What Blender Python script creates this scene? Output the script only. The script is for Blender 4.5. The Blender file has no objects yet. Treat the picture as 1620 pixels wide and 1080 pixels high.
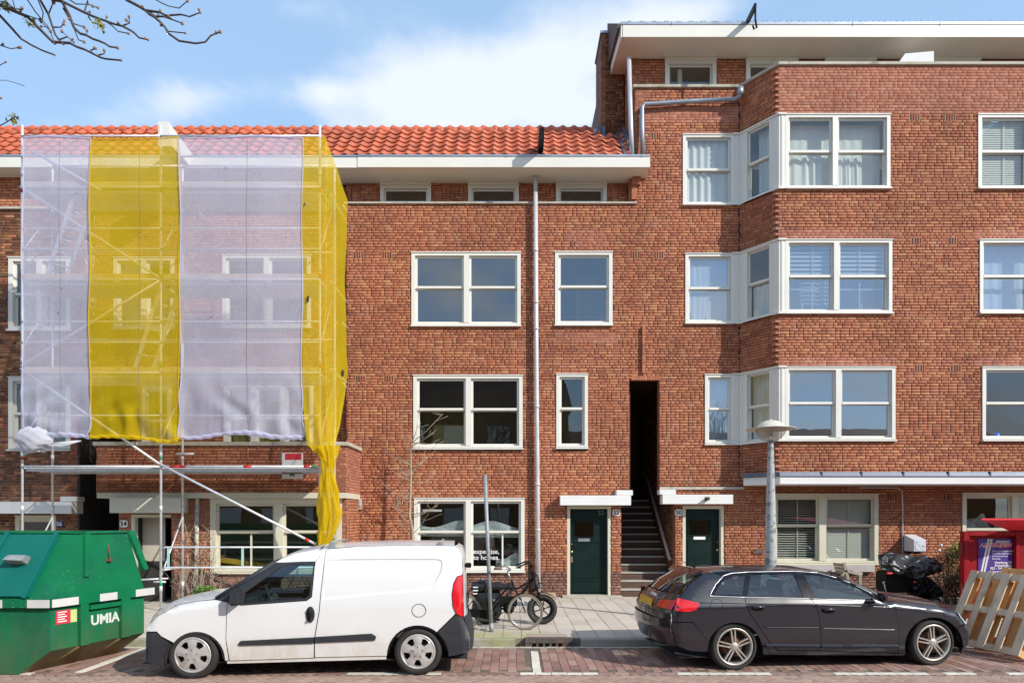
import bpy, bmesh, math, random
import numpy as np
from mathutils import Vector, Matrix, geometry, noise
random.seed(7)
RNG = np.random.default_rng(7)
SC = bpy.context.scene
COL = SC.collection
# ------------------------------------------------------------------ camera
FPX, PX, HY, CAMH = 1080.0, 810.0, 817.0, 2.0
cam_d = bpy.data.cameras.new("camera"); cam = bpy.data.objects.new("camera", cam_d); COL.objects.link(cam)
cam.location = (0, 0, CAMH); cam.rotation_euler = (math.radians(90), 0, 0)
cam_d.sensor_width = 36; cam_d.lens = 36 * FPX / 1620.0; cam_d.shift_y = (HY - 540) / 1620.0
cam_d.clip_end = 3000; cam_d.clip_start = .05
SC.camera = cam
# ------------------------------------------------------------------ sun, sky, exposure
SUN_V = Vector((-1.27, 1.0, -1.05)).normalized()
sun_d = bpy.data.lights.new("sun", 'SUN'); sun = bpy.data.objects.new("sun", sun_d); COL.objects.link(sun)
sun_d.energy = 3.9; sun_d.angle = math.radians(.5); sun_d.color = (1, .95, .87)
sun.rotation_euler = SUN_V.to_track_quat('-Z', 'Y').to_euler()
W = bpy.data.worlds.new("World"); SC.world = W; W.use_nodes = True
SC.view_settings.view_transform = 'Standard'; SC.view_settings.look = 'None'
SC.view_settings.exposure = .34; SC.view_settings.gamma = 1; SC.view_settings.use_curve_mapping = False
SC.cycles.transparent_max_bounces = 24; SC.cycles.max_bounces = 8; SC.cycles.glossy_bounces = 4
SC.cycles.sample_clamp_indirect = 4; SC.cycles.caustics_reflective = False; SC.cycles.caustics_refractive = False
def build_world():
    nt = W.node_tree; nd = nt.nodes; lk = nt.links; nd.clear()
    sky = nd.new('ShaderNodeTexSky'); sky.sky_type = 'NISHITA'; sky.sun_disc = False
    sky.sun_elevation = math.asin(-SUN_V.z); sky.sun_rotation = math.atan2(-SUN_V.x, -SUN_V.y)
    sky.air_density = 1.0; sky.dust_density = .35; sky.ozone_density = 3.2
    tc = nd.new('ShaderNodeTexCoord')
    def M(op, a, b=None):
        n = nd.new('ShaderNodeMath'); n.operation = op
        for i, v in enumerate((a, b)):
            if v is None: continue
            if isinstance(v, (int, float)): n.inputs[i].default_value = v
            else: lk.new(v, n.inputs[i])
        return n.outputs[0]
    sep = nd.new('ShaderNodeSeparateXYZ'); lk.new(tc.outputs['Generated'], sep.inputs[0])
    # clouds live on a flat layer high up: direction / height gives the layer position
    zz = M('MAXIMUM', M('ADD', sep.outputs[2], .10), .03)
    cx = M('DIVIDE', sep.outputs[0], zz); cy = M('DIVIDE', sep.outputs[1], zz)
    cb = nd.new('ShaderNodeCombineXYZ'); lk.new(cx, cb.inputs[0]); lk.new(cy, cb.inputs[1])
    def NZ(scale, detail, off, rough=.55):
        mp = nd.new('ShaderNodeMapping'); mp.inputs['Location'].default_value = off; lk.new(cb.outputs[0], mp.inputs[0])
        mp.inputs['Scale'].default_value = (1, .8, 1)
        n = nd.new('ShaderNodeTexNoise'); n.inputs['Scale'].default_value = scale; n.inputs['Detail'].default_value = detail
        n.inputs['Roughness'].default_value = rough; lk.new(mp.outputs[0], n.inputs[0]); return n.outputs[0]
    n1 = NZ(1.15, 3, CLOUD_OFF); n2 = NZ(3.6, 8, (2, 9, 0), .6)
    v = M('ADD', M('MULTIPLY', n1, .60), M('MULTIPLY', n2, .40))
    # the cloud banks in view: a, b = sideways and upward slope of the direction
    yy = M('MAXIMUM', sep.outputs[1], .05); a_ = M('DIVIDE', sep.outputs[0], yy); b_ = M('DIVIDE', sep.outputs[2], yy); fr = M('GREATER_THAN', sep.outputs[1], .1)
    v = M('SUBTRACT', v, M('MULTIPLY', fr, .105))
    for a0, b0, sa, sb, rot, amp in BANKS:
        da = M('SUBTRACT', a_, a0); db = M('SUBTRACT', M('SUBTRACT', b_, b0), M('MULTIPLY', da, rot))
        e = M('ADD', M('POWER', M('ABSOLUTE', M('DIVIDE', da, sa)), 2), M('POWER', M('ABSOLUTE', M('DIVIDE', db, sb)), 2))
        v = M('ADD', v, M('MULTIPLY', M('MULTIPLY', M('EXPONENT', M('MULTIPLY', e, -1)), amp), fr))
    mr = nd.new('ShaderNodeMapRange'); mr.interpolation_type = 'SMOOTHSTEP'; lk.new(v, mr.inputs[0])
    mr.inputs[1].default_value = .45; mr.inputs[2].default_value = .66; mr.inputs[3].default_value = .03; mr.inputs[4].default_value = .93
    mix = nd.new('ShaderNodeMixRGB'); lk.new(mr.outputs[0], mix.inputs[0])
    gain = nd.new('ShaderNodeMixRGB'); gain.blend_type = 'MULTIPLY'; gain.inputs[0].default_value = 1
    lk.new(sky.outputs[0], gain.inputs[1]); gain.inputs[2].default_value = (1.0, 1.0, 1.0, 1)
    veil = nd.new('ShaderNodeMixRGB'); veil.inputs[0].default_value = .55; lk.new(gain.outputs[0], veil.inputs[1]); veil.inputs[2].default_value = HAZE_COL   # thin high haze, the same all over
    lk.new(veil.outputs[0], mix.inputs[1]); mix.inputs[2].default_value = CLOUD_COL
    bg = nd.new('ShaderNodeBackground'); bg.inputs[1].default_value = .15; lk.new(mix.outputs[0], bg.inputs[0])
    out = nd.new('ShaderNodeOutputWorld'); lk.new(bg.outputs[0], out.inputs[0])
BANKS = [(.10, .665, .24, .10, .16, .19), (-.08, .615, .17, .075, .1, .15), (.27, .73, .16, .05, .2, .15), (-.50, .605, .21, .045, .15, .20), (-.31, .745, .08, .03, 0, .12), (-.27, .62, .05, .02, 0, .1), (.1,.585,.12,.03,0,.12)]
CLOUD_OFF = (0.35, 0.2, 0); CLOUD_COL = (4.9, 5.25, 5.7, 1); HAZE_COL = (2.85, 4.45, 6.5, 1)
build_world()
# ------------------------------------------------------------------ helpers
def U(x, y, Y):                      # a point seen at (x,y) of the photo, standing at depth Y
    return Vector(((x - PX) / FPX * Y, Y, CAMH + (HY - y) / FPX * Y))
def UX(x, Y): return (x - PX) / FPX * Y
def UZ(y, Y): return CAMH + (HY - y) / FPX * Y
MATS = {}
class NB:
    def __init__(s, name):
        s.m = bpy.data.materials.new(name); s.m.use_nodes = True; s.nt = s.m.node_tree; s.nd = s.nt.nodes; s.lk = s.nt.links
        s.p = s.nd['Principled BSDF']; s.out = s.nd['Material Output']
    def n(s, t, **kw):
        o = s.nd.new(t)
        for k, v in kw.items(): setattr(o, k, v)
        return o
    def put(s, sock, v):
        if isinstance(v, bpy.types.NodeSocket): s.lk.new(v, sock)
        elif v is not None: sock.default_value = v
    def math(s, op, a, b=None, clamp=False):
        o = s.n('ShaderNodeMath', operation=op, use_clamp=clamp); s.put(o.inputs[0], a); s.put(o.inputs[1], b); return o.outputs[0]
    def noise(s, scale, detail=4, vec=None, rough=.55, sc3=None):
        if vec is None: vec = s.pos()
        if sc3: mp = s.n('ShaderNodeMapping'); s.put(mp.inputs[0], vec); mp.inputs['Scale'].default_value = sc3; vec = mp.outputs[0]
        o = s.n('ShaderNodeTexNoise'); o.inputs['Scale'].default_value = scale; o.inputs['Detail'].default_value = detail
        o.inputs['Roughness'].default_value = rough; s.put(o.inputs['Vector'], vec); return o.outputs[0]
    def pos(s):
        if not hasattr(s, '_g'): s._g = s.n('ShaderNodeNewGeometry')
        return s._g.outputs['Position']
    def island(s):
        s.pos(); oi = s.n('ShaderNodeObjectInfo')
        return s.math('FRACT', s.math('ADD', s._g.outputs['Random Per Island'], oi.outputs['Random']))
    def ramp(s, v, stops, interp='LINEAR'):
        o = s.n('ShaderNodeValToRGB'); r = o.color_ramp; r.interpolation = interp
        while len(r.elements) < len(stops): r.elements.new(.5)
        for e, (p, c) in zip(r.elements, stops): e.position = p; e.color = (*c, 1)
        s.put(o.inputs[0], v); return o.outputs[0]
    def mix(s, f, a, b, mode='MIX'):
        o = s.n('ShaderNodeMixRGB', blend_type=mode); s.put(o.inputs[0], f)
        for i, v in ((1, a), (2, b)): s.put(o.inputs[i], (*v, 1) if isinstance(v, tuple) and len(v) == 3 else v)
        return o.outputs[0]
    def rng(s, v, a, b, c=0, d=1, sm=True):
        o = s.n('ShaderNodeMapRange'); o.interpolation_type = 'SMOOTHSTEP' if sm else 'LINEAR'
        s.put(o.inputs[0], v)
        for i, k in enumerate((a, b, c, d)): o.inputs[i + 1].default_value = k
        return o.outputs[0]
    def bump(s, h, strength, dist=.01):
        o = s.n('ShaderNodeBump'); o.inputs['Strength'].default_value = strength; o.inputs['Distance'].default_value = dist
        s.put(o.inputs['Height'], h); s.put(s.p.inputs['Normal'], o.outputs[0])
def mat(name, c, rough=.5, metal=0, var=.12, vs=3, isl=0, bump=None, spec=None, coat=0, c2=None, c2s=2, c2t=(.5, .7), sc3=None, chips=None, grime=None):
    """plain surface: colour, mottled by noise (var), per-piece variation (isl), second colour in blotches (c2)"""
    b = NB(name); col = (*c, 1)
    nz = b.noise(vs, 5, sc3=sc3)
    if c2: col = b.mix(b.rng(b.noise(c2s, 5, rough=.65), *c2t), c, c2)
    f = b.rng(nz, .25, .75, 1 - var, 1 + var, False)
    if isl: f = b.math('MULTIPLY', f, b.rng(b.island(), 0, 1, 1 - isl, 1 + isl, False))
    cc = b.mix(1.0, col, b.n('ShaderNodeCombineXYZ').outputs[0], 'MULTIPLY')
    cx = cc.node.inputs[2].links[0].from_node
    for i in range(3): b.lk.new(f, cx.inputs[i])
    if chips: cc = b.mix(b.math('MULTIPLY', b.rng(b.noise(chips[1], 2, rough=.4), chips[2], chips[2] + .02), b.rng(b.noise(1.7, 3), .42, .55)), cc, chips[0])
    if grime:      # road dirt thrown up low on the body
        s = b.n('ShaderNodeSeparateXYZ'); b.lk.new(b.pos(), s.inputs[0]); cc = b.mix(b.math('MULTIPLY', b.rng(s.outputs[2], .25, grime[1], 1, 0), b.rng(b.noise(5, 6, rough=.7, sc3=(1, 1, .5)), .3, .75, .12, .62)), cc, grime[0])
    b.put(b.p.inputs['Base Color'], cc)
    b.put(b.p.inputs['Roughness'], b.rng(nz, .2, .8, max(rough - .06, .02), min(rough + .08, 1), False)); b.p.inputs['Metallic'].default_value = metal
    if spec is not None: b.p.inputs['Specular IOR Level'].default_value = spec
    if coat: b.p.inputs['Coat Weight'].default_value = coat; b.p.inputs['Coat Roughness'].default_value = .04
    if bump: b.bump(b.noise(bump[0], 4), bump[1], bump[2] if len(bump) > 2 else .005)
    MATS[name] = b.m; return b.m
class MB:
    """collects geometry, links it as one mesh object"""
    def __init__(s): s.v = []; s.f = []; s.mi = []; s.sm = []
    def add(s, vs, fs, mi=0, smooth=False):
        o = len(s.v); s.v.extend([tuple(p) for p in vs])
        for f in fs: s.f.append(tuple(i + o for i in f)); s.mi.append(mi); s.sm.append(smooth)
        return s
    def box(s, x0, x1, y0, y1, z0, z1, mi=0):
        return s.add([(x, y, z) for z in (z0, z1) for y in (y0, y1) for x in (x0, x1)],
                     [(0, 2, 3, 1), (4, 5, 7, 6), (0, 1, 5, 4), (2, 6, 7, 3), (0, 4, 6, 2), (1, 3, 7, 5)], mi)
    def hexa(s, p, mi=0):     # eight corners: 4 bottom ring, 4 top ring
        return s.add(p, [(3, 2, 1, 0), (4, 5, 6, 7), (0, 1, 5, 4), (1, 2, 6, 5), (2, 3, 7, 6), (3, 0, 4, 7)], mi)
    def bar(s, a, b, w, h, up=(0, 0, 1), mi=0):
        a, b, up = Vector(a), Vector(b), Vector(up); d = (b - a).normalized()
        if abs(d.dot(up)) > .98: up = Vector((0, 1, 0))
        r = d.cross(up).normalized() * w / 2; u = r.cross(d).normalized() * h / 2
        return s.hexa([a - r - u, a + r - u, a + r + u, a - r + u, b - r - u, b + r - u, b + r + u, b - r + u], mi)
    def tube(s, pts, r, n=8, mi=0, cap=True):
        pts = [Vector(p) for p in pts]; rs = r if isinstance(r, (list, tuple)) else [r] * len(pts)
        o = []; t0 = (pts[1] - pts[0]).normalized(); up = Vector((0, 0, 1)) if abs(t0.z) < .9 else Vector((0, 1, 0))
        x = t0.cross(up).normalized(); vs = []; fs = []
        for i, p in enumerate(pts):
            t = (pts[min(i + 1, len(pts) - 1)] - pts[max(i - 1, 0)])
            t = t.normalized() if t.length > 1e-9 else t0
            x = (x - t * x.dot(t)); x = x.normalized() if x.length > 1e-6 else t.orthogonal().normalized(); y = t.cross(x)
            for k in range(n):
                a = 2 * math.pi * k / n; vs.append(p + (x * math.cos(a) + y * math.sin(a)) * rs[i])
        for i in range(len(pts) - 1):
            for k in range(n): fs.append((i * n + k, i * n + (k + 1) % n, (i + 1) * n + (k + 1) % n, (i + 1) * n + k))
        s.add(vs, fs, mi, True)
        if cap:
            b = len(s.v) - len(vs)
            s.f.append(tuple(b + k for k in range(n))[::-1]); s.mi.append(mi); s.sm.append(False)
            s.f.append(tuple(b + (len(pts) - 1) * n + k for k in range(n))); s.mi.append(mi); s.sm.append(False)
        return s
    def lathe(s, prof, c=(0, 0, 0), axis='Z', n=24, mi=0, smooth=True, M=None):
        vs = []; fs = []
        for r, h in prof:
            for k in range(n):
                a = 2 * math.pi * k / n
                p = (r * math.cos(a), r * math.sin(a), h) if axis == 'Z' else (r * math.cos(a), h, r * math.sin(a))
                p = Vector(p)
                if M: p = M @ p
                vs.append(p + Vector(c))
        for i in range(len(prof) - 1):
            for k in range(n): fs.append((i * n + k, i * n + (k + 1) % n, (i + 1) * n + (k + 1) % n, (i + 1) * n + k))
        return s.add(vs, fs, mi, smooth)
    def ball(s, c, r, n=10, mi=0, sc=(1, 1, 1)):
        vs = []; fs = []
        for i in range(n // 2 + 1):
            th = math.pi * i / (n // 2)
            for k in range(n):
                a = 2 * math.pi * k / n
                vs.append((c[0] + r * sc[0] * math.sin(th) * math.cos(a), c[1] + r * sc[1] * math.sin(th) * math.sin(a), c[2] + r * sc[2] * math.cos(th)))
        for i in range(n // 2):
            for k in range(n): fs.append((i * n + k, i * n + (k + 1) % n, (i + 1) * n + (k + 1) % n, (i + 1) * n + k))
        return s.add(vs, fs, mi, True)
    def grid(s, fn, nu, nv, mi=0, smooth=True):
        vs = [fn(i / nu, j / nv) for j in range(nv + 1) for i in range(nu + 1)]
        fs = [(j * (nu + 1) + i, j * (nu + 1) + i + 1, (j + 1) * (nu + 1) + i + 1, (j + 1) * (nu + 1) + i) for j in range(nv) for i in range(nu)]
        return s.add(vs, fs, mi, smooth)
    def prism(s, poly, f0, f1, mi=0):   # 2D polygon, two mapping functions (p)->3D
        n = len(poly); a = [f0(p) for p in poly] + [f1(p) for p in poly]
        return s.add(a, [tuple(range(n))[::-1], tuple(range(n, 2 * n))] + [(i, (i + 1) % n, n + (i + 1) % n, n + i) for i in range(n)], mi)
    def build(s, name, mats, parent=None, bevel=0, loc=None):
        me = bpy.data.meshes.new(name); me.from_pydata(s.v, [], s.f); 
        if not isinstance(mats, (list, tuple)): mats = [mats]
        for m in mats: me.materials.append(m)
        me.polygons.foreach_set('material_index', s.mi); me.polygons.foreach_set('use_smooth', s.sm); me.update()
        if bevel:
            bm = bmesh.new(); bm.from_mesh(me); bmesh.ops.remove_doubles(bm, verts=bm.verts, dist=1e-5)
            bmesh.ops.bevel(bm, geom=[e for e in bm.edges if e.is_manifold and e.calc_face_angle(0) > .5], offset=bevel, segments=2, affect='EDGES', clamp_overlap=True)
            bm.to_mesh(me); bm.free()
        o = bpy.data.objects.new(name, me); COL.objects.link(o)
        if parent is not None: o.parent = parent; o.matrix_parent_inverse = parent_inv(parent)
        return o
def world_of(o):
    m = o.matrix_basis.copy()
    return world_of(o.parent) @ o.matrix_parent_inverse @ m if o.parent else m
def parent_inv(p): return world_of(p).inverted()
def tag(o, label=None, cat=None, group=None, kind=None):
    for k, v in (('label', label), ('category', cat), ('group', group), ('kind', kind)):
        if v: o[k] = v
    return o
def empty(name, loc, label, cat, group=None, rz=0):
    o = bpy.data.objects.new(name, None); COL.objects.link(o); o.location = loc; o.rotation_euler.z = rz; o.empty_display_size = .1
    return tag(o, label, cat, group)
def sub_empty(name, parent, loc):
    o = bpy.data.objects.new(name, None); COL.objects.link(o); o.parent = parent; o.matrix_parent_inverse = parent_inv(parent); o.location = loc; o.empty_display_size = .05
    return o
def link_copy(me, name, parent, M):
    o = bpy.data.objects.new(name, me); COL.objects.link(o); o.parent = parent; o.matrix_parent_inverse = parent_inv(parent) if not hasattr(parent, '_x') else None
    o.matrix_basis = M; return o
def text(body, size, M, mt, parent, name='lettering', align='CENTER', extrude=.0015, bold=0, shear=0, xs=1):
    cu = bpy.data.curves.new(name, 'FONT'); cu.body = body; cu.size = size; cu.align_x = align; cu.align_y = 'CENTER'
    cu.extrude = extrude; cu.offset = bold; cu.shear = shear; cu.resolution_u = 3; cu.materials.append(mt)
    t = bpy.data.objects.new(name, cu); me = bpy.data.meshes.new_from_object(t); me.name = name
    bpy.data.objects.remove(t); bpy.data.curves.remove(cu)
    o = bpy.data.objects.new(name, me); COL.objects.link(o); o.parent = parent; o.matrix_parent_inverse = parent_inv(parent)
    o.matrix_basis = M @ Matrix.Diagonal((xs, 1, 1, 1)); return o
def face_cam(x, y, z, rz=0):    # text matrix: upright, facing -Y
    return Matrix.Translation((x, y, z)) @ Matrix.Rotation(rz, 4, 'Z') @ Matrix.Rotation(math.radians(90), 4, 'X')
def inpoly(pts, poly):
    pts = np.asarray(pts); poly = np.asarray(poly); x, y = pts[:, 0], pts[:, 1]; r = np.zeros(len(pts), bool)
    for i in range(len(poly)):
        x0, y0 = poly[i - 1]; x1, y1 = poly[i]
        if y0 == y1: continue
        c = ((y0 > y) != (y1 > y)) & (x < (x1 - x0) * (y - y0) / (y1 - y0) + x0); r ^= c
    return r
def resample(poly, step, closed=True):
    out = []; n = len(poly)
    for i in range(n if closed else n - 1):
        a = np.array(poly[i], float); b = np.array(poly[(i + 1) % n], float); k = max(1, int(math.ceil(np.linalg.norm(b - a) / step)))
        for j in range(k): out.append(tuple(a + (b - a) * j / k))
    if not closed: out.append(tuple(poly[-1]))
    return out
def segdist(pts, line):
    pts = np.asarray(pts, float); d = np.full(len(pts), 1e9)
    for i in range(len(line) - 1):
        a = np.array(line[i]); b = np.array(line[i + 1]); ab = b - a; L = ab.dot(ab) + 1e-12
        t = np.clip(((pts - a) @ ab) / L, 0, 1); d = np.minimum(d, np.linalg.norm(pts - (a + t[:, None] * ab), axis=1))
    return d
def cdt(poly, holes=(), step=.05, bstep=.03):
    rings = [resample(poly, bstep)] + [resample(h, bstep) for h in holes]
    vs = []; es = []
    for r in rings:
        o = len(vs); vs += r; es += [(o + i, o + (i + 1) % len(r)) for i in range(len(r))]
    nb = len(vs); a = np.array(rings[0]); lo = a.min(0); hi = a.max(0)
    gx, gy = np.meshgrid(np.arange(lo[0] + step / 2, hi[0], step), np.arange(lo[1] + step / 2, hi[1], step)); g = np.stack([gx.ravel(), gy.ravel()], 1)
    if len(g):
        k = inpoly(g, rings[0])
        for r in rings[1:]: k &= ~inpoly(g, r)
        g = g[k]
        for r in rings:
            if len(g): g = g[segdist(g, r + [r[0]]) > step * .35]
        vs = vs + [tuple(p) for p in g]
    r = geometry.delaunay_2d_cdt([Vector(v) for v in vs], es, [], 0, 1e-6)
    V = [tuple(v) for v in r[0]]; F = [tuple(f) for f in r[2]]
    if F:
        c = np.array([np.mean([V[i] for i in f], axis=0) for f in F]); k = inpoly(c, rings[0])
        for h in rings[1:]: k &= ~inpoly(c, h)
        F = [f for f, q in zip(F, k) if q]
    return V, F, rings
def plate(mb, poly, holes, f0, f1, step=.05, bstep=.03, mi=0, smooth=False):
    """slab with holes between two surfaces f0 (front) and f1 (back)"""
    V, F, rings = cdt(poly, holes, step, bstep); n = len(V)
    mb.add([f0(v) for v in V] + [f1(v) for v in V], list(F) + [tuple(i + n for i in f)[::-1] for f in F], mi, smooth)
    for r in rings:
        m = len(r); mb.add([f0(v) for v in r] + [f1(v) for v in r], [(i, (i + 1) % m, m + (i + 1) % m, m + i) for i in range(m)], mi, False)
def arc(cx, cy, r, a0, a1, n=14):
    return [(cx + r * math.cos(math.radians(a0 + (a1 - a0) * i / n)), cy + r * math.sin(math.radians(a0 + (a1 - a0) * i / n))) for i in range(n + 1)]
def shrink(poly, d):
    a = np.array(poly, float); n = len(a); area = sum(a[i - 1][0] * a[i][1] - a[i][0] * a[i - 1][1] for i in range(n)); s = 1 if area > 0 else -1
    out = []
    for i in range(n):
        e1 = a[i] - a[i - 1]; e2 = a[(i + 1) % n] - a[i]; e1 /= np.linalg.norm(e1) + 1e-9; e2 /= np.linalg.norm(e2) + 1e-9
        n1 = np.array([-e1[1], e1[0]]) * s; n2 = np.array([-e2[1], e2[0]]) * s; m = n1 + n2; l = np.linalg.norm(m)
        m = m / l if l > .2 else n1; k = d / max(.5, m.dot(n1)); out.append(tuple(a[i] + m * k))
    return out
# ------------------------------------------------------------------ materials
def m_brick(name, stops, sat=1.0, rough=.82, stain=True):
    b = NB(name); isl = b.island()
    c = b.ramp(isl, stops)
    nz = b.noise(38, 4); big = b.noise(.55, 4); mid = b.noise(2.3, 5)
    f = b.math('MULTIPLY', b.rng(nz, .3, .7, .86, 1.14, False), b.rng(big, .35, .65, .84, 1.13, False))
    cx = b.n('ShaderNodeCombineXYZ')
    for i in range(3): b.lk.new(f, cx.inputs[i])
    c = b.mix(1.0, c, cx.outputs[0], 'MULTIPLY')
    if stain: c = b.mix(b.rng(mid, .54, .80, 0, .38), c, (.49, .30, .23))     # lime bloom
    b.put(b.p.inputs['Base Color'], c); b.p.inputs['Roughness'].default_value = rough
    b.p.inputs['Specular IOR Level'].default_value = .3
    b.bump(b.noise(90, 3), .5, .004); MATS[name] = b.m; return b.m
BR = m_brick('brick_red', [(0, (.295, .100, .058)), (.2, (.365, .130, .071)), (.55, (.41, .150, .080)), (.82, (.445, .175, .088)), (.95, (.48, .220, .108)), (1, (.31, .118, .075))])
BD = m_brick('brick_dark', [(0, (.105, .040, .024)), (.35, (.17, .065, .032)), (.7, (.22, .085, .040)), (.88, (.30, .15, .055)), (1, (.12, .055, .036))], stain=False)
BP = m_brick('brick_repointed', [(0, (.34, .125, .080)), (.3, (.39, .150, .094)), (.6, (.42, .165, .104)), (.85, (.455, .20, .128)), (1, (.34, .14, .10))])
BL = m_brick('brick_brown_plinth', [(0, (.16, .075, .055)), (.4, (.23, .115, .08)), (.8, (.29, .15, .11)), (1, (.20, .11, .085))])
MORT = mat('mortar_dark', (.062, .036, .026), .9, var=.3, vs=9)
MORTL = mat('mortar_light', (.40, .34, .28), .9, var=.2, vs=9)
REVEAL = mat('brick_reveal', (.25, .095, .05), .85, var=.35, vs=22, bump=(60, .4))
WHITE = mat('window_paint', (.70, .685, .625), .38, var=.035, vs=2.5)
CREAM = mat('door_frame_paint', (.62, .58, .46), .42, var=.06, vs=3)
FASC = mat('eaves_paint', (.72, .695, .62), .45, var=.04, vs=1.2)
CONC = mat('canopy_render', (.72, .71, .69), .6, var=.05, vs=2, bump=(40, .1))
STONE = mat('coping_stone', (.46, .42, .35), .8, var=.2, vs=6, c2=(.20, .20, .12), c2s=3, c2t=(.5, .72), bump=(30, .4))
ZINC = mat('zinc', (.32, .36, .42), .45, .6, var=.16, vs=3, bump=(8, .15))
LEAD = mat('lead', (.12, .14, .18), .55, .5, var=.25, vs=7, bump=(20, .3))
PIPE = mat('pipe_paint', (.55, .56, .58), .4, .2, var=.12, vs=3)
TILE = mat('roof_tile_orange', (.50, .112, .047), .55, var=.2, vs=9, isl=.17, c2=(.40, .10, .045), c2s=1.1, bump=(30, .25))
TILED = mat('roof_tile_brown', (.10, .055, .04), .7, var=.3, vs=6, isl=.2)
PLAST = mat('room_plaster', (.36, .34, .28), .85, var=.1, vs=1)
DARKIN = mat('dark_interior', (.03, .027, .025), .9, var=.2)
CURT = mat('curtain_white', (.88, .90, .92), .9, var=.05)
BLIND = mat('blind_slats', (.72, .71, .67), .5, var=.04)
BLACKP = mat('door_green_paint', (.004, .016, .014), .4, var=.2, vs=4, spec=.25)
BLK = mat('black_paint', (.009, .009, .010), .45, var=.2, spec=.14)
RUB = mat('rubber', (.022, .021, .020), .78, var=.25, vs=12)
PLB = mat('black_plastic', (.030, .032, .037), .55, var=.15, vs=14, spec=.3)
STEEL = mat('galvanised_steel', (.68, .69, .71), .45, .35, var=.16, vs=9)
STEELD = mat('weathered_steel', (.30, .32, .33), .6, .4, var=.25, vs=14, c2=(.40, .36, .24), c2s=2.5)
CHROME = mat('bright_trim', (.50, .51, .53), .35, .8, var=.05)
ALLOY = mat('alloy_wheel', (.46, .43, .39), .38, .55, var=.12, vs=9, c2=(.40, .33, .25), c2s=5)
ALLOY2 = mat('hubcap_silver', (.50, .49, .47), .42, .4, var=.1, vs=9, c2=(.34, .30, .26), c2s=5)
RUST = mat('rusty_metal', (.16, .06, .03), .8, var=.4, vs=10)
REDP = mat('red_paint_shaded', (.26, .004, .010), .5, var=.14, vs=4, c2=(.20, .006, .010), c2s=3, spec=.2, chips=((.5, .35, .3), 60, .72))  # red kept dark: shade from the overhanging lid is in the colour
REDL = mat('tail_lamp_red', (.62, .008, .014), .15, var=.2, vs=18, coat=.6)
TAPER = mat('red_tape', (.62, .03, .03), .6, var=.1)
TAPEG = mat('green_tape', (.02, .33, .12), .6, var=.1)
GRNP = mat('container_green', (.003, .155, .060), .45, var=.16, vs=2, spec=.25, c2=(.006, .12, .06), c2s=1.2, c2t=(.45, .7), chips=((.50, .50, .44), 75, .715), grime=((.10, .10, .05), .9))
GRNL = mat('lid_teal', (.003, .13, .105), .5, var=.1, vs=1.5, spec=.25)
DIRTG = mat('container_underside', (.17, .13, .055), .8, var=.3, vs=4, c2=(.03, .12, .06), c2s=3)
REFL = mat('reflector_white', (.60, .58, .56), .5, var=.08)
WPAINT = mat('van_white_paint', (.70, .70, .695), .25, var=.025, vs=1.5, coat=.6, grime=((.45, .38, .27), .75))
DPAINT = mat('dark_metallic_paint', (.012, .011, .017), .24, .0, var=.08, vs=2, coat=.7)
PLATEY = mat('number_plate_yellow', (.62, .36, .03), .5, var=.3, vs=25)
WOOD = mat('pallet_wood', (.62, .48, .34), .8, var=.22, vs=5, isl=.15, c2=(.48, .33, .20), c2s=3, bump=(30, .4), sc3=(1, 1, .2))
WOODG = mat('weathered_wood', (.33, .29, .23), .85, var=.3, vs=9, isl=.12, bump=(30, .5))
WOODO = mat('fresh_wood', (.60, .33, .13), .75, var=.2, vs=5, isl=.12)
BARK = mat('bark', (.085, .065, .055), .9, var=.35, vs=20)
BARKG = mat('twig_bark', (.36, .30, .22), .9, var=.3, vs=20)
LEAFG = mat('leaf_green', (.17, .26, .035), .6, var=.35, vs=8, isl=.3)
LEAFR = mat('leaf_brown', (.20, .10, .05), .7, var=.35, vs=8, isl=.35)
KERB = mat('kerb_concrete', (.33, .31, .27), .85, var=.2, vs=4, c2=(.26, .27, .14), c2s=1.5, bump=(60, .4))
OLIVE = mat('olive_room', (.085, .078, .035), .95, var=.25, vs=1.2)
SEAT = mat('seat_cloth', (.05, .055, .06), .9, var=.1)
COVER = mat('cover_sheet_black', (.013, .014, .016), .33, var=.15, vs=5, bump=(26, .35, .01))
GREYB = mat('grey_box_paint', (.62, .63, .68), .4, var=.04)
PURP = mat('banner_purple', (.055, .018, .22), .5, var=.06)
PAPER = mat('print_white', (.80, .80, .80), .6, var=.03)
PRED = mat('print_red', (.68, .03, .05), .6, var=.05)
PGREY = mat('print_grey', (.16, .17, .19), .6, var=.05)
PBLUE = mat('plate_blue', (.02, .03, .22), .3, var=.05)
FILM = mat('plastic_film', (.55, .60, .63), .25, var=.3, vs=9)
YEL = mat('yellow_timber', (.60, .38, .04), .6, var=.2)
CUPB = mat('blue_plastic', (.02, .10, .60), .4, var=.05)
IRON = mat('cast_iron', (.10, .09, .085), .65, .3, var=.3, vs=15, c2=(.2, .08, .05), c2s=5)
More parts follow.
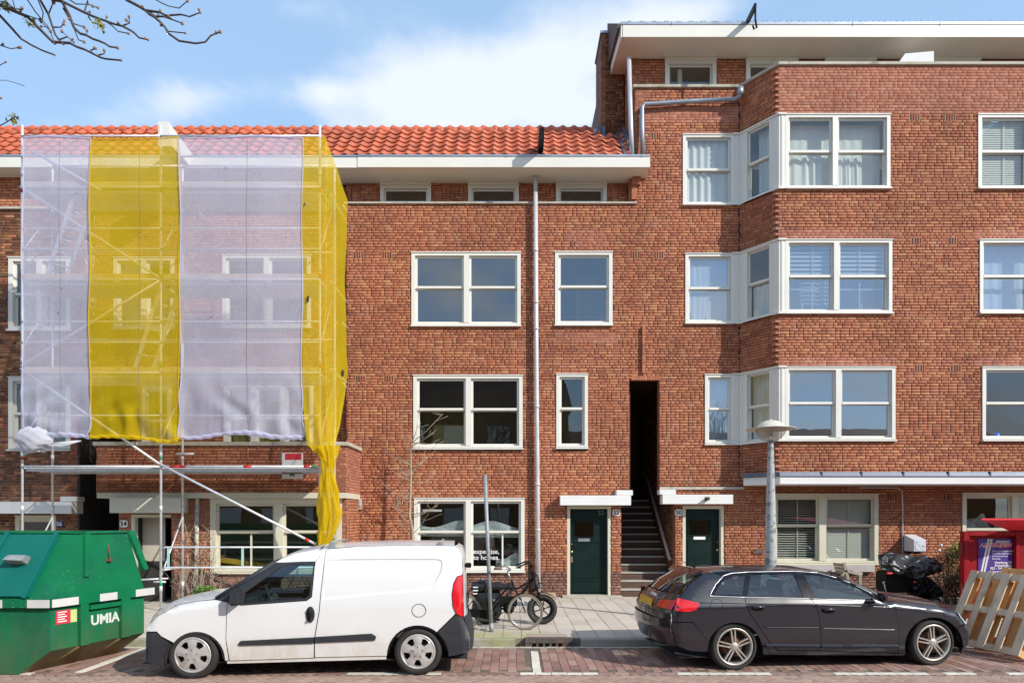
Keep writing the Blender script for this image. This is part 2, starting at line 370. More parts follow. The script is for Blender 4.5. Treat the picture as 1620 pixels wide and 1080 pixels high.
def m_glass(name, tint, ior, rough=.0, dark=1.0):
    b = NB(name); b.nd.remove(b.p)
    lw = b.n('ShaderNodeLayerWeight'); lw.inputs[0].default_value = .5      # ior here = share mirrored head-on
    F = b.math('ADD', b.math('MULTIPLY', b.math('POWER', lw.outputs['Facing'], 5), 1 - ior), ior)
    tr = b.n('ShaderNodeBsdfTransparent'); tr.inputs[0].default_value = (*tint, 1)
    gl = b.n('ShaderNodeBsdfGlossy'); gl.inputs['Roughness'].default_value = rough; gl.inputs[0].default_value = (.95, .97, 1, 1)
    bp = b.n('ShaderNodeBump'); bp.inputs['Strength'].default_value = .05; bp.inputs['Distance'].default_value = .02; b.lk.new(b.noise(1.3, 2), bp.inputs['Height'])
    b.lk.new(bp.outputs[0], gl.inputs['Normal'])
    mx = b.n('ShaderNodeMixShader'); b.lk.new(F, mx.inputs[0]); b.lk.new(tr.outputs[0], mx.inputs[1]); b.lk.new(gl.outputs[0], mx.inputs[2])
    b.lk.new(mx.outputs[0], b.out.inputs[0]); MATS[name] = b.m; return b.m
GLASS = m_glass('window_glass', (.86, .88, .86), .075)
GLASSR = m_glass('window_glass_bright', (.80, .84, .87), .20); GLASSM = m_glass('window_glass_mid', (.84, .86, .86), .13)
CGLASS = m_glass('car_glass', (.56, .73, .71), .11)
def m_net(name, c, cov, trc):
    b = NB(name); b.nd.remove(b.p)
    d = b.n('ShaderNodeBsdfDiffuse'); t = b.n('ShaderNodeBsdfTranslucent'); tr = b.n('ShaderNodeBsdfTransparent')
    wv = b.noise(1.6, 6, sc3=(1, 1, .35)); col = b.mix(b.rng(wv, .35, .7, 0, .5), c, tuple(k * .86 for k in c))
    b.put(d.inputs[0], col); b.put(t.inputs[0], (*trc, 1)); tr.inputs[0].default_value = (1, 1, 1, 1)
    m1 = b.n('ShaderNodeMixShader'); m1.inputs[0].default_value = .42; b.lk.new(d.outputs[0], m1.inputs[1]); b.lk.new(t.outputs[0], m1.inputs[2])
    th = b.noise(210, 1, sc3=(1, 1, .06)); th2 = b.noise(260, 1, sc3=(.1, .1, 1))
    fac = b.math('ADD', b.rng(wv, .3, .7, cov - .05, cov + .07, False), b.math('ADD', b.rng(th, .3, .7, -.09, .09, False), b.rng(th2, .3, .7, -.07, .07, False)), True)
    m2 = b.n('ShaderNodeMixShader'); b.lk.new(fac, m2.inputs[0]); b.lk.new(tr.outputs[0], m2.inputs[1]); b.lk.new(m1.outputs[0], m2.inputs[2])
    b.lk.new(m2.outputs[0], b.out.inputs[0]); MATS[name] = b.m; return b.m
NETW = m_net('net_white', (.74, .74, .90), .62, (.72, .73, .92))
NETY = m_net('net_yellow', (.80, .58, .016), .66, (1.0, .76, .05))
# ================================================================== SETTING: walls, windows, roofs
BRH, BRL, JT, JTV = .0645, .205, .0120, .0125
ME_BRICK = None
def brick_mesh():
    mb = MB(); x, z, d = .5, .5, 1.0     # unit brick: x,z centred, front at y=0, back at y=1
    b = .035
    mb.add([(-x, 1, -z), (x, 1, -z), (x, 1, z), (-x, 1, z), (-x, .12, -z), (x, .12, -z), (x, .12, z), (-x, .12, z), (-x + b, 0, -z + b * 3), (x - b, 0, -z + b * 3), (x - b, 0, z - b * 3), (-x + b, 0, z - b * 3)],
           [(0, 1, 5, 4), (1, 2, 6, 5), (2, 3, 7, 6), (3, 0, 4, 7), (4, 5, 9, 8), (5, 6, 10, 9), (6, 7, 11, 10), (7, 4, 8, 11), (8, 9, 10, 11)])
    return mb
UB = brick_mesh()
def brick_me(m):
    me = bpy.data.meshes.new('brick'); me.from_pydata(UB.v, [], UB.f); me.materials.append(m); return me
class Frame:
    """a wall plane: u runs along it, n points out of it"""
    def __init__(s, x, y, ux=1, uy=0):
        l = math.hypot(ux, uy); s.o = Vector((x, y, 0)); s.u = Vector((ux / l, uy / l, 0)); s.n = Vector((s.u.y, -s.u.x, 0)); s.rz = math.atan2(s.u.y, s.u.x)
    def p(s, u, n, z): return s.o + s.u * u + s.n * n + Vector((0, 0, z))
    def box(s, mb, u0, u1, n0, n1, z0, z1, mi=0):
        mb.add([s.p(u, n, z) for z in (z0, z1) for n in (n0, n1) for u in (u0, u1)],
               [(0, 1, 3, 2), (4, 6, 7, 5), (0, 4, 5, 1), (2, 3, 7, 6), (0, 2, 6, 4), (1, 5, 7, 3)], mi)
def wall_shell(F, L, z0, z1, holes, thick, mb):
    us = sorted({0, L, *[min(max(h[0], 0), L) for h in holes], *[min(max(h[1], 0), L) for h in holes]})
    zs = sorted({z0, z1, *[min(max(h[2], z0), z1) for h in holes], *[min(max(h[3], z0), z1) for h in holes]})
    inh = lambda u, z: any(h[0] < u < h[1] and h[2] < z < h[3] for h in holes)
    nu, nz = len(us) - 1, len(zs) - 1
    full = [[not inh((us[i] + us[i + 1]) / 2, (zs[j] + zs[j + 1]) / 2) for j in range(nz)] for i in range(nu)]
    for i in range(nu):
        for j in range(nz):
            if not full[i][j]: continue
            a, b, c, d = us[i], us[i + 1], zs[j], zs[j + 1]
            P = lambda u, n, z: F.p(u, n, z)
            mb.add([P(a, -.014, c), P(b, -.014, c), P(b, -.014, d), P(a, -.014, d)], [(0, 1, 2, 3)], 0)
            mb.add([P(a, -thick, c), P(b, -thick, c), P(b, -thick, d), P(a, -thick, d)], [(3, 2, 1, 0)], 2)
            for di, dj, e in ((-1, 0, (a, a, c, d)), (1, 0, (b, b, c, d)), (0, -1, (a, b, c, c)), (0, 1, (a, b, d, d))):
                ii, jj = i + di, j + dj
                if 0 <= ii < nu and 0 <= jj < nz and full[ii][jj]: continue
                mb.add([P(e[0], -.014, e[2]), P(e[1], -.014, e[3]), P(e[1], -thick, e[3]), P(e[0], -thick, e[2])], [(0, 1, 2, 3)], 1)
ROWS = {}
def row_joints(r, key):
    # where the bricks of course r begin: one list for all walls that run along the street
    if (r, key) not in ROWS:
        q = random.Random(r * 131 + key); u = -17.5 - q.choice((0, BRL / 2, BRL / 4, .75 * BRL)); l = []
        while u < 15.5: ln = BRL / 2 if q.random() < .42 else BRL; l.append((u, ln)); u += ln
        ROWS[(r, key)] = l
    return ROWS[(r, key)]
def wall(house, F, L, z0, z1, holes=(), thick=.24, mats=None, pick=0, zone=None, vis=None, name='brick_wall', mort=None, over=None, skipl=None):
    """mats: function(u,z)->index into [BR, BP, BD, BL]; pick: how many bricks become parts of their own (in zone, seen)"""
    mb = MB(); wall_shell(F, L, z0, z1, holes, thick, mb); ML = [BR, BP, BD, BL]
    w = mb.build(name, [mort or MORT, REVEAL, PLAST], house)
    vs = []; fs = []; mi = []; singles = []; nb = len(UB.v)
    uv = np.array(UB.v); r0 = int(math.floor(z0 / BRH)); r1 = int(math.ceil(z1 / BRH))
    for r in range(r0, r1 + 1):
        a = max(r * BRH + JT / 2, z0); b = min((r + 1) * BRH - JT / 2, z1)
        if b - a < .02: continue
        zc = (a + b) / 2
        ivs = [(0.0, L)]
        for h in holes:
            if h[2] - .012 < zc < h[3] + .012:
                nx = []
                for p, q in ivs:
                    if h[1] <= p or h[0] >= q: nx.append((p, q))
                    else:
                        if h[0] > p: nx.append((p, h[0]))
                        if h[1] < q: nx.append((h[1], q))
                ivs = nx
        pass
        rr = random.Random(r * 91 + int(F.o.x * 10))
        for p, q in ivs:
            al = abs(F.u.x) > .999; ox = F.o.x if al else 0
            for uw, ln in row_joints(r, 0 if al else int(F.o.x * 7) + 3):
                u = uw - ox
                if u >= q or u + ln <= p: continue
                if skipl and p == 0 and u < -.004 and skipl(zc): continue
                x0 = max(u + JTV / 2, p + (.0 if p == 0 else .002)); x1 = min(u + ln - JTV / 2, q - .001)
                if over and q == L and over(zc) and u + ln > q: x1 = u + ln - JTV / 2
                if x1 - x0 < .025: continue
                ry = rr.uniform(-.0018, .0018); ti = rr.uniform(-.0015, .0015)
                m = mats((x0 + x1) / 2, zc) if mats else 0
                rec = (x0 - .004, x1 + .004, a - .003, b + .003, ry * .5, ti, m) if m == 1 else (x0, x1, a, b, ry, ti, m)
                if pick and abs((x1 - x0) - (BRL - JTV)) < .004 and b - a > .05 and (zone is None or zone((x0 + x1) / 2, zc)): singles.append(rec)
                else: fs.append(rec)
    if len(singles) > pick:
        cx = sum(s[0] for s in singles) / len(singles); 
        singles.sort(key=lambda s: (s[0] - zone.c[0]) ** 2 + (s[2] - zone.c[1]) ** 2 if hasattr(zone, 'c') else 0)
        fs += singles[pick:]; singles = singles[:pick]
    n = len(fs)
    if n:
        A = np.array([f[:6] for f in fs]); ux, uy = F.u.x, F.u.y; nx, ny = F.n.x, F.n.y
        cu = (A[:, 0] + A[:, 1]) / 2; lu = A[:, 1] - A[:, 0]; cz = (A[:, 2] + A[:, 3]) / 2; lz = A[:, 3] - A[:, 2]
        U_ = cu[:, None] + uv[None, :, 0] * lu[:, None]; Z_ = cz[:, None] + uv[None, :, 2] * lz[:, None]
        N_ = -(uv[None, :, 1] * .03) + A[:, 4][:, None] + A[:, 5][:, None] * uv[None, :, 0]
        X = F.o.x + U_ * ux + N_ * nx; Y = F.o.y + U_ * uy + N_ * ny
        V = np.stack([X, Y, Z_], -1).reshape(-1, 3); base = np.array(UB.f); Fc = (base[None] + (np.arange(n) * nb)[:, None, None]).reshape(-1, 4)
        me = bpy.data.meshes.new('brick'); me.vertices.add(len(V)); me.vertices.foreach_set('co', V.ravel())
        me.loops.add(Fc.size); me.loops.foreach_set('vertex_index', Fc.ravel()); me.polygons.add(len(Fc))
        me.polygons.foreach_set('loop_start', np.arange(0, Fc.size, 4)); me.polygons.foreach_set('loop_total', np.full(len(Fc), 4))
        for m in ML: me.materials.append(m)
        me.polygons.foreach_set('material_index', np.repeat([f[6] for f in fs], len(base))); me.update(calc_edges=True); me.validate()
        o = bpy.data.objects.new('brickwork', me); COL.objects.link(o); o.parent = w; o.matrix_parent_inverse = parent_inv(w); o['kind'] = 'stuff'
    mes = {}
    pinv = parent_inv(w)
    for x0, x1, a, b, ry, ti, m in singles:
        if m not in mes: mes[m] = brick_me(ML[m])
        o = bpy.data.objects.new('brick', mes[m]); COL.objects.link(o); o.parent = w; o.matrix_parent_inverse = pinv
        o.matrix_basis = Matrix.Translation(F.p((x0 + x1) / 2, ry, (a + b) / 2)) @ Matrix.Rotation(F.rz, 4, 'Z') @ Matrix.Diagonal((x1 - x0, .03, b - a, 1))
    return w
def Zone(u0, u1, z0, z1):
    f = lambda u, z: u0 < u < u1 and z0 < z < z1
    class Q: pass
    q = lambda u, z: f(u, z)
    q.c = ((u0 + u1) / 2, (z0 + z1) / 2); return q
def window(house, F, u0, u1, z0, z1, muls=(), tr=None, fw=.075, mw=.10, curtain=None, glass=None, sill=True, lower_bars=(), upper=True, name='window', fr=None, out=.022, sw=.05, left_post=None):
    """sliding sash window: casing, sill and, per light, an upper and a lower sash with its pane"""
    fr = fr or WHITE; glass = glass or GLASS; mb = MB()
    a, b = u0, u1; sz = z0 + (.045 if sill else 0)
    F.box(mb, a, a + fw, -.12, out, sz, z1); F.box(mb, b - fw, b, -.12, out, sz, z1)
    F.box(mb, a + fw, b - fw, -.12, out, z1 - fw * .8, z1); F.box(mb, a + fw, b - fw, -.12, out - .004, sz, sz + fw * .55)
    F.box(mb, a - .012, b + .012, -.02, out + .018, z1 - .002, z1 + .018)
    for m in muls: F.box(mb, m - mw / 2, m + mw / 2, -.12, out + .006, sz + fw * .55, z1 - fw * .8)
    w = mb.build(name, fr, house)
    if sill:
        mb = MB(); mb.add([F.p(a - .015, out + .05, z0), F.p(b + .015, out + .05, z0), F.p(b + .015, -.10, z0), F.p(a - .015, -.10, z0),
                           F.p(a - .015, out + .05, z0 + .03), F.p(b + .015, out + .05, z0 + .03), F.p(b + .015, -.10, z0 + .052), F.p(a - .015, -.10, z0 + .052)],
                          [(3, 2, 1, 0), (4, 5, 6, 7), (0, 1, 5, 4), (1, 2, 6, 5), (2, 3, 7, 6), (3, 0, 4, 7)]); mb.build('sill', fr, w)
    cuts = [a + fw] + [x for m in muls for x in (m - mw / 2, m + mw / 2)] + [b - fw]
    zb, zt = sz + fw * .55, z1 - fw * .8
    for i in range(0, len(cuts), 2):
        p, q = cuts[i] + .002, cuts[i + 1] - .002
        lights = [(zb, zt, -.045)] if tr is None else [(tr - .01, zt, -.035), (zb, tr + .022, -.078)]
        for j, (c, d, n) in enumerate(lights):
            c += .002; d -= .002; mb = MB(); h = .032
            bt = .055 if (tr is not None and j == 0) else sw
            F.box(mb, p, p + sw, n - h, n, c, d); F.box(mb, q - sw, q, n - h, n, c, d)
            F.box(mb, p + sw, q - sw, n - h, n - .001, d - sw, d); F.box(mb, p + sw, q - sw, n - h, n + (.012 if j == 0 and tr else 0), c, c + bt)
            if j == 1 or tr is None:
                for lb in lower_bars:
                    if p < lb < q: F.box(mb, lb - .018, lb + .018, n - h, n - .002, c + sw, d - sw)
            mb.build('sash', fr, w)
            g = MB(); F.box(g, p + sw - .004, q - sw + .004, n - .020, n - .014, c + bt - .004, d - sw + .004)
            gm = glass(i // 2, j) if callable(glass) else glass
            g.build('pane', gm, w)
    if curtain: curtain(w, F, a + fw, b - fw, zb, zt)
    return w
def cur_net(depth=.22, z_frac=1.0, amp=.02, wav=16, mt=None, x0f=0, x1f=1):
    def f(w, F, a, b, c, d):
        mb = MB(); top = c + (d - c) * z_frac; aa = a + (b - a) * x0f; bb = a + (b - a) * x1f
        mb.grid(lambda s, t: F.p(aa + (bb - aa) * s, -depth + amp * math.sin(s * (bb - aa) * wav * 2) + amp * .6 * math.sin(s * 41 + t), c + (top - c) * t), int(60 * (bb - aa)) + 2, 3)
        mb.build('curtain', mt or CURT, w)
    return f
def cur_blind(depth=.16, pitch=.05, tilt=.6, z0f=0, frac=.75, x0f=0, x1f=1):
    def f(w, F, a, b, c, d):
        a, b = a + (b - a) * x0f, a + (b - a) * x1f
        mb = MB(); z = c + (d - c) * z0f + .02; k = pitch * frac
        while z < d - .01:
            dz = k * math.sin(tilt) / 2; dn = k * math.cos(tilt) / 2
            mb.add([F.p(a + .03, -depth + dn, z - dz), F.p(b - .03, -depth + dn, z - dz), F.p(b - .03, -depth - dn, z + dz), F.p(a + .03, -depth - dn, z + dz)], [(0, 1, 2, 3)]); z += pitch
        n = max(2, int((b - a) / .45))
        for i in range(n + 1):
            x = a + .06 + (b - a - .12) * i / n; F.box(mb, x - .014, x + .014, -depth + .026, -depth + .028, c, d)
        mb.build('venetian_blind', BLIND, w)
    return f
def many(*fs):
    def f(w, F, a, b, c, d):
        for g in fs: g(w, F, a, b, c, d)
    return f
def airvent(house, F, u, z):
    mb = MB(); F.box(mb, u - .125, u + .125, -.02, .001, z - .08, z + .08, 0)
    for i in range(4):
        x = u - .088 + i * .058; F.box(mb, x - .014, x + .014, -.02, .0025, z - .07, z + .07, 1)
    for i in range(3):
        x = u - .059 + i * .058; F.box(mb, x - .014, x + .014, -.02, .005, z - .075, z + .075, 0)
    mb.build('air_vent', [BR, DARKIN], house)
def px_rect(F, Y, x0, x1, y0, y1): return (UX(x0, Y) - F.o.x, UX(x1, Y) - F.o.x, UZ(y1, Y), UZ(y0, Y))
def tile_mesh():
    mb = MB(); w, l = .285, .36; n = 8
    def prof(s): return .026 * math.cos(s * 2 * math.pi) * (1.25 if s < .25 or s > .75 else .8) + .01
    vs = []
    for v, (y, dz) in enumerate(((0, .034), (l, 0))):
        for i in range(n + 1): s = i / n; vs.append((w * (s - .5) * 1.03, y, prof(s) + dz))
    for i in range(n + 1): s = i / n; vs.append((w * (s - .5) * 1.03, .002, prof(s) + .019))
    fs = [(i, i + 1, n + 2 + i, n + 1 + i) for i in range(n)] + [(i + 1, i, 2 * n + 2 + i, 2 * n + 3 + i) for i in range(n)]
    mb.add(vs, fs, 0, True); return mb
TM = tile_mesh()
def tile_me(m):
    me = bpy.data.meshes.new('roof_tile'); me.from_pydata(TM.v, [], TM.f); me.materials.append(m)
    me.polygons.foreach_set('use_smooth', [True] * len(TM.f)); return me
TME = tile_me(TILE)
def tiled_slope(roof, X0, X1, Y0, z0, pitch, rows, me=None, gauge=.312, wid=.2835, clip=None):
    me = me or TME; R = Matrix.Rotation(pitch, 4, 'X'); k0 = int(math.ceil(X0 / wid)); k1 = int(math.floor(X1 / wid)); pinv = parent_inv(roof)
    for k in range(k0, k1 + 1):
        for r in range(rows):
            x = k * wid; y = Y0 + r * gauge * math.cos(pitch); z = z0 + r * gauge * math.sin(pitch)
            if clip and not clip(x, y): continue
            o = bpy.data.objects.new('roof_tile', me); COL.objects.link(o); o.parent = roof; o.matrix_parent_inverse = pinv
            o.matrix_basis = Matrix.Translation((x + random.uniform(-.003, .003), y, z + random.uniform(-.002, .002))) @ R @ Matrix.Rotation(random.uniform(-.012, .012), 4, 'Z')
# ---------------------------------------------------------------- ground
def build_ground():
    mb = MB(); mb.add([(-400, -400, -.02), (400, -400, -.02), (400, 400, -.02), (-400, 400, -.02)], [(0, 1, 2, 3)])
    tag(mb.build('ground', mat('ground_sand', (.25, .20, .15), .9, var=.2)), kind='structure')
    # road bed (joint colour shows between the bricks)
    RB = NB('road_bricks_far'); bt = RB.n('ShaderNodeTexBrick'); RB.put(bt.inputs['Vector'], RB.pos())
    bt.inputs['Color1'].default_value = (.24, .14, .11, 1); bt.inputs['Color2'].default_value = (.33, .21, .16, 1); bt.inputs['Mortar'].default_value = (.10, .075, .06, 1)
    bt.inputs['Scale'].default_value = 1; bt.inputs['Mortar Size'].default_value = .006; bt.inputs['Brick Width'].default_value = .2; bt.inputs['Row Height'].default_value = .1
    RB.put(RB.p.inputs['Base Color'], bt.outputs[0]); RB.p.inputs['Roughness'].default_value = .85
    mb = MB(); mb.box(-60, 60, -9, 10.5, -.3, -.004); road = tag(mb.build('road', [RB.m]), kind='structure')
    bed = mat('joint_sand', (.13, .10, .078), .95, var=.35, vs=7, c2=(.36, .30, .22), c2s=1.2)
    mb = MB(); mb.box(-11, 11, 6.3, 10.5, -.004, .0015); tag(mb.build('bedding', bed, road))
    PB = NB('paving_brick'); i = PB.island()
    c = PB.ramp(i, [(0, (.215, .115, .090)), (.3, (.27, .150, .120)), (.6, (.32, .185, .145)), (.85, (.38, .24, .185)), (1, (.245, .150, .145))])
    nz = PB.noise(30, 4); lg = PB.noise(.8, 5)
    c = PB.mix(PB.rng(nz, .45, .8, 0, .25), c, (.42, .33, .27)); c = PB.mix(PB.rng(lg, .55, .8, 0, .35), c, (.36, .31, .20)); c = PB.mix(PB.rng(PB.noise(1.9, 5, rough=.7), .56, .72, 0, .5), c, (.12, .085, .07))
    PB.put(PB.p.inputs['Base Color'], c); PB.p.inputs['Roughness'].default_value = .8; PB.bump(PB.noise(120, 3), .5, .004)
    RBK = NB('road_brick'); i = RBK.island()
    c = RBK.ramp(i, [(0, (.30, .195, .145)), (.3, (.37, .25, .19)), (.6, (.42, .285, .215)), (1, (.34, .215, .175))]); c = RBK.mix(RBK.rng(RBK.noise(1.1, 5, rough=.65), .52, .72, 0, .35), c, (.23, .17, .14)); c = RBK.mix(RBK.rng(RBK.noise(40, 5, rough=.7), .45, .8, 0, .45), c, (.20, .15, .125))
    RBK.put(RBK.p.inputs['Base Color'], c); RBK.p.inputs['Roughness'].default_value = .8; RBK.bump(RBK.noise(150, 3), .5, .004)
    WB = mat('white_paving_brick', (.66, .62, .53), .7, var=.16, vs=12, isl=.06, bump=(90, .3))
    def paver_me(name, l, w, h, m):
        mb = MB(); b = .004; x, y = l / 2, w / 2
        mb.add([(-x, -y, -.02), (x, -y, -.02), (x, y, -.02), (-x, y, -.02), (-x, -y, h - b), (x, -y, h - b), (x, y, h - b), (-x, y, h - b), (-x + b, -y + b, h), (x - b, -y + b, h), (x - b, y - b, h), (-x + b, y - b, h)],
               [(0, 1, 5, 4), (1, 2, 6, 5), (2, 3, 7, 6), (3, 0, 4, 7), (4, 5, 9, 8), (5, 6, 10, 9), (6, 7, 11, 10), (7, 4, 8, 11), (8, 9, 10, 11)])
        return mb
    def lay(parent, name, recs, l, w, h, m, near, z=0, stuffname=None):
        """recs: (x, y, rot); the nearest to 'near' that can be seen become single pieces"""
        P = paver_me(name, l, w, h, m); me = bpy.data.meshes.new(name); me.from_pydata(P.v, [], P.f); me.materials.append(m)
        recs = sorted(recs, key=near); pinv = parent_inv(parent)
        for x, y, r in recs[:300]:
            o = bpy.data.objects.new(name, me); COL.objects.link(o); o.parent = parent; o.matrix_parent_inverse = pinv
            o.matrix_basis = Matrix.Translation((x, y, z + random.uniform(-.002, .002))) @ Matrix.Rotation(r, 4, 'Z') @ Matrix.Rotation(random.uniform(-.008, .008), 4, 'X') @ Matrix.Rotation(random.uniform(-.006, .006), 4, 'Y')
        rest = recs[300:]
        if rest:
            mb = MB()
            for x, y, r in rest:
                c, s = math.cos(r), math.sin(r); dz = z + random.uniform(-.002, .002); tx = random.uniform(-.008, .008)
                mb.add([(x + a * c - b * s, y + a * s + b * c, dz + q + b * tx) for a, b, q in P.v], P.f)
            tag(mb.build(stuffname or name, m, parent), kind='stuff')
    # parking strip 8.78 .. 10.4
    rec = []; pw, pl = .118, .262
    tl = (.26, .385)                                   # white cross line between the bays
    for i in range(-82, 83):
        x = i * pw
        if tl[0] - .04 < x < tl[1] + .03 or -5.66 < x < -5.46: continue
        off = (i % 2) * pl / 2
        for j in range(7):
            y = 8.80 + pl / 2 + j * pl - off
            if y - pl / 2 < 8.76 or y + pl / 2 > 10.40: continue
            rec.append((x, y, math.pi / 2))
    vis = lambda r: 0 if (-1.0 < r[0] < 2.3) else (abs(r[0]) * .1 + (10.5 - r[1]))
    lay(road, 'paving_brick', rec, pl - .006, pw - .006, .008, PB.m, lambda r: (vis(r), r[1]), stuffname='paving_bricks')
    # herringbone carriageway
    rec = []; a, b = .2, .1
    for i in range(-80, 80):
        for j in range(-24, 26):
            # 90 degree herringbone laid at 45 degrees
            u = (i + j) * b; v = (j - i) * b
            for (cx, cy, rot) in (((i - j) * b + a / 2 + 0, (i + j) * b + b / 2, 0),):
                pass
    for k in range(-140, 140):
        for m in range(-60, 60):
            x0 = k * b + m * 2 * b; y0 = k * b
            for (cx, cy, rot) in ((x0 + b, y0 + b / 2, 0), (x0 + b / 2 - b, y0 + b, math.pi / 2)):
                c45 = math.sqrt(.5); X = (cx - cy) * c45; Y = (cx + cy) * c45 + 7.5
                if 6.5 < Y < 8.58 and abs(X) < 7.4: rec.append((X, Y, rot + math.pi / 4))
    lay(road, 'road_brick', rec, a - .005, b - .005, .009, RBK.m, lambda r: abs(r[1] - 8.38) * 3 + abs(r[0]) * .12, stuffname='road_bricks')
    # edge course between carriageway and bays, white in dashes
    mbw = []; dash = [(549, 683), (825, 952), (1085, 1216), (1326, 1456), (1500, 1530), (1585, 1640), (20, 60)]
    P = paver_me('w', .194, .094, .009, WB); meW = bpy.data.meshes.new('white_marking_brick'); meW.from_pydata(P.v, [], P.f); meW.materials.append(WB)
    P = paver_me('w', .194, .094, .009, RBK.m); meR = bpy.data.meshes.new('edge_brick'); meR.from_pydata(P.v, [], P.f); meR.materials.append(PB.m)
    for i in range(-50, 51):
        x = i * .2; pxx = PX + FPX * x / 8.70; w = any(p - 3 < pxx < q + 3 for p, q in dash)
        o = bpy.data.objects.new('white_marking_brick' if w else 'edge_brick', meW if w else meR); COL.objects.link(o); o.parent = road; o.location = (x, 8.70, random.uniform(-.001, .002))
    P = paver_me('w', .11, .262, .010, WB); meL = bpy.data.meshes.new('white_marking_brick'); meL.from_pydata(P.v, [], P.f); meL.materials.append(WB)
    for xx in (.325, -5.56):
        for j in range(6):
            if xx > 0 and j == 5: continue
            o = bpy.data.objects.new('white_marking_brick', meL); COL.objects.link(o); o.parent = road; o.location = (xx + random.uniform(-.004, .004), 8.9 + j * .272, random.uniform(-.001, .002))
    # gutter row along the kerb
    GUT = mat('gutter_brick', (.47, .40, .33), .8, var=.2, vs=6, isl=.12)
    P = paver_me('g', .2, .085, .006, GUT); meG = bpy.data.meshes.new('gutter_brick'); meG.from_pydata(P.v, [], P.f); meG.materials.append(GUT)
    for i in range(-48, 49):
        o = bpy.data.objects.new('gutter_brick', meG); COL.objects.link(o); o.parent = road; o.location = (i * .206, 10.452, random.uniform(-.002, .002))
    # kerb stones
    kerb = bpy.data.objects.new('kerb', None); COL.objects.link(kerb); kerb['kind'] = 'structure'
    kb = MB(); kb.add([(-.497, 0, -.05), (.497, 0, -.05), (.497, .14, -.05), (-.497, .14, -.05), (-.497, .006, .105), (.497, .006, .105), (.497, .14, .12), (-.497, .14, .12), (-.497, .02, .12), (.497, .02, .12)],
           [(0, 1, 5, 4), (1, 2, 6, 9, 5), (2, 3, 7, 6), (3, 0, 4, 8, 7), (4, 5, 9, 8), (8, 9, 6, 7)])
    me = bpy.data.meshes.new('kerb_stone'); me.from_pydata(kb.v, [], kb.f); me.materials.append(KERB)
    for i in range(-13, 14):
        x = 1.555 + i * 1.0 - (.0)
        if .2 < x < .95: continue           # the gully sits here
        o = bpy.data.objects.new('kerb_stone', me); COL.objects.link(o); o.parent = kerb; o.location = (x, 10.5, 0)
    # pavement bed and tiles
    pave_bed = mat('tile_joint', (.22, .19, .14), .95, var=.25, vs=8, c2=(.14, .15, .07), c2s=1.4)
    mb = MB(); mb.box(-60, 60, 10.64, 40, -.3, .108); pav = tag(mb.build('pavement', pave_bed), kind='structure')
    TB = NB('paving_tile'); i = TB.island()
    c = TB.ramp(i, [(0, (.47, .41, .34)), (.4, (.53, .47, .39)), (.75, (.57, .51, .43)), (1, (.49, .44, .385))])
    c = TB.mix(TB.rng(TB.noise(30, 5, rough=.7), .5, .8, 0, .3), c, (.38, .32, .25)); c = TB.mix(TB.rng(TB.noise(.9, 4), .5, .75, 0, .3), c, (.50, .43, .30)); c = TB.mix(TB.rng(TB.noise(2.6, 6, rough=.7), .55, .75, 0, .35), c, (.27, .24, .21))
    sx = TB.n('ShaderNodeSeparateXYZ'); TB.lk.new(TB.pos(), sx.inputs[0])      # moss beside the kerb round the gully and pole
    mz = TB.math('MULTIPLY', TB.rng(sx.outputs[1], 10.9, 11.5, 1, 0), TB.math('MULTIPLY', TB.rng(sx.outputs[0], -6, -1, 0, 1), TB.rng(sx.outputs[0], .5, .9, 1, 0)))
    c = TB.mix(TB.math('MULTIPLY', mz, TB.rng(TB.noise(3, 4), .25, .55, .2, .8)), c, (.36, .34, .15))
    mz2 = TB.math('MULTIPLY', TB.rng(sx.outputs[0], 5.5, 6.5, 0, 1), TB.rng(sx.outputs[1], 14.2, 14.8, 1, 0)); c = TB.mix(TB.math('MULTIPLY', mz2, .45), c, (.42, .38, .18))
    TB.put(TB.p.inputs['Base Color'], c); TB.p.inputs['Roughness'].default_value = .82; TB.bump(TB.noise(150, 3), .35, .003)
    rec = []; tw, td = .30, .60
    for i in range(-44, 45):
        for j in range(-1, 10):
            y = 10.655 + td / 2 + j * td + (i % 2) * td / 2; x = i * tw
            if y - td / 2 < 10.64 or y + td / 2 > 16.4: continue
            rec.append((x, y, 0))
    # half tiles fill the kerb side
    lay(pav, 'paving_tile', rec, tw - .006, td - .006, .012, TB.m, lambda r: 0 if -.6 < r[0] < 3.0 else abs(r[0]) * .3, z=.108, stuffname='paving_tiles')
    half = [(i * tw, 10.655 + td / 4, 0) for i in range(-43, 44, 2)]
    P = paver_me('h', tw - .006, td / 2 - .006, .012, TB.m); meH = bpy.data.meshes.new('paving_tile'); meH.from_pydata(P.v, [], P.f); meH.materials.append(TB.m)
    for x, y, r in half:
        o = bpy.data.objects.new('paving_tile', meH); COL.objects.link(o); o.parent = pav; o.location = (x, y, .108)
    # gully
    g = empty('storm_drain', (.575, 10.5, 0), 'cast iron kerb gully with slotted mouth and cover plate near the bicycles', 'drain')
    mb = MB(); mb.box(.20, .95, 10.492, 10.66, .055, .126); mb.box(.20, .27, 10.494, 10.64, -.03, .055); mb.box(.80, .95, 10.494, 10.64, -.03, .055)
    mb.box(.20, .95, 10.60, 10.66, -.03, .055); mb.build('housing', IRON, g, bevel=.006)
    mb = MB()
    mb.box(.27, .82, 10.528, 10.54, .04, .056)
    for i in range(6): x = .275 + i * .1; mb.box(x, x + .035, 10.50, 10.53, -.03, .054)
    mb.build('grate', IRON, g)
    mb = MB(); mb.box(.25, .87, 10.68, 10.98, .118, .126); mb.build('cover_plate', mat('cover_plate_granite', (.38, .30, .25), .8, var=.4, vs=70), g, bevel=.004)
build_ground()
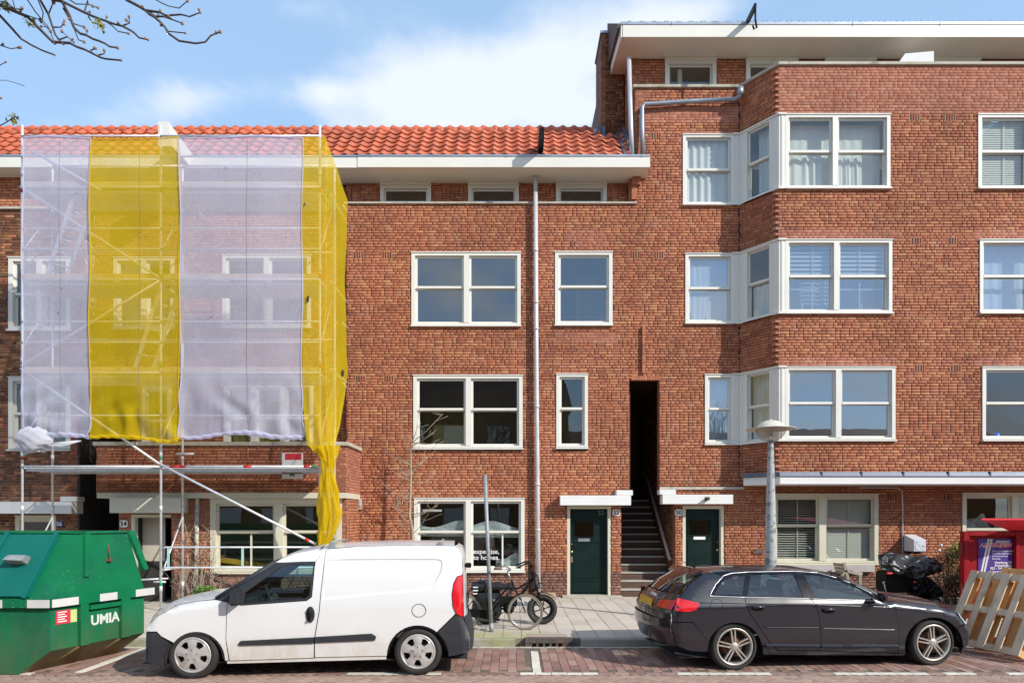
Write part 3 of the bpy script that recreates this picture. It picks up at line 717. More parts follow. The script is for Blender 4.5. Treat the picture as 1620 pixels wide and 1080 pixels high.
# ================================================================== THE HOUSES
MY = 16.0
F0 = Frame(0, MY)                      # main facade plane; u == world X
def uz(x, y, Y=MY): return UX(x, Y), UZ(y, Y)
def slab_room(house, X0, X1, Y0, Y1, levels, top, name='storey_floor'):
    """floors, party walls, back wall and flat top, so that windows look into rooms"""
    mb = MB()
    for z in levels: mb.box(X0, X1, Y0, Y1, z - .16, z)
    mb.build(name, PLAST, house)
    mb = MB(); mb.box(X0, X0 + .1, Y0, Y1, 0, top - .17); mb.box(X1 - .1, X1, Y0, Y1, 0, top - .17); mb.box(X0 + .1, X1 - .1, Y1 - .1, Y1, 0, top - .17)
    mb.build('inner_wall', PLAST, house)
Z_EB, Z_ET = 9.92, 10.15               # eaves board of the low houses
def low_roof(house, X0, X1, clip=None, ef=15.5):
    mb = MB(); mb.box(X0, X1, ef, 16.3, Z_EB, Z_EB + .03, 0); mb.box(X0, X1, ef - .03, ef, Z_EB - .005, Z_ET, 0)
    mb.build('eaves_board', FASC, house)
    mb = MB(); mb.box(X0, X1, ef - .045, ef + .10, Z_ET, Z_ET + .05); k = X0 + .3
    while k < X1: mb.box(k - .012, k + .012, ef - .052, ef + .1, Z_ET - .01, Z_ET + .056); k += 3.07
    mb.build('gutter', ZINC, house, bevel=.008)
    rX1 = min(X1, 2.68); p = math.radians(45); d = 1.42
    mb = MB(); mb.add([(X0, 15.6, Z_ET + .02), (rX1, 15.6, Z_ET + .02), (rX1, 15.6 + d, Z_ET + .02 + d), (X0, 15.6 + d, Z_ET + .02 + d), (rX1, 23, Z_ET + .02 + d), (X0, 23, Z_ET + .02 + d), (rX1, 23, Z_EB), (X0, 23, Z_EB), (rX1, 15.6, Z_EB + .05), (X0, 15.6, Z_EB + .05)],
                      [(0, 1, 2, 3), (3, 2, 4, 5), (5, 4, 6, 7), (0, 3, 5, 7, 9), (1, 8, 6, 4, 2), (7, 6, 8, 9)])
    roof = mb.build('roof', TILED, house)
    tiled_slope(roof, X0 + .001, rX1 - (.06 if rX1 < X1 or X1 > 2 else .0), 15.60, Z_ET + .075, p, 7, clip=clip)
    mb = MB(); 
    k = X0 + .16
    while k < rX1 - .1: mb.lathe([(.085, 0), (.105, .02), (.10, .33), (.085, .34)], n=8, M=Matrix.Translation((k, 15.62 + d - .06, Z_ET + .09 + d - .09)) @ Matrix.Rotation(math.pi / 2, 4, 'Y')); k += .33
    mb.build('ridge_tiles', TILE, roof)
def attic_low(house, X0, X1, wins, Yw=16.23, zl=9.36):
    FA = Frame(0, Yw); holes = []
    for a, b in wins: holes.append((a, b, zl, Z_EB - .0))
    Fs = Frame(X0, Yw); wall(house, Fs, X1 - X0, zl - .3, Z_EB, [(a - X0, b - X0, c, d) for a, b, c, d in holes], name='attic_wall')
    for i, (a, b) in enumerate(wins):
        window(house, FA, a, b, zl + .01, Z_EB - .06, fw=.085, sill=False, sw=.04)
        mb = MB(); FA.box(mb, a, b, -.05, .07, Z_EB - .06, Z_EB - .002); mb.build('window_head', FASC, house)
    return FA
def ledge(house, X0, X1, z=9.36):
    mb = MB(); k = X0
    while k < X1 - .01:
        e = min(k + 1.5, X1); mb.box(k + .002, e - .002, 15.95, 16.24, z - .045, z); k = e
    mb.build('parapet_coping', STONE, house, bevel=.006)
# ---------------------------------------------------------------- number 52
XL52, XR52 = -3.885, 2.745
def house52():
    h = empty('row_house', ((XL52 + XR52) / 2, MY, 0), 'red brick house number 52 with white sash windows and grey downpipe', 'house', 'red brick row houses along the street')
    F = Frame(XL52, MY); D = lambda r: (r[0] - XL52, r[1] - XL52, r[2], r[3])
    R = {k: px_rect(F0, MY, *v) for k, v in dict(w1=(651, 824, 400, 517), w2=(878, 969, 399, 516), w3=(654, 827, 594, 711), w4=(880, 930, 592, 710), w5=(655, 830, 788, 905)).items()}
    holes = [D(r) for r in R.values()] + [D((UX(897, MY), UX(967, MY), .12, UZ(800, MY)))]
    holes.append(D((2.56, 2.9, .0, UZ(776, MY))))
    mfn = lambda u, z: 3 if z < .72 else (1 if (1.0 < u + XL52 < 2.5 and 6.05 < z < 6.35) or (1.3 < u + XL52 < 2.2 and 8.35 < z < 8.7) and random.random() < .7 else 0)
    wall(h, F, XR52 - XL52, .05, 9.32, holes, mats=mfn, pick=300, zone=Zone(4.0, 6.6, 2.9, 8.6), over=lambda z: z > 5.34)
    g = lambda i, j: GLASS
    window(h, F0, *R['w1'], muls=[UX(738, MY)], tr=UZ(455, MY), fw=.085, mw=.12, glass=GLASSM)
    window(h, F0, *R['w2'], tr=UZ(454, MY), fw=.085, glass=GLASSM, curtain=cur_net(.5, .8, .0, mt=OLIVE, x0f=.4))
    window(h, F0, *R['w3'], muls=[UX(741, MY)], tr=UZ(648, MY), fw=.085, mw=.12, curtain=cur_net(.9, 1, .0, mt=OLIVE))
    window(h, F0, *R['w4'], tr=UZ(647, MY), fw=.075, curtain=cur_net(.4, 1, .0, mt=OLIVE))
    def film(w, F_, a, b, c, d):
        for s0, s1, z0, z1 in ((a, (a + b) / 2 - .06, c + .75, d), ((a + b) / 2 + .06, b, c + .72, d), ((a + b) / 2 + .62, b, c, c + .78)):
            mb = MB(); ph = s0 * 7
            mb.grid(lambda s, t: F_.p(s0 + (s1 - s0) * s, -.16 + .02 * math.sin(s * 9 + ph + t * 4) + .015 * math.sin(s * 23 - t * 11), z0 + (z1 - z0) * t * (.36 + .1 * math.sin(s * 5 + ph))), 24, 8); mb.build('plastic_film', FILM, w)
        mb = MB(); F_.box(mb, a + .12, a + .55, -.14, -.11, d - .24, d - .19); mb.build('strip_lamp', CURT, w)
    w5 = window(h, F0, *R['w5'], muls=[UX(741, MY)], tr=UZ(842, MY), fw=.085, mw=.12, lower_bars=[UX(795, MY)], fr=WHITE, curtain=film)
    for i, s in enumerate(('expertise,', 'to homes.')):
        text(s, .155, face_cam(UX(748, MY), MY + .09, UZ(872.5 + i * 9.5, MY)), PAPER, w5, align='LEFT', bold=.0008)
    aw = [(UX(a, 16.1), UX(b, 16.1)) for a, b in ((600, 681), (740, 821), (880, 961))]
    attic_low(h, XL52 - .06, 2.9, aw); ledge(h, UX(543, 15.95), UX(1008, 15.95))
    low_roof(h, -3.5, UX(1028, 15.5), clip=lambda x, y: not (x > 2.05 and y > 16.55) and not (.5 < x < .76 and False))
    mb = MB(); mb.box(2.80, 2.92, 15.96, 16.2, 9.42, 9.74); mb.box(2.80, 3.0, 15.90, 16.2, 9.745, 9.91); mb.build('corbel', BR, h)
    for x, y in ((567, 404), (612, 404), (570, 599), (615, 599), (633, 793), (1004 - 6, 403)):
        if x < 990: airvent(h, F0, UX(x, MY), UZ(y, MY))
    # door canopy, door, pier
    mb = MB(); mb.box(UX(886, 15.75), UX(998, 15.75), 15.72, 16.0, UZ(799, 15.75), UZ(783.3, 15.75)); mb.box(UX(975, 15.75), UX(1001, 15.75), 15.735, 16.02, UZ(783.2, 15.75), UZ(775, 15.75)); mb.build('door_canopy', CONC, h, bevel=.006)
    door(h, UX(897, MY), UX(967, MY), .16, UZ(799.5, MY), glass_px=(910, 940, 824, 849), right=True)
    text('52', .145, face_cam(UX(952, MY), MY + .158, UZ(811, MY)), PGREY, h, name='house_number')
    numplate(h, '52', UX(975, MY), UZ(810.5, MY), white=True)
    mb = MB(); mb.box(UX(890, 15.8), 2.56, 15.78, 16.2, .121, .165); mb.build('doorstep', STONE, h, bevel=.005)
    mb = MB(); mb.box(.66, 1.02, 15.82, 15.99, .121, .23); mb.build('plinth_block', mat('sandstone', (.42, .33, .22), .85, var=.2), h, bevel=.006)
    # rain pipe
    mb = MB(); pts = [U(847, 268, 15.88), U(848.5, 560, 15.88), U(850.5, 790, 15.88), U(852, 935, 15.88)]; mb.tube(pts, .052, 12)
    for y in (396, 478, 520, 643, 766, 838): c = U(848.8 + (y - 560) * .008, y, 15.88); mb.tube([c - Vector((0, 0, .03)), c + Vector((0, 0, .03))], .060, 12)
    o = mb.build('downpipe', PIPE, h)
    mb = MB()
    for y in (395, 520, 766): c = U(848.8 + (y - 560) * .008, y, 15.88); mb.bar(c, c + Vector((0, .13, 0)), .02, .02)
    mb.build('pipe_bracket', RUST, o)
    # hoist beam on the roof edge
    mb = MB(); mb.hexa([(.60, 15.0, 10.30), (.71, 15.0, 10.30), (.71, 16.6, 10.30), (.60, 16.6, 10.30), (.60, 15.0, 10.55), (.71, 15.0, 10.55), (.71, 16.6, 10.80), (.60, 16.6, 10.80)]); mb.build('hoist_beam', BLK, h)
    mb = MB(); mb.box(UX(541, 15.95) - .02, UX(572, 15.95), 15.93, 16.01, UZ(805, 15.95), UZ(789, 15.95), 0)
    for i in range(3): mb.box(UX(543 + i * 10, 15.95), UX(550 + i * 10, 15.95), 15.922, 15.93, UZ(803, 15.95), UZ(791, 15.95), 1)
    mb.build('grille', [PIPE, mat('grille_grey', (.33, .37, .36), .6, var=.4, vs=60)], h)
    slab_room(h, XL52 + .1, 2.50, 16.24, 21, [.13, 3.0, 5.85, 8.65], 9.9)
    return h
def numplate(h, s, X, z, Y=MY, white=True):
    mb = MB(); w, t = .085, .008; r = .03
    poly = [(x * sx + 0, y * sy) for sx, sy in ((1, 1), (-1, 1), (-1, -1), (1, -1)) for x, y in (((w, .075 - r), (w - r, .075)) if sx * sy > 0 else ((w - r, .075), (w, .075 - r)))]
    poly = [(w, -.045), (w, .045), (w - r, .075), (-w + r, .075), (-w, .045), (-w, -.045), (-w + r, -.075), (w - r, -.075)]
    mb.prism(poly, lambda p: (X + p[0], Y - .012, z + p[1]), lambda p: (X + p[0], Y + .002, z + p[1])); o = mb.build('number_plate', PAPER if white else PBLUE, h)
    text(s, .135, face_cam(X, Y - .0135, z - .004), BLK if white else PAPER, o, bold=.003)
def door(h, X0, X1, z0, z1, glass_px=None, right=True, Y=MY, panel=True):
    mb = MB(); f = .075
    mb.box(X0, X0 + f, Y + .02, Y + .2, z0, z1); mb.box(X1 - f, X1, Y + .02, Y + .2, z0, z1); mb.box(X0 + f, X1 - f, Y + .02, Y + .2, z1 - f, z1)
    mb.build('door_frame', CREAM, h, bevel=.006)
    a, b, c, d = X0 + f, X1 - f, z0 + .03, z1 - f; yd = Y + .165
    gx0, gx1, gz0, gz1 = (UX(glass_px[0], MY), UX(glass_px[1], MY), UZ(glass_px[3], MY), UZ(glass_px[2], MY)) if glass_px else (0, 0, 0, 0)
    hol = [[(gx0, gz0), (gx1, gz0), (gx1, gz1), (gx0, gz1)]] if glass_px else []
    mb = MB(); plate(mb, [(a, c), (b, c), (b, d), (a, d)], hol, lambda p: (p[0], yd, p[1]), lambda p: (p[0], yd + .04, p[1]), step=9, bstep=9)
    dr = mb.build('door', BLACKP, h)
    mb = MB()
    for p, q in ((c + .02, c + .30), (c + .36, gz0 - .12 if glass_px else d - .1)):
        for (u0, u1, w0, w1) in ((a + .09, b - .10, p, p + .014), (a + .09, b - .10, q - .014, q), (a + .09, a + .104, p, q), (b - .114, b - .10, p, q)): mb.box(u0, u1, yd - .012, yd + .001, w0, w1)
    if glass_px:
        for (u0, u1, w0, w1) in ((gx0 - .02, gx1 + .02, gz0 - .03, gz0), (gx0 - .02, gx1 + .02, gz1, gz1 + .02), (gx0 - .02, gx0, gz0, gz1), (gx1, gx1 + .02, gz0, gz1)): mb.box(u0, u1, yd - .02, yd + .001, w0, w1)
    mb.build('door_moulding', BLACKP, dr)
    if glass_px: g = MB(); g.box(gx0, gx1, yd + .012, yd + .02, gz0, gz1); g.build('pane', GLASS, dr)
    zc = gz0 - .07 if glass_px else 1.3
    mb = MB(); mb.box((gx0 + gx1) / 2 - .14, (gx0 + gx1) / 2 + .14, yd - .008, yd + .001, zc - .04, zc + .035); mb.build('letter_slot', CHROME if right else PAPER, dr, bevel=.003)
    kx = a + .05 if right else b - .05
    mb = MB()
    for z, r in ((zc - .28, .03), (zc - .10, .014)): mb.lathe([(0, -.05), (r * .8, -.045), (r, -.03), (r * .5, -.01), (r * .5, 0)], c=(kx, yd, z), axis='Y', n=12)
    mb.box(kx - .025, kx + .025, yd - .012, yd, .92, 1.06) if right else None
    mb.build('door_knob', mat('brass', (.60, .45, .22), .3, .9) if 'brass' not in MATS else MATS['brass'], dr)
house52()
# ---------------------------------------------------------------- number 50 (tall, with bay)
BY = 15.2; XC = UX(1232, BY); XK = 5.33; XE = 13.2; ZP = 12.10; S0 = 2.88
def house50():
    h = empty('row_house', (6, MY, 0), 'tall red brick house number 50 with angled bay, corner windows and deep white eaves', 'house', 'red brick row houses along the street')
    FM = Frame(XR52, MY); FA = Frame(XK, MY, XC - XK, BY - MY); LA = math.hypot(XC - XK, MY - BY); FB = Frame(XC, BY); FB0 = Frame(0, BY)
    psl, psr = UX(1000, MY), UX(1043, MY)
    rows = {3: (182, 300, 214, 323), 2: (380, 497, 399, 513), 1: (581, 698, 591.5, 706)}
    zr = {k: (UZ(v[1], BY), UZ(v[0], BY)) for k, v in rows.items()}
    L = {3: 1080, 2: 1084, 1: 1115}; RE = {3: 1408, 2: 1411, 1: 1416}; W2 = {3: 1547, 2: 1549.5, 1: 1553.5}
    D = lambda r: (r[0] - XR52, r[1] - XR52, r[2], r[3])
    holes = [D((UX(L[k], MY), XK + .2, *zr[k])) for k in zr]
    holes += [D((XR52 - 1, psr, .0, UZ(600, MY))), D((XR52 - 1, UX(1068, MY), 0, UZ(775, MY))), D((UX(1080, MY), UX(1146, MY), .12, UZ(799, MY)))]
    # upper part: a narrow strip left of the wall is set at S0 above the neighbour's eaves
    mfn = lambda u, z: (3 if z < .55 else 1 if (11.2 < z < 11.62 or 10.75 < z < 11.0 and u > 1) else 0)
    wall(h, FM, XK - XR52, .05, 10.2, holes, mats=mfn, name='brick_wall', skipl=lambda z: 5.34 < z < 9.32, over=lambda z: z < 2.9)
    Fu = Frame(S0, MY); wall(h, Fu, XK - S0, 10.2, ZP - .06, [(UX(L[3], MY) - S0, 9, *zr[3])], mats=mfn, name='brick_wall')
    # ground floor carries straight on behind the bay, up to the canopy
    zc0 = UZ(755, BY) - .03
    gw = px_rect(F0, MY, 1222, 1389, 781.5, 893); gw2 = px_rect(F0, MY, 1522, 1690, 780, 898)
    Fg = Frame(XK, MY); wall(h, Fg, XE - XK, .05, 2.95, [(gw[0] - XK, gw[1] - XK, gw[2], gw[3]), (gw2[0] - XK, gw2[1] - XK, gw2[2], gw2[3])], mats=lambda u, z: 3 if z < .62 else 0, skipl=lambda z: z < 2.9)
    # angled face and bay front
    zb = zc0
    def holesA(): return [(.006, LA - .006, *zr[k]) for k in zr]
    wall(h, FA, LA, zb, ZP - .06, holesA(), name='brick_wall', thick=.2)
    hb = [(.006, UX(RE[k], BY) - XC, *zr[k]) for k in zr] + [(UX(W2[k], BY) - XC, UX(W2[k] + 168, BY) - XC, *zr[k]) for k in zr]
    def mB(u, z):
        if z > 11.0: return 1
        for k in zr:
            t = zr[k][1]
            if t < z < t + .22 and (u < 2.7 or u > 4.3): return 1
            if k == 3 and t < z < t + .35: return 1
        return 0
    wall(h, FB, XE - XC, zb, ZP - .06, hb, mats=mB, pick=300, zone=Zone(2.7, 4.35, 6.3, 9.8), name='brick_wall')
    # saw-tooth corner bricks
    mb = MB(); z = zb
    band = [(zb, zr[1][0]), (zr[1][1], zr[2][0]), (zr[2][1], zr[3][0]), (zr[3][1], ZP - .1)]
    i = 0
    while z < ZP - .1:
        if any(a + .01 < z and z + BRH * 1 < b for a, b in band) and (i // 1) % 2 == 0:
            p = Vector((XC, BY, 0)); mb.add([(XC - .07, BY + .0, z), (XC + .05, BY - .004, z), (XC + .05, BY + .05, z), (XC - .125, BY + .055, z), (XC - .07, BY + .0, z + BRH - JT), (XC + .05, BY - .004, z + BRH - JT), (XC + .05, BY + .05, z + BRH - JT), (XC - .125, BY + .055, z + BRH - JT)],
                [(3, 2, 1, 0), (4, 5, 6, 7), (0, 1, 5, 4), (1, 2, 6, 5), (2, 3, 7, 6), (3, 0, 4, 7)])
        z += BRH; i += 1
    tag(mb.build('corner_bricks', BP, h), kind='stuff')
    # corner windows
    cu = {3: cur_net(.2, 1, .03, 18), 2: None, 1: None}
    def rodrail(frac=.55):
        def f(w, F_, a, b, c, d): mb = MB(); F_.box(mb, a, b, -.2, -.18, c + (d - c) * frac * .62, c + (d - c) * frac * .62 + .025); mb.build('curtain_rail', CURT, w)
        return f
    for k in zr:
        a, b = zr[k]; tr = UZ({3: 269, 2: 455, 1: 648}[k], MY) if False else a + (b - a) * .51
        u0 = UX(L[k], MY); glass = GLASSR
        window(h, F0, u0, XK - .13, a, b, tr=tr, fw=.075, sw=.045, glass=GLASS if k == 3 else glass, curtain={3: cur_net(.13, 1, .02, 18), 2: many(cur_net(.15, 1, .005, 25, x0f=0), rodrail()), 1: cur_net(.2, 1, .004)}[k])
        window(h, FA, .17, LA - .17, a, b, tr=tr, fw=.05, sw=.04, glass=GLASS, curtain=cur_net(.25, .5 if k == 2 else 1, .03, 14, x0f=.25 if k == 3 else 0))
        x0 = XC + .14; x1 = UX(RE[k], BY); mu = UX({3: 1321, 2: 1323, 1: 1326}[k], BY)
        window(h, FB0, x0, x1, a, b, muls=[mu], tr=tr, fw=.075, mw=.12, sw=.045, glass=GLASS if k == 3 else glass, curtain={3: many(cur_net(.2, .48, .02, 16, x1f=.46), cur_net(.22, .48, .02, 16, x0f=.54, x1f=.8), cur_net(.3, 1, .005)), 2: many(rodrail(), cur_blind(.14, .095, 1.35, z0f=.5, frac=.62), cur_net(.6, 1, .006)), 1: None}[k])
        xa = UX(W2[k], BY)
        window(h, FB0, xa, xa + 2.36, a, b, muls=[xa + 1.18], tr=tr, fw=.075, mw=.12, sw=.045, glass=glass if k == 2 else GLASS, curtain={3: cur_blind(.14, .05, 1.3, frac=1.05), 2: cur_net(.3, 1, .006), 1: None}[k])
        mb = MB()       # corner posts with cover mouldings
        F0.box(mb, XK - .13, XK + .0, -.1, .018, a, b); F0.box(mb, XK - .10, XK - .06, -.02, .035, a + .05, b - .03)
        FA.box(mb, .0, .17, -.1, .018, a, b); FA.box(mb, .05, .09, -.02, .035, a + .05, b - .03); FA.box(mb, LA - .17, LA + .0, -.1, .018, a, b); FA.box(mb, LA - .09, LA - .06, -.02, .035, a + .05, b - .03)
        FB0.box(mb, XC, XC + .14, -.1, .018, a, b); FB0.box(mb, XC + .05, XC + .09, -.02, .035, a + .05, b - .03)
        mb.build('corner_post', WHITE, h)
        for (zz0, zz1, o, nm) in ((a - .0, a + .045, .07, 'sill_band'), (b - .005, b + .03, .05, 'head_band')):
            mb = MB()
            poly = [(XK - .17 + .0, MY - o), (XK - .02 * 0 - o * .3, MY - o), (XC - o * .45, BY - o), (XC + .16, BY - o), (XC + .16, BY + .02), (XC + .01, BY + .02), (XK + .01, MY + .02), (XK - .17, MY + .02)]
            mb.prism(poly, lambda p: (p[0], p[1], zz0), lambda p: (p[0], p[1], zz1)); mb.build(nm, WHITE, h)
    window(h, F0, *gw, muls=[UX(1301, MY)], tr=UZ(832, MY), fw=.09, mw=.16, fr=CREAM, curtain=many(cur_blind(tilt=.5, pitch=.055, frac=.9, x1f=.48), cur_blind(tilt=1.25, pitch=.05, frac=1.05, x0f=.53)))
    def bag(w, F_, a, b, c, d):
        mb = MB(); mb.grid(lambda s, t: F_.p(a + .12 + .75 * s + .1 * t, -.28 + .09 * math.sin(s * 7 + t * 5), c + .7 + .5 * (1 - abs(s - .35) * 1.5) * t + .05 * math.sin(s * 17)), 24, 10); mb.build('plastic_bag', FILM, w)
    window(h, F0, *gw2, muls=[UX(1605, MY)], tr=UZ(838, MY), fw=.085, mw=.14, fr=CREAM, curtain=bag)
    for x, y, f, Y in ((1038, 215, F0, MY), (1004, 403, F0, MY), (1042, 403, F0, MY), (1447, 186, FB0, BY), (1504, 186, FB0, BY), (1450, 381, FB0, BY), (1509, 381, FB0, BY), (1455, 582, FB0, BY), (1512, 582, FB0, BY), (1411, 785, F0, MY), (1500, 785, F0, MY)):
        airvent(h, f, UX(x, Y), UZ(y, Y))
    # canopy round the bay
    o = .10; y0 = BY - o; xk = UX(1176, 15.75); zt, z_b = UZ(753, 15.1), UZ(765.5, 15.1)
    poly = [(xk, MY - .25), (UX(1234, y0), y0), (XE, y0), (XE, MY - .002), (xk + .1, MY - .002)]
    mb = MB(); mb.prism(poly, lambda p: (p[0], p[1], z_b), lambda p: (p[0], p[1], zt)); mb.build('canopy', CONC, h, bevel=.006)
    poly = [(xk - .03, MY - .27), (UX(1234, y0) - .01, y0 - .03), (XE, y0 - .03), (XE, BY + .05), (XC, BY + .05), (xk + .1, MY - .002)]
    mb = MB(); mb.prism(poly, lambda p: (p[0], p[1] + .0, zt + .001), lambda p: (p[0] * 1 + (.0), p[1] + .035, zt + .095))
    for x in (1300, 1363, 1429, 1500, 1566): X = UX(x, y0); mb.box(X - .012, X + .012, y0 - .034, y0 + .05, zt + .01, zt + .11)
    mb.build('canopy_flashing', LEAD, h)
    mb = MB(); mb.box(psr, UX(1176, MY), MY - .05, MY, UZ(774, MY), UZ(770, MY)); mb.build('string_course', STONE, h)
    # parapet coping
    zt = ZP; mb = MB(); q = .05
    poly = [(S0 - .05, MY - q), (XK - q * .4, MY - q), (XC - q * .5, BY - q), (XE, BY - q), (XE, BY + .22), (XC + .12, BY + .22), (XK + .1, MY + .22), (S0 - .05, MY + .22)]
    mb.prism(poly, lambda p: (p[0], p[1], zt - .07), lambda p: (p[0], p[1], zt)); mb.build('parapet_coping', STONE, h, bevel=.008)
    # attic storey and upper eaves
    XA = 2.78; YA = 16.2; FAt = Frame(XA, YA); ws = [(UX(1052, YA), UX(1133, YA)), (UX(1180, YA), UX(1262, YA)), (UX(1305, YA), UX(1385, YA)), (UX(1430, YA), UX(1550, YA))]
    wall(h, FAt, XE - XA, ZP - .3, 12.86, [(a - XA, b - XA, ZP, 12.86) for a, b in ws], name='attic_wall')
    for a, b in ws: window(h, Frame(0, YA), a, b, ZP + .01, 12.80, fw=.09, sill=False, sw=.04); mb = MB(); mb.box(a, b, YA - .07, YA + .05, 12.80, 12.858); mb.build('window_head', FASC, h)
    Fsd = Frame(XA, 20.5, 0, -1); wall(h, Fsd, 20.5 - YA, 9.9, 13.1, [], name='brick_wall')
    Fpw = Frame(S0, MY + .25, 0, -1); wall(h, Fpw, .25, 10.15, ZP - .06, [], name='brick_wall')
    mb = MB(); a = UX(985, 15.49); mb.prism([(a, 15.49), (XE, 15.49), (XE, 22), (a - .05, 22), (a - .05, 16.8)], lambda p: (p[0], p[1], 12.862), lambda p: (p[0], p[1], 12.90)); mb.box(a, XE, 15.46, 15.49, 12.855, UZ(41, 15.48))
    mb.hexa([(a - .035, 15.46, 12.855), (a, 15.49, 12.855), (a - .05, 16.8, 12.855), (a - .085, 16.8, 12.855), (a - .035, 15.46, 13.13), (a, 15.49, 13.13), (a - .05, 16.8, 13.13), (a - .085, 16.8, 13.13)])
    mb.build('eaves_board', FASC, h)
    mb = MB(); mb.box(a - .04, XE, 15.45, 15.6, 13.13, 13.20); mb.bar((a - .02, 15.45, 13.165), (a - .075, 16.8, 13.165), .06, .06)
    for x in (1063, 1350, 1488): X = UX(x, 15.45); mb.box(X - .015, X + .015, 15.44, 15.6, 13.12, 13.208)
    mb.build('gutter', ZINC, h, bevel=.006)
    mb = MB(); p = math.radians(36); q = 1.6
    mb.add([(a, 15.55, 13.12), (XE, 15.55, 13.12), (XE, 15.55 + q, 13.12 + q * math.tan(p)), (a, 15.55 + q, 13.12 + q * math.tan(p)), (XE, 22, 13.12 + q * math.tan(p)), (a, 22, 13.12 + q * math.tan(p)), (XE, 22, 12.9), (a, 22, 12.9), (XE, 15.55, 12.91), (a, 15.55, 12.91)],
           [(0, 1, 2, 3), (3, 2, 4, 5), (5, 4, 6, 7), (0, 3, 5, 7, 9), (1, 8, 6, 4, 2), (7, 6, 8, 9)]); roof = mb.build('roof', TILED, h)
    tiled_slope(roof, a + .1, XE - .1, 15.60, 13.225, p, 2, me=tile_me(TILED))
    # verge tiles at the left end, chimney
    mb = MB(); mb.hexa([(2.40, 15.6, 13.1), (a + .12, 15.6, 13.1), (a + .12, 16.9, 13.1), (2.36, 16.9, 13.1), (2.42, 15.6, 13.26), (a + .12, 15.6, 13.26), (a + .12, 16.9, 14.2), (2.36, 16.9, 14.2)]); mb.build('verge', TILED, h)
    Fc = Frame(2.2, 16.78); wall(h, Fc, .56, 10.9, 13.86, [], mats=lambda u, z: 2, name='chimney', thick=1.1)
    Fc2 = Frame(2.2, 17.9, 0, -1); wall(h, Fc2, 1.12, 10.9, 13.86, [], mats=lambda u, z: 2, name='chimney', thick=.1)
    mb = MB(); mb.box(2.17, 2.79, 16.75, 17.93, 13.86, 13.93); mb.build('chimney_cap', ZINC, h, bevel=.008)
    # lead step flashing
    mb = MB()
    for i in range(9):
        y = 15.72 + i * .13; z = Z_ET + .12 + (y - 15.6); mb.box(2.70, 2.775, y, y + .10, z, z + .16)
    for i in range(3): mb.box(2.0 + i * .1, 2.08 + i * .1, 16.745, 16.78, Z_ET + 1.2, Z_ET + 1.42)
    mb.box(1.98, 2.7, 16.60, 16.76, Z_ET + 1.02, Z_ET + 1.12); mb.hexa([(2.56, 15.6, 10.20), (2.77, 15.6, 10.20), (2.77, 16.8, 11.40), (2.56, 16.8, 11.40), (2.56, 15.6, 10.27), (2.77, 15.6, 10.27), (2.77, 16.8, 11.47), (2.56, 16.8, 11.47)])
    mb.build('lead_flashing', LEAD, h)
    # rain pipes
    mb = MB(); mb.tube([U(995, 92, 15.8), U(998, 200, 15.8), U(1000, 246, 15.8)], .052, 12); mb.build('downpipe', PIPE, h)
    mb = MB(); mb.tube([U(1171, 138, 15.75), U(1170, 152, 15.75), U(1163, 157, 15.85), U(1100, 160, 15.9), U(1020, 165, 15.9), U(1015.5, 170, 15.9), U(1016, 200, 15.9), U(1017, 247, 15.85)], .05, 12)
    mb.tube([U(1171, 139, 15.75), U(1171, 151, 15.75)], .075, 12); mb.build('downpipe', ZINC, h)
    # fin above the passage, lintel, passage
    mb = MB(); X = UX(1018, 15.95)
    for i in range(5): z0 = UZ(590, 15.95) + i * .222; mb.box(X - .03, X + .03, 15.93, 16.02, z0, z0 + .215)
    mb.build('brick_fin', BR, h, bevel=.004)
    mb = MB(); X = psl - .02
    while X < psr: mb.box(X + .003, X + .058, 15.993, 16.03, UZ(601, MY), UZ(594.5, MY)); X += .062
    mb.build('soldier_course', BR, h)
    passage(h, 2.56, UX(1068, MY), psl, psr, MY)
    mb = MB(); y = 15.72; mb.box(UX(1048, y), UX(1160, y), y, 16.0, UZ(797, y), UZ(782, y)); mb.box(UX(1044, y), UX(1070, y), y + .04, 16.02, UZ(781.8, y), UZ(774, y)); mb.build('door_canopy', CONC, h, bevel=.006)
    mb = MB(); c = U(1117, 790, 15.70); mb.bar(c, c + Vector((.02, -.12, .03)), .07, .06); mb.tube([c + Vector((0, .02, -.03)), c + Vector((0, .02, .06))], .02, 8); mb.build('security_lamp', BLK, h)
    door(h, UX(1080, MY), UX(1146, MY), .16, UZ(799.5, MY), glass_px=(1092, 1127, 823, 846), right=False)
    numplate(h, '50', UX(1073.5, MY), UZ(810.5, MY))
    mb = MB(); c = U(1200, 872, 15.97); mb.box(c.x - .12, c.x + .12, 15.965, 15.99, c.z - .04, c.z + .02); mb.box(c.x - .06, c.x + .06, 15.965, 15.99, c.z + .02, c.z + .06); mb.build('wall_plate', IRON, h)
    # hoist beam with hook on top
    mb = MB(); mb.bar(U(1181, 38, 15.6), U(1195, 10, 14.9), .05, .12); mb.build('hoist_beam', BLK, h)
    mb = MB(); mb.tube([U(1195, 12, 14.95), U(1195, 30, 14.95), U(1197, 44, 14.95), U(1193, 47, 14.95), U(1191, 41, 14.95)], .022, 8); mb.build('hoist_hook', BLK, h)
    # white box on the parapet
    mb = MB(); p0 = U(1420, 98, 15.4); mb.hexa([(UX(1415, 15.4), 15.3, ZP), (UX(1474, 15.3), 15.22, ZP), (UX(1474, 15.3), 15.9, ZP), (UX(1415, 15.4), 15.9, ZP), (UX(1428, 15.4), 15.3, UZ(85, 15.3)), (UX(1474, 15.3), 15.22, UZ(85, 15.3)), (UX(1474, 15.3), 15.9, UZ(85, 15.3)), (UX(1428, 15.4), 15.9, UZ(85, 15.3))]); mb.build('roof_box', CONC, h)
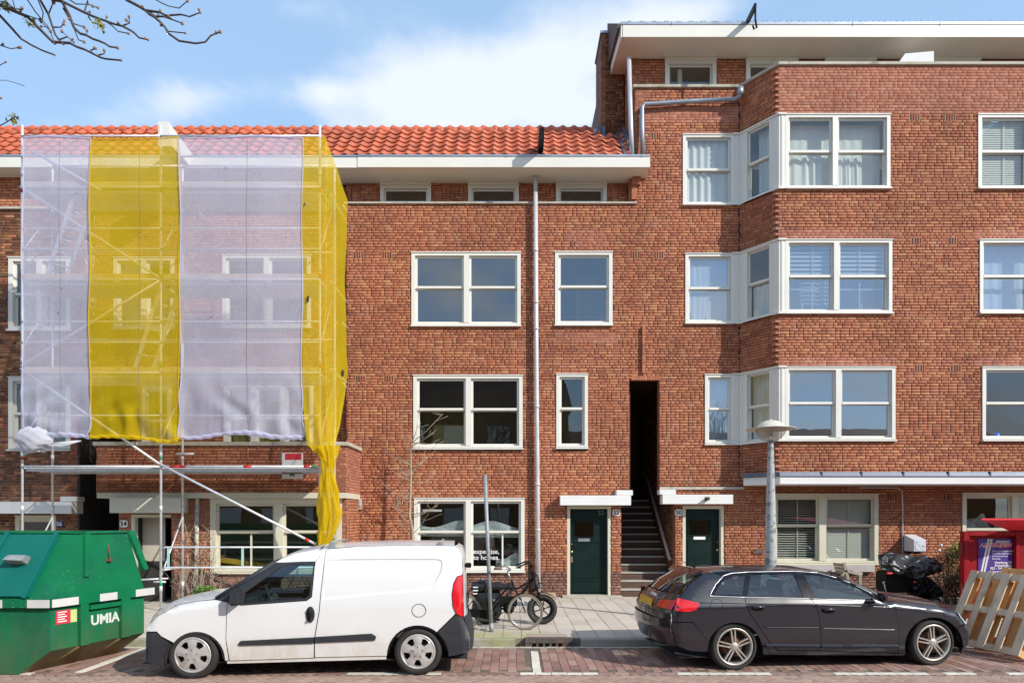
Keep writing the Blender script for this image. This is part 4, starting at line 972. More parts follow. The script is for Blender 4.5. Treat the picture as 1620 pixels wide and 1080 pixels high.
    # grey cable pipe on the ground floor wall
    mb = MB(); mb.box(gw[0] - .05, gw[1] - .12, 15.90, 16.0, gw[2] - .16, gw[2] - .003); mb.build('stone_sill', mat('sill_stone_grey', (.44, .40, .38), .7, var=.15), h, bevel=.006)
    mb = MB(); mb.tube([U(1360, 771, 15.97), U(1420, 771.5, 15.97), U(1427, 776, 15.97), U(1428, 800, 15.97), U(1428, 905, 15.97)], .014, 6); mb.build('conduit', PIPE, h)
    slab_room(h, XR52 + 1.2, XE, 16.24, 21, [.13, 8.77], 12.8); 
    mb = MB()
    for z in (3.02, 5.9, 8.77): mb.prism([(3.95, 16.24), (XK + .2, 16.24), (XC + .22, 15.42), (XE, 15.42), (XE, 20.9), (3.95, 20.9)], lambda p: (p[0], p[1], z - .15), lambda p: (p[0], p[1], z))
    mb.prism([(XK + .1, 16.2), (XC + .12, 15.36), (XE, 15.36), (XE, 16.2)], lambda p: (p[0], p[1], 11.8), lambda p: (p[0], p[1], 11.9))
    mb.prism([(XK + .1, 16.2), (XC + .12, 15.36), (XE, 15.36), (XE, 16.2)], lambda p: (p[0], p[1], 2.95), lambda p: (p[0], p[1], 3.0))
    mb.build('storey_floor', PLAST, h)
    mb = MB(); mb.box(XE - .1, XE, 15.42, 16.2, 0, 11.7); mb.build('inner_wall', PLAST, h)
    # things on window ledges
    for (x, y, mt, s) in ((1117, 502, CURT, .045), (1092, 500, mat('pale_green_glass', (.35, .55, .45), .3), .05), (1268, 488, MATS.get('pale_green_glass') or CURT, .05), (1362, 488, MATS.get('pale_green_glass') or CURT, .05)):
        Y = MY if x < 1200 else BY; c = U(x, y, Y + .17); mb = MB(); mb.lathe([(s * .6, -.07), (s, -.02), (s * .5, .05), (s * .75, .09), (0, .13)], c=c, n=12); tag(mb.build('ornament', mt), ('white figurine behind the second floor pane beside the bay', 'small green vase at the left end of the second floor corner window', 'pale green vase in the left light of the bay front, second floor', 'pale green vase in the right light of the bay front, second floor')[[1117, 1092, 1268, 1362].index(x)], 'ornament')
    mb = MB(); c = U(1576, 690, BY + .15); mb.lathe([(.0, -.10), (.06, -.10), (.075, .07), (.065, .07), (.055, -.08)], c=c, n=14); tag(mb.build('cup', CUPB), 'small blue cup standing behind the first floor right window', 'cup')
    return h
def passage(h, X0, X1, ux0, ux1, Y):
    """covered stair passage: side walls, soffit, steps with pale nosings, handrail"""
    xr = X1 - .02
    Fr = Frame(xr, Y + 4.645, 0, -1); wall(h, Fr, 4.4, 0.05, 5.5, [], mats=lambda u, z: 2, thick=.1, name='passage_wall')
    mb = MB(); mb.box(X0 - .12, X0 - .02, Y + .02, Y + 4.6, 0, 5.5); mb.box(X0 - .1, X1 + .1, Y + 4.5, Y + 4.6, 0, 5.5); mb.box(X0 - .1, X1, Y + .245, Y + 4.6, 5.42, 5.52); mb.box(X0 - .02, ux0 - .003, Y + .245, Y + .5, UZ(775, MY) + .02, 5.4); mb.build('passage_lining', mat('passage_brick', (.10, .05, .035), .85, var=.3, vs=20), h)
    mb = MB(); nb = MB(); r = .18; g = .24
    for k in range(13):
        y = Y + .05 + k * g; z = .12 + (k + 1) * r; mb.box(X0, xr - .01, y, y + (g + .6 if k == 12 else g + .01), .05, z - .03, 0); nb.box(X0, xr - .012, y - .02, y + g, z - .03, z)
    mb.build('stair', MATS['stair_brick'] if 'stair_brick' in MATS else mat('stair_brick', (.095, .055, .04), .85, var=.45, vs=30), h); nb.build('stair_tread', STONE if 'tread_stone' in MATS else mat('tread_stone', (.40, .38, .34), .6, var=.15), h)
    mb = MB(); mb.tube([(xr - .07, Y + .15, 1.0), (xr - .07, Y + 3.3, 3.37)], .04, 8)
    for k in (.2, 1.4, 2.6): mb.bar((xr - .07, Y + k, 1.0 + (k - .15) * .752), (xr + .01, Y + k, 1.0 + (k - .15) * .752 - .05), .015, .015)
    mb.build('handrail', mat('handrail_wood', (.34, .30, .28), .5) if 'handrail_wood' not in MATS else MATS['handrail_wood'], h)
house50()
# ---------------------------------------------------------------- number 54 (behind the scaffold)
Y54 = 16.22; YB = 14.72
def house54():
    XL = -9.98; h = empty('row_house', (-7, Y54, 0), 'brick house number 54 behind scaffold and netting, with projecting ground floor', 'house', 'red brick row houses along the street')
    F = Frame(XL, Y54); FW = Frame(0, Y54)
    wins = [px_rect(FW, Y54, 180, 276, 408, 522), px_rect(FW, Y54, 352, 492, 404, 520), px_rect(FW, Y54, 225, 272, 612, 720), px_rect(FW, Y54, 354, 496, 608, 716)]
    pl, pr = UX(137, 15.6) + .0, UX(152, YB)
    holes = [(a - XL, b - XL, c, d) for a, b, c, d in wins] + [(-1, -8.98 - XL, 0, 5.3)]
    wall(h, F, XL52 + .015 - XL, 2.9, 9.32, holes, pick=0)
    for i, (a, b, c, d) in enumerate(wins):
        m = [] if b - a < 1 else ([(a + b) / 2] if i < 2 else [(a * 2 + b) / 3, (a + 2 * b) / 3])
        window(h, FW, a, b, c, d, muls=m, tr=(c + d) / 2, fw=.085, mw=.12, curtain=cur_net(.3, 1, .02, mt=mat('curtain_olive', (.22, .23, .06), .9)) if i == 3 else None)
    aw = [(UX(a, 16.3), UX(b, 16.3)) for a, b in ((200, 275), (335, 410), (455, 525))]
    attic_low(h, XL, XL52 + .02, aw, Yw=16.4, zl=9.30)
    mb = MB(); mb.box(XL, XL52 - .0, 16.14, 16.42, 9.27, 9.31); mb.build('parapet_coping', STONE, h)
    low_roof(h, -9.9, -3.503, ef=15.52)
    # white housing over the hoist
    mb = MB(); x0, x1 = -7.62, -7.32; mb.hexa([(x0, 14.7, 9.97), (x1, 14.7, 9.97), (x1, 15.6, 9.97), (x0, 15.6, 9.97), (x0, 14.7, 10.50), (x1 - .08, 14.7, 10.50), (x1, 15.75, 10.28), (x0, 15.75, 10.28)]); mb.build('hoist_housing', FASC, h)
    # projecting ground floor: band with coping, fascia, walls
    XB0, XB1 = UX(152, YB), -3.56; zc = UZ(705, YB)
    FBd = Frame(XB0, YB); wall(h, FBd, XB1 - XB0, 2.52, zc - .0, [], pick=300, zone=Zone(1.2, 5.4, 2.86, zc - .02), mats=lambda u, z: 0)
    Fre = Frame(XB1, YB, 0, 1); wall(h, Fre, 16.1 - YB, 2.52, zc, [], mort=MORTL, mats=lambda u, z: 1)
    Fle = Frame(XB0, 16.1, 0, -1); wall(h, Fle, 16.1 - YB, 2.52, zc, [])
    mb = MB(); mb.prism([(XB0 - .05, YB - .05), (XB1 + .05, YB - .05), (XB1 + .05, MY), (XB0 - .05, MY)], lambda p: (p[0], p[1], zc), lambda p: (p[0], p[1], zc + .085)); mb.build('parapet_coping', STONE, h, bevel=.008)
    mb = MB(); mb.box(XB0 + .02, XB1, YB - .01, MY, 2.40, 2.518); mb.build('fascia', CREAM, h)
    YG = 14.84; FG = Frame(XB0, YG); zt = 2.40
    xw0, xw1 = UX(333, YG), UX(541, YG); xd0, xd1 = UX(210, YG), UX(271, YG)
    wz0 = UZ(907, YG)
    wall(h, Frame(UX(188, YG), YG), XB1 - .02 - UX(188, YG), .05, zt, [(xd0 - UX(188, YG), xd1 - UX(188, YG), 0, 2.06), (xw0 - UX(188, YG), xw1 - UX(188, YG), wz0, zt + .2)], mats=lambda u, z: 3 if z < .75 else 0, mort=MORTL)
    Fr = Frame(XB1 - .02, YG, 0, 1); wall(h, Fr, 1.15, .05, zt, [], mats=lambda u, z: 0)
    window(h, Frame(0, YG), xw0, xw1, wz0, zt - .02, muls=[UX(441, YG)], tr=UZ(842, YG), fw=.12, mw=.18, fr=CREAM, sw=.05, lower_bars=[UX(395, YG)])
    mb = MB(); mb.bar(U(350, 885, YG + .35), U(432, 896, YG + .35), .16, .10); mb.bar(U(352, 893, YG + .5), U(440, 893, YG + .5), .2, .08); mb.build('timber_lengths', YEL, h)
    mb = MB(); mb.box(UX(173, 14.5), UX(286, 14.5), 14.5, YG + .001, UZ(811, 14.5), UZ(787, 14.5)); mb.build('door_canopy', CREAM, h, bevel=.008)
    # door recess
    mb = MB(); mb.box(xd0 - .03, xd0 + .05, YG - .01, YG + .12, .12, 2.05); mb.box(xd0 + .05, xd1, YG - .01, YG + .12, 1.98, 2.05); mb.build('door_frame', CREAM, h)
    mb = MB(); mb.box(xd0 + .05, xd0 + .55, YG + .3, YG + .34, 1.02, 2.0, 0); mb.box(xd0 + .05, xd0 + .55, YG + .3, YG + .34, .12, 1.018, 1); mb.build('door', [mat('door_cream', (.46, .42, .34), .6), DARKIN], h)
    mb = MB(); mb.box(xd0 - .05, xd0 + .04, YG + .13, YG + 1.3, .1, 2.3); mb.box(xd1, xd1 + .05, YG + .25, YG + 1.3, .1, 2.3); mb.box(xd0, xd1, YG + 1.3, YG + 1.35, .1, 2.3); mb.build('porch_lining', DARKIN, h)
    numplate(h, '54', UX(196, YG), UZ(828, YG), Y=YG)
    mb = MB(); mb.tube([U(312, 786, YG - .07), U(311, 870, YG - .07), U(309, 962, YG - .07)], .045, 10); mb.build('downpipe', mat('flaking_pipe', (.50, .47, .40), .6, var=.35, vs=14, c2=(.2, .1, .05), c2s=9), h)
    # dark passage between 54 and 56
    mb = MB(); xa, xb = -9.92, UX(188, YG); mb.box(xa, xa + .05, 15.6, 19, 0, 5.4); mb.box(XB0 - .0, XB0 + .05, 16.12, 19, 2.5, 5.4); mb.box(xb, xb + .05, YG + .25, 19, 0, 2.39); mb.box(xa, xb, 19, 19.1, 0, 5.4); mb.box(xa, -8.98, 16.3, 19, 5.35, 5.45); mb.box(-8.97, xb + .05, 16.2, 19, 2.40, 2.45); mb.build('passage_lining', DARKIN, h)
    slab_room(h, -9.0, XL52 - .05, 16.5, 21, [.13, 3.0, 5.85, 8.6], 9.9)
    mb = MB(); mb.box(-9.9, XL52 - .05, 16.5, 21, 9.75, 9.85); mb.box(UX(188, YG) + .1, XB1 - .1, YG + .25, 16.5, .0, .125); mb.box(UX(280, YG), XB1 - .1, 17.0, 17.1, .1, 2.4); mb.box(UX(188, YG) + .1, XB1 - .1, YG + .25, 16.2, 2.402, 2.5); mb.build('storey_floor', PLAST, h)
house54()
# ---------------------------------------------------------------- number 56 (far left)
def house56():
    XL = -15.5; XR = -9.92; Y6 = 15.62; h = empty('row_house', (-12, Y6, 0), 'dark brick house number 56 at the left edge, mostly behind white netting', 'house', 'red brick row houses along the street')
    Fm = Frame(0, Y6); w1 = px_rect(Fm, Y6, 14, 112, 408, 524); w2 = px_rect(Fm, Y6, 14, 112, 597, 713)
    gw = px_rect(Fm, Y6, 25, 89, 816, 910)
    wall(h, Frame(XL, Y6), XR - XL, .05, 9.02, [(a - XL, b - XL, c, d) for a, b, c, d in (w1, w2, gw)], mats=lambda u, z: 0 if random.random() < .12 else 2, mort=MORTL, pick=220, zone=Zone(XL * -1 + UX(2, Y6), XR - XL - .3, 3.2, 9))  # mostly dark brick, which puts the netting's shade into the wall colour
    for w in (w1, w2): window(h, Fm, *w, muls=[(w[0] + w[1]) / 2], tr=(w[2] + w[3]) / 2, fw=.1, mw=.12)
    window(h, Fm, *gw, fw=.1, fr=CREAM)
    Fr = Frame(XR, Y6, 0, 1); wall(h, Fr, 1.0, 2.0, 9.0, [], mats=lambda u, z: 2)
    mb = MB(); mb.box(XL, UX(113, 15.2), 15.2, Y6, UZ(812, 15.2), UZ(793, 15.2)); mb.box(UX(95, 15.3), UX(120, 15.3), 15.3, Y6, UZ(792.8, 15.3), UZ(785, 15.3)); mb.build('door_canopy', CONC, h, bevel=.006)
    numplate(h, '56', UX(94, Y6), UZ(828, Y6), Y=Y6, white=False)
    attic_low(h, XL, XR, [(UX(-60, 16), UX(-20, 16)), (UX(75, 16), UX(125, 16))], Yw=15.95, zl=9.06)
    mb = MB(); mb.box(XL, XR, Y6 - .05, 15.97, 9.02, 9.07); mb.build('parapet_coping', STONE, h)
    low_roof(h, XL, -9.903)
    slab_room(h, XL, XR, Y6 + .24, 20, [.13, 3.0, 5.85, 8.6], 9.9)
house56()
# ================================================================== VEHICLES
class Car:
    """near side of the car stands on the line P0 + s*e; t runs across the car, away from the camera"""
    def __init__(s, P0, e, W, prof, top, curl=.07):
        s.P0 = Vector((*P0, 0)); s.e = Vector((*e, 0)).normalized(); s.d = Vector((-s.e.y, s.e.x, 0)); s.W = W; s.prof = prof; s.top = None; s.curl = curl
        s.top = [s.un(*p) for p in top]
    def un(s, x, y, t0=None):      # photo point -> (s, z) on the near skin
        t = t0 or 0; k = (x - PX) / FPX
        for _ in range(4):
            P = s.P0 + s.d * t; S = (k * P.y - P.x) / (s.e.x - k * s.e.y); Y = P.y + S * s.e.y; z = CAMH + (HY - y) / FPX * Y
            if t0 is None: t = s.prof(z)
        return (S, z)
    def P(s, S, t, z): return s.P0 + s.e * S + s.d * t + Vector((0, 0, z))
    def inset(s, pts):
        d = segdist(pts, s.top); r = s.curl; q = np.clip(1 - d / r, 0, 1)
        return np.array([s.prof(p[1]) for p in pts]) + r * (1 - np.sqrt(np.maximum(0, 1 - q * q)))
    def panel(s, name, px, par, m, holes=(), off=0.0, gap=.0035, far=True, step=.05, conv=True, thick=0, smooth=True, fold=None):
        poly = [s.un(*p) for p in px] if conv else px; hs = [[s.un(*p) for p in h] for h in holes] if conv else holes
        if gap: poly = shrink(poly, gap)
        V, F, rings = cdt(poly, hs, step, .03); ins = s.inset(V) - off
        out = []
        for side in ((0, 1) if far else (0,)):
            mb = MB(); pts = [s.P(v[0], (i if not side else s.W - i), v[1]) for v, i in zip(V, ins)]; mb.add(pts, F, 0, smooth)
            e_ = .012; va = np.array(V); gS = (s.inset(va + [e_, 0]) - s.inset(va - [e_, 0])) / (2 * e_); gz = (s.inset(va + [0, e_]) - s.inset(va - [0, e_])) / (2 * e_)
            nrm = [((s.d * (1 if side else -1)) + s.e * a + Vector((0, 0, b))).normalized() for a, b in zip(gS, gz)]
            sg = 1 if not side else -1
            for r in rings:      # folded edge; its default black puts the panel-gap shade into the colour
                ri = s.inset(r) - off; n = len(r)
                mb.add([s.P(v[0], (i if not side else s.W - i), v[1]) for v, i in zip(r, ri)] + [s.P(v[0], ((i + .02) if not side else s.W - i - .02), v[1]) for v, i in zip(r, ri)], [(i, (i + 1) % n, n + (i + 1) % n, n + i) for i in range(n)], 1, False)
            o = mb.build(name, [m, fold or BLK], par); out.append(o); me = o.data
            # outward-wound faces, then the true surface normals of the skin
            dv = s.d * (1 if side else -1); bm = bmesh.new(); bm.from_mesh(me); bm.normal_update()
            fl = [f for f in bm.faces if f.material_index == 0 and f.normal.dot(dv) < 0]; bmesh.ops.reverse_faces(bm, faces=fl); bm.to_mesh(me); bm.free()
            if smooth: me.normals_split_custom_set_from_vertices([tuple(n) for n in nrm] + [(0, 0, 0)] * (len(me.vertices) - len(nrm)))
        return out
    def strip(s, name, px, par, m, crown=.05, bul=0.0, conv=True, n=20, off=0, cr=None, extra=None):
        """surface across the car following a piece of the side outline; bul pushes the middle forward (+s) or back"""
        ln = [s.un(*p) for p in px] if conv else px; ln = resample(ln, .05, False); r = s.curl; mb = MB()
        tt = [0, .02, .05, .09, .15, .25, .37, .5, .63, .75, .85, .91, .95, .98, 1]
        vs = []
        for S, z in ln:
            i0 = s.prof(z) + r
            for t in tt:
                q = 1 - (2 * t - 1) ** 2; q2 = 1 - abs(2 * t - 1) ** 3.2
                vs.append(s.P(S + bul * q2, i0 + (s.W - 2 * i0) * t, z + crown * q + off))
        n = len(tt); mb.add(vs, [(j * n + i, j * n + i + 1, (j + 1) * n + i + 1, (j + 1) * n + i) for j in range(len(ln) - 1) for i in range(n - 1)], 0, True)
        return mb.build(name, m, par)
def wheel(car, par, px, r, rr, style, inset=.02, wd=.19):
    for side in (0, 1):
        S, z = car.un(*px, t0=inset); z = r; t = inset if side == 0 else car.W - inset; sg = 1 if side == 0 else -1
        c = car.P(S, t, z); w = sub_empty('wheel', par, c)
        Mr = Matrix((( car.e.x, sg * car.d.x, 0, 0), (car.e.y, sg * car.d.y, 0, 0), (0, 0, 1, 0), (0, 0, 0, 1)))
        T = lambda p: Mr @ Vector(p)
        mb = MB(); b = .03; Rr = rr + .012
        pr = [(Rr, .02), (Rr + .012, .002), (r - .055, -.004), (r - .018, .010), (r - .004, .03), (r, .05), (r, wd - .05), (r - .02, wd), (Rr, wd)]
        mb.lathe(pr, c=c, axis='Y', n=48, M=Mr)
        for k in range(0): pass
        mb.build('tyre', RUB, w)
        mb = MB(); mb.lathe([(Rr + .002, .012), (Rr - .004, .0), (rr - .012, .004), (rr - .02, .03), (rr - .03, wd - .02)], c=c, axis='Y', n=40, M=Mr)
        if style == 'van':
            hs = []
            for k in range(5):
                a = math.radians(90 + 36 + k * 72); ca, sa = math.cos(a), math.sin(a); q = lambda R, o: (R * ca - o * sa, R * sa + o * ca)
                hs.append([q(.100, -.022), q(.165, -.050), q(.180, -.02), q(.180, .02), q(.165, .050), q(.100, .022)])
                a2 = a + math.radians(36); hs.append([(.062 * math.cos(a2) + .0095 * math.cos(j * 1.05), .062 * math.sin(a2) + .0095 * math.sin(j * 1.05)) for j in range(6)])
            circ = [(.197 * math.cos(j * math.pi / 20), .197 * math.sin(j * math.pi / 20)) for j in range(40)]
            hgt = lambda p: .012 + .022 * (1 - (math.hypot(*p) / .2) ** 2) * -1 + .012 * abs(math.cos(2.5 * (math.atan2(p[1], p[0]) - math.radians(90)))) * -.9
            f0 = lambda p: c + T((p[0], hgt(p), p[1])); f1 = lambda p: c + T((p[0], hgt(p) + .03, p[1]))
            plate(mb, circ, hs, f0, f1, step=.03, bstep=.03, smooth=True); mb.build('rim', ALLOY2, w)
        else:
            for k in range(5):
                a = math.radians(95 + k * 72)
                for o in (-.026, .026):
                    ca, sa = math.cos(a), math.sin(a); q = lambda R, o, y: c + T((R * ca - o * sa, y, R * sa + o * ca))
                    w0, w1 = .0105, .0075; o1 = o * 1.0
                    mb.hexa([q(.05, o * .7 - w0, .045), q(.05, o * .7 + w0, .045), q(rr - .01, o1 + w1, .05), q(rr - .01, o1 - w1, .05), q(.05, o * .7 - w0, .012), q(.05, o * .7 + w0, .012), q(rr - .01, o1 + w1, .012), q(rr - .01, o1 - w1, .012)])
            mb.lathe([(0, .004), (.035, .004), (.05, .012), (.062, .02), (.065, .05)], c=c, axis='Y', n=20, M=Mr); mb.build('rim', ALLOY, w)
            mb = MB()
            for k in range(5): a = math.radians(59 + k * 72); mb.lathe([(0, .016), (.009, .016), (.009, .03)], c=c + T((.056 * math.cos(a), 0, .056 * math.sin(a))), axis='Y', n=6, M=Mr)
            mb.build('wheel_bolt', BLK, w)
        mb = MB(); mb.lathe([(0, .085), (.135, .085), (.14, .10)], c=c, axis='Y', n=24, M=Mr); mb.build('brake_disc', RUST, w)
        mb = MB(); mb.lathe([(0, .125), (rr - .03, .125)], c=c, axis='Y', n=20, M=Mr); mb.build('wheel_backing', DARKIN, w)
def seat(car, par, S, t, z0, lean=-1, h=.62):
    mb = MB(); T = lambda s, u, z: car.P(S + s, t + u, z0 + z)
    def rb(s0, s1, u0, u1, z0_, z1_, sh=0): mb.hexa([T(s0, u0, z0_), T(s1, u0, z0_), T(s1, u1, z0_), T(s0, u1, z0_), T(s0 + sh, u0, z1_), T(s1 + sh, u0, z1_), T(s1 + sh, u1, z1_), T(s0 + sh, u1, z1_)])
    rb(-.26, .24, -.24, .24, -.05, .12); rb(.14 * -lean * -1 - .06, .14 * -lean * -1 + .08, -.23, .23, .08, h, lean * .14)
    x = .14 * lean + lean * .15; rb(x - .05, x + .05, -.12, .12, h + .03, h + .2, lean * .02)
    mb.build('seat', SEAT, par, bevel=.035)
def steering(car, par, S, t, z, dirn):
    c = car.P(S, t, z); ax = (car.e * dirn * .85 + Vector((0, 0, .5))).normalized(); x = car.d; y = ax.cross(x)
    mb = MB(); mb.tube([c + (x * math.cos(a) + y * math.sin(a)) * .18 for a in [i * math.pi / 12 for i in range(25)]], .014, 6); mb.bar(c - x * .17, c + x * .17, .03, .02); mb.bar(c, c - y * .16, .03, .02); mb.ball(c, .05); mb.build('steering_wheel', SEAT, par)
# ---------------------------------------------------------------- white van
def van():
    e = (2.72, .21); A = lambda x, y: (220 + x / 4.696, 850 + y / 4.696); B = lambda x, y: (490 + x / 4.696, 850 + y / 4.696)
    def prof(z): return .05 * max(0, .45 - z) / .45 + (0 if z < .85 else .20 * ((z - .85) / .85) ** 1.5)
    topz = [A(32, 915), A(34, 830), A(38, 700), A(62, 640), A(80, 600), A(125, 550), A(190, 522), A(262, 505), A(400, 478), A(565, 460), A(1000, 187), A(1050, 158), A(1150, 118), A(1315, 88), B(350, 66), B(620, 60), B(930, 60), B(1075, 62), B(1112, 85), B(1132, 140), B(1140, 280), B(1146, 592), B(1170, 660), B(1190, 760), B(1185, 850)]
    c = Car((-3.90, 8.36), e, 1.74, prof, topz, curl=.085)
    r = empty('van', tuple(c.P(1.4, .87, 0)), 'white panel van parked left of the bicycles, seen from its side', 'van')
    Warc = lambda cx, cy, rad, a0, a1, f: [f(*p) for p in arc(cx, cy, rad, a0, a1)]
    sill = [A(650, 938), B(570, 906), B(570, 880), B(38, 890), A(1300, 895), A(672, 914), A(650, 915)]
    # front arch: centre (425,912) r 212 ; rear arch centre B(802,880) r 228
    c.panel('front_bumper', [A(38, 703), A(130, 699), A(165, 735), A(228, 777), A(212, 825), A(190, 880), A(192, 965), A(150, 950), A(32, 918), A(32, 830)], r, PLB, off=.012)
    fa = Warc(425, 912, 212, 359, 218, A)
    c.panel('fender', [A(62, 640), A(80, 600), A(125, 550), A(190, 522), A(262, 505), A(400, 478), A(565, 462), A(690, 487), A(655, 490), A(645, 750), A(668, 912)] + [A(640, 915)] + fa + [A(165, 733), A(130, 697), A(38, 700)], r, WPAINT)
    c.panel('wheel_arch_lip', [A(*p) for p in arc(425, 912, 212, 357, 215)] + [A(*p) for p in arc(425, 912, 196, 215, 357)], r, PLB, off=-.012, gap=0)
    c.panel('front_door', [A(655, 490), A(690, 487), A(760, 503), A(1245, 468), A(1283, 440), A(1310, 176), A(1388, 92), A(1338, 540), A(1303, 740), A(1300, 893), A(672, 914), A(645, 750)], r, WPAINT)
    c.panel('roof_side', [A(1000, 187), A(1050, 158), A(1150, 118), A(1315, 88), A(1395, 83), A(1388, 92), A(1310, 176), A(1200, 178)], r, WPAINT, gap=.0005)
    glass = [A(780, 488), A(792, 405), A(1060, 216), A(1110, 200), A(1288, 192), A(1294, 215), A(1266, 428), A(1236, 450)]
    c.panel('window_surround', [A(570, 462), A(1000, 188), A(1200, 178), A(1310, 176), A(1303, 215), A(1281, 440), A(1245, 466), A(760, 502), A(690, 486)], r, PLB, holes=[glass], off=.004, gap=.001)
    c.panel('side_window', glass, r, CGLASS, off=-.008, gap=.0)
    ra = Warc(802, 880, 228, 309, 180, B); rec = [B(*p) for p in ((110, 163), (300, 157), (500, 155), (700, 155), (930, 156), (965, 160), (985, 175), (986, 215), (975, 260), (950, 310), (915, 365), (860, 385), (780, 400), (600, 414), (400, 430), (250, 446), (95, 462))]
    taill = [B(1135, 278), B(1097, 290), B(1070, 340), B(1058, 420), B(1064, 505), B(1088, 562), B(1140, 592)]
    c.panel('cargo_side', [A(1388, 86), B(350, 66), B(620, 60), B(930, 60), B(1075, 62), B(1112, 85), B(1132, 140), B(1136, 276), B(1095, 288), B(1068, 340), B(1056, 420), B(1062, 505), B(1086, 562), B(950, 695)] + ra + [B(572, 878), B(36, 889), B(38, 740), B(72, 540), B(120, 90)], r, WPAINT, step=.06, holes=[rec])
    c.panel('side_recess', rec, r, WPAINT, off=-.012, gap=0, fold=WPAINT)
    for sd in (0, 1):
        mb = MB(); q = resample([c.un(*p) for p in rec], .03); qi = resample(shrink([c.un(*p) for p in rec], .022), .03)
        for a_, o_ in ((q, 0),): pass
        R0 = [c.un(*p) for p in rec]; R1 = shrink(R0, .02); n = len(R0); i0 = c.inset(R0); i1 = c.inset(R1) + .0125
        mb.add([c.P(p[0], t if not sd else c.W - t, p[1]) for p, t in zip(R0, i0)] + [c.P(p[0], t if not sd else c.W - t, p[1]) for p, t in zip(R1, i1)], [(i, (i + 1) % n, n + (i + 1) % n, n + i) for i in range(n)], 0, True); mb.build('recess_bevel', WPAINT, r)
    c.panel('tail_light', taill, r, REDL, off=.012, gap=.001)
    c.panel('rear_bumper', [B(953, 697), B(1088, 566), B(1142, 596), B(1170, 660), B(1190, 760), B(1185, 850), B(1100, 868), B(1032, 882), B(1026, 830)] + [B(*p) for p in arc(802, 880, 228, 352, 314)], r, PLB, off=.012)
    c.panel('wheel_arch_lip', [B(*p) for p in arc(802, 880, 228, 350, 185)] + [B(*p) for p in arc(802, 880, 212, 185, 350)], r, BLK, off=-.012, gap=0)
    c.panel('sill', sill, r, WPAINT, off=-.012)
    for poly in ([A(738, 785), A(757, 765), A(1300, 738), A(1299, 782), A(750, 799)], [B(42, 736), B(460, 711), B(495, 733), B(486, 760), B(40, 778)]): c.panel('side_moulding', poly, r, PLB, off=.018, gap=0)
    c.panel('headlight', [A(64, 640), A(80, 598), A(125, 548), A(190, 520), A(262, 503), A(205, 545), A(140, 580), A(95, 620)], r, mat('headlamp_lens', (.42, .42, .38), .12, .3, coat=1), off=.012, gap=.001)
    def blob(name, cx, cy, w, h, m, f, off): c.panel(name, [f(cx + w * math.cos(a) * (1 if abs(math.cos(a)) < .7 else .95), cy + h * math.sin(a)) for a in [i * math.pi / 8 for i in range(16)]], r, m, off=off, gap=0)
    blob('door_handle', 1273, 570, 34, 60, PLB, A, .012)
    hS = [c.un(*A(1262 + q, 570 + k)) for q, k in ((0, -42), (14, -10), (14, 12), (2, 44))]
    mb = MB(); mb.tube([c.P(S, -.035, z) for S, z in hS], .014, 8); mb.build('handle_grip', BLK, r)
    mb = MB(); q = [c.un(*B(811 + 52 * math.cos(a), 541 + 48 * math.sin(a))) for a in [i * math.pi / 16 for i in range(33)]]; mb.tube([c.P(S, prof(z) - .001, z) for S, z in q], .0042, 4); mb.build('fuel_flap', PLB, r)
    # pressed outline of the blind window panel
    q = [c.un(*B(*p)) for p in ((110, 165), (500, 155), (930, 156), (985, 175), (975, 260), (915, 365), (780, 400), (400, 430), (95, 462))]
    # inner dark lining closes the body behind the gaps
    c.panel('inner_lining', [A(45, 690), A(80, 620), A(262, 515), A(565, 470), A(700, 492), A(760, 508), A(1250, 474), A(1318, 440), A(1335, 150), B(150, 90), B(1070, 75), B(1125, 140), B(1135, 590), B(1185, 760), B(1035, 870)] + [B(*p) for p in arc(802, 880, 236, 350, 182)] + [B(560, 895), A(655, 925)] + [A(*p) for p in arc(425, 912, 220, 358, 190)] + [A(192, 955), A(40, 905)], r, DARKIN, off=-.03, gap=0, step=.12)
    c.strip('front_face', [A(32, 915), A(34, 830), A(38, 700)], r, PLB, crown=0, bul=-.10)
    c.strip('grille', [A(38, 700), A(62, 640), A(80, 600), A(125, 550)], r, PLB, crown=0, bul=-.12)
    c.strip('bonnet', [A(125, 550), A(190, 522), A(262, 505), A(400, 478), A(565, 460)], r, WPAINT, crown=.05, bul=-.06)
    c.strip('windscreen', [A(565, 460), A(1000, 187)], r, CGLASS, crown=.02, bul=-.08)
    mb = MB()
    for sd in (0, 1):
        a_, b_ = c.un(*A(560, 462)), c.un(*A(1003, 186)); pts = [c.P(a_[0], (prof(a_[1]) + .07) if not sd else c.W - prof(a_[1]) - .07, a_[1]), c.P(b_[0], (prof(b_[1]) + .07) if not sd else c.W - prof(b_[1]) - .07, b_[1])]
        mb.tube(pts, .035, 8); mb.build('windscreen_pillar', PLB, r); mb = MB()
    c.strip('roof', [A(1000, 187), A(1050, 158), A(1150, 118), A(1315, 88), B(350, 66), B(620, 60), B(930, 60), B(1075, 62)], r, WPAINT, crown=.045)
    c.strip('rear_door', [B(1075, 62), B(1112, 85), B(1132, 140), B(1140, 280), B(1146, 592)], r, WPAINT, crown=.01, bul=.05)
    c.strip('rear_bumper_beam', [B(1146, 592), B(1170, 660), B(1190, 760), B(1185, 850)], r, PLB, crown=0, bul=.07)
    c.strip('rear_lower_door', [B(1141, 420), B(1146, 610)], r, WPAINT, crown=0, bul=.058)
    # number plate and recess on the rear door
    S, z = c.un(*B(1146, 500)); mb = MB()
    def rb(s, t0, t1, z0, z1): return [c.P(s, t0, z0), c.P(s, t1, z0), c.P(s, t1, z1), c.P(s, t0, z1)]
    mb.add(rb(S + .062, .30, 1.2, z - .09, z + .13), [(0, 1, 2, 3)]); mb.build('plate_recess', PLB, r)
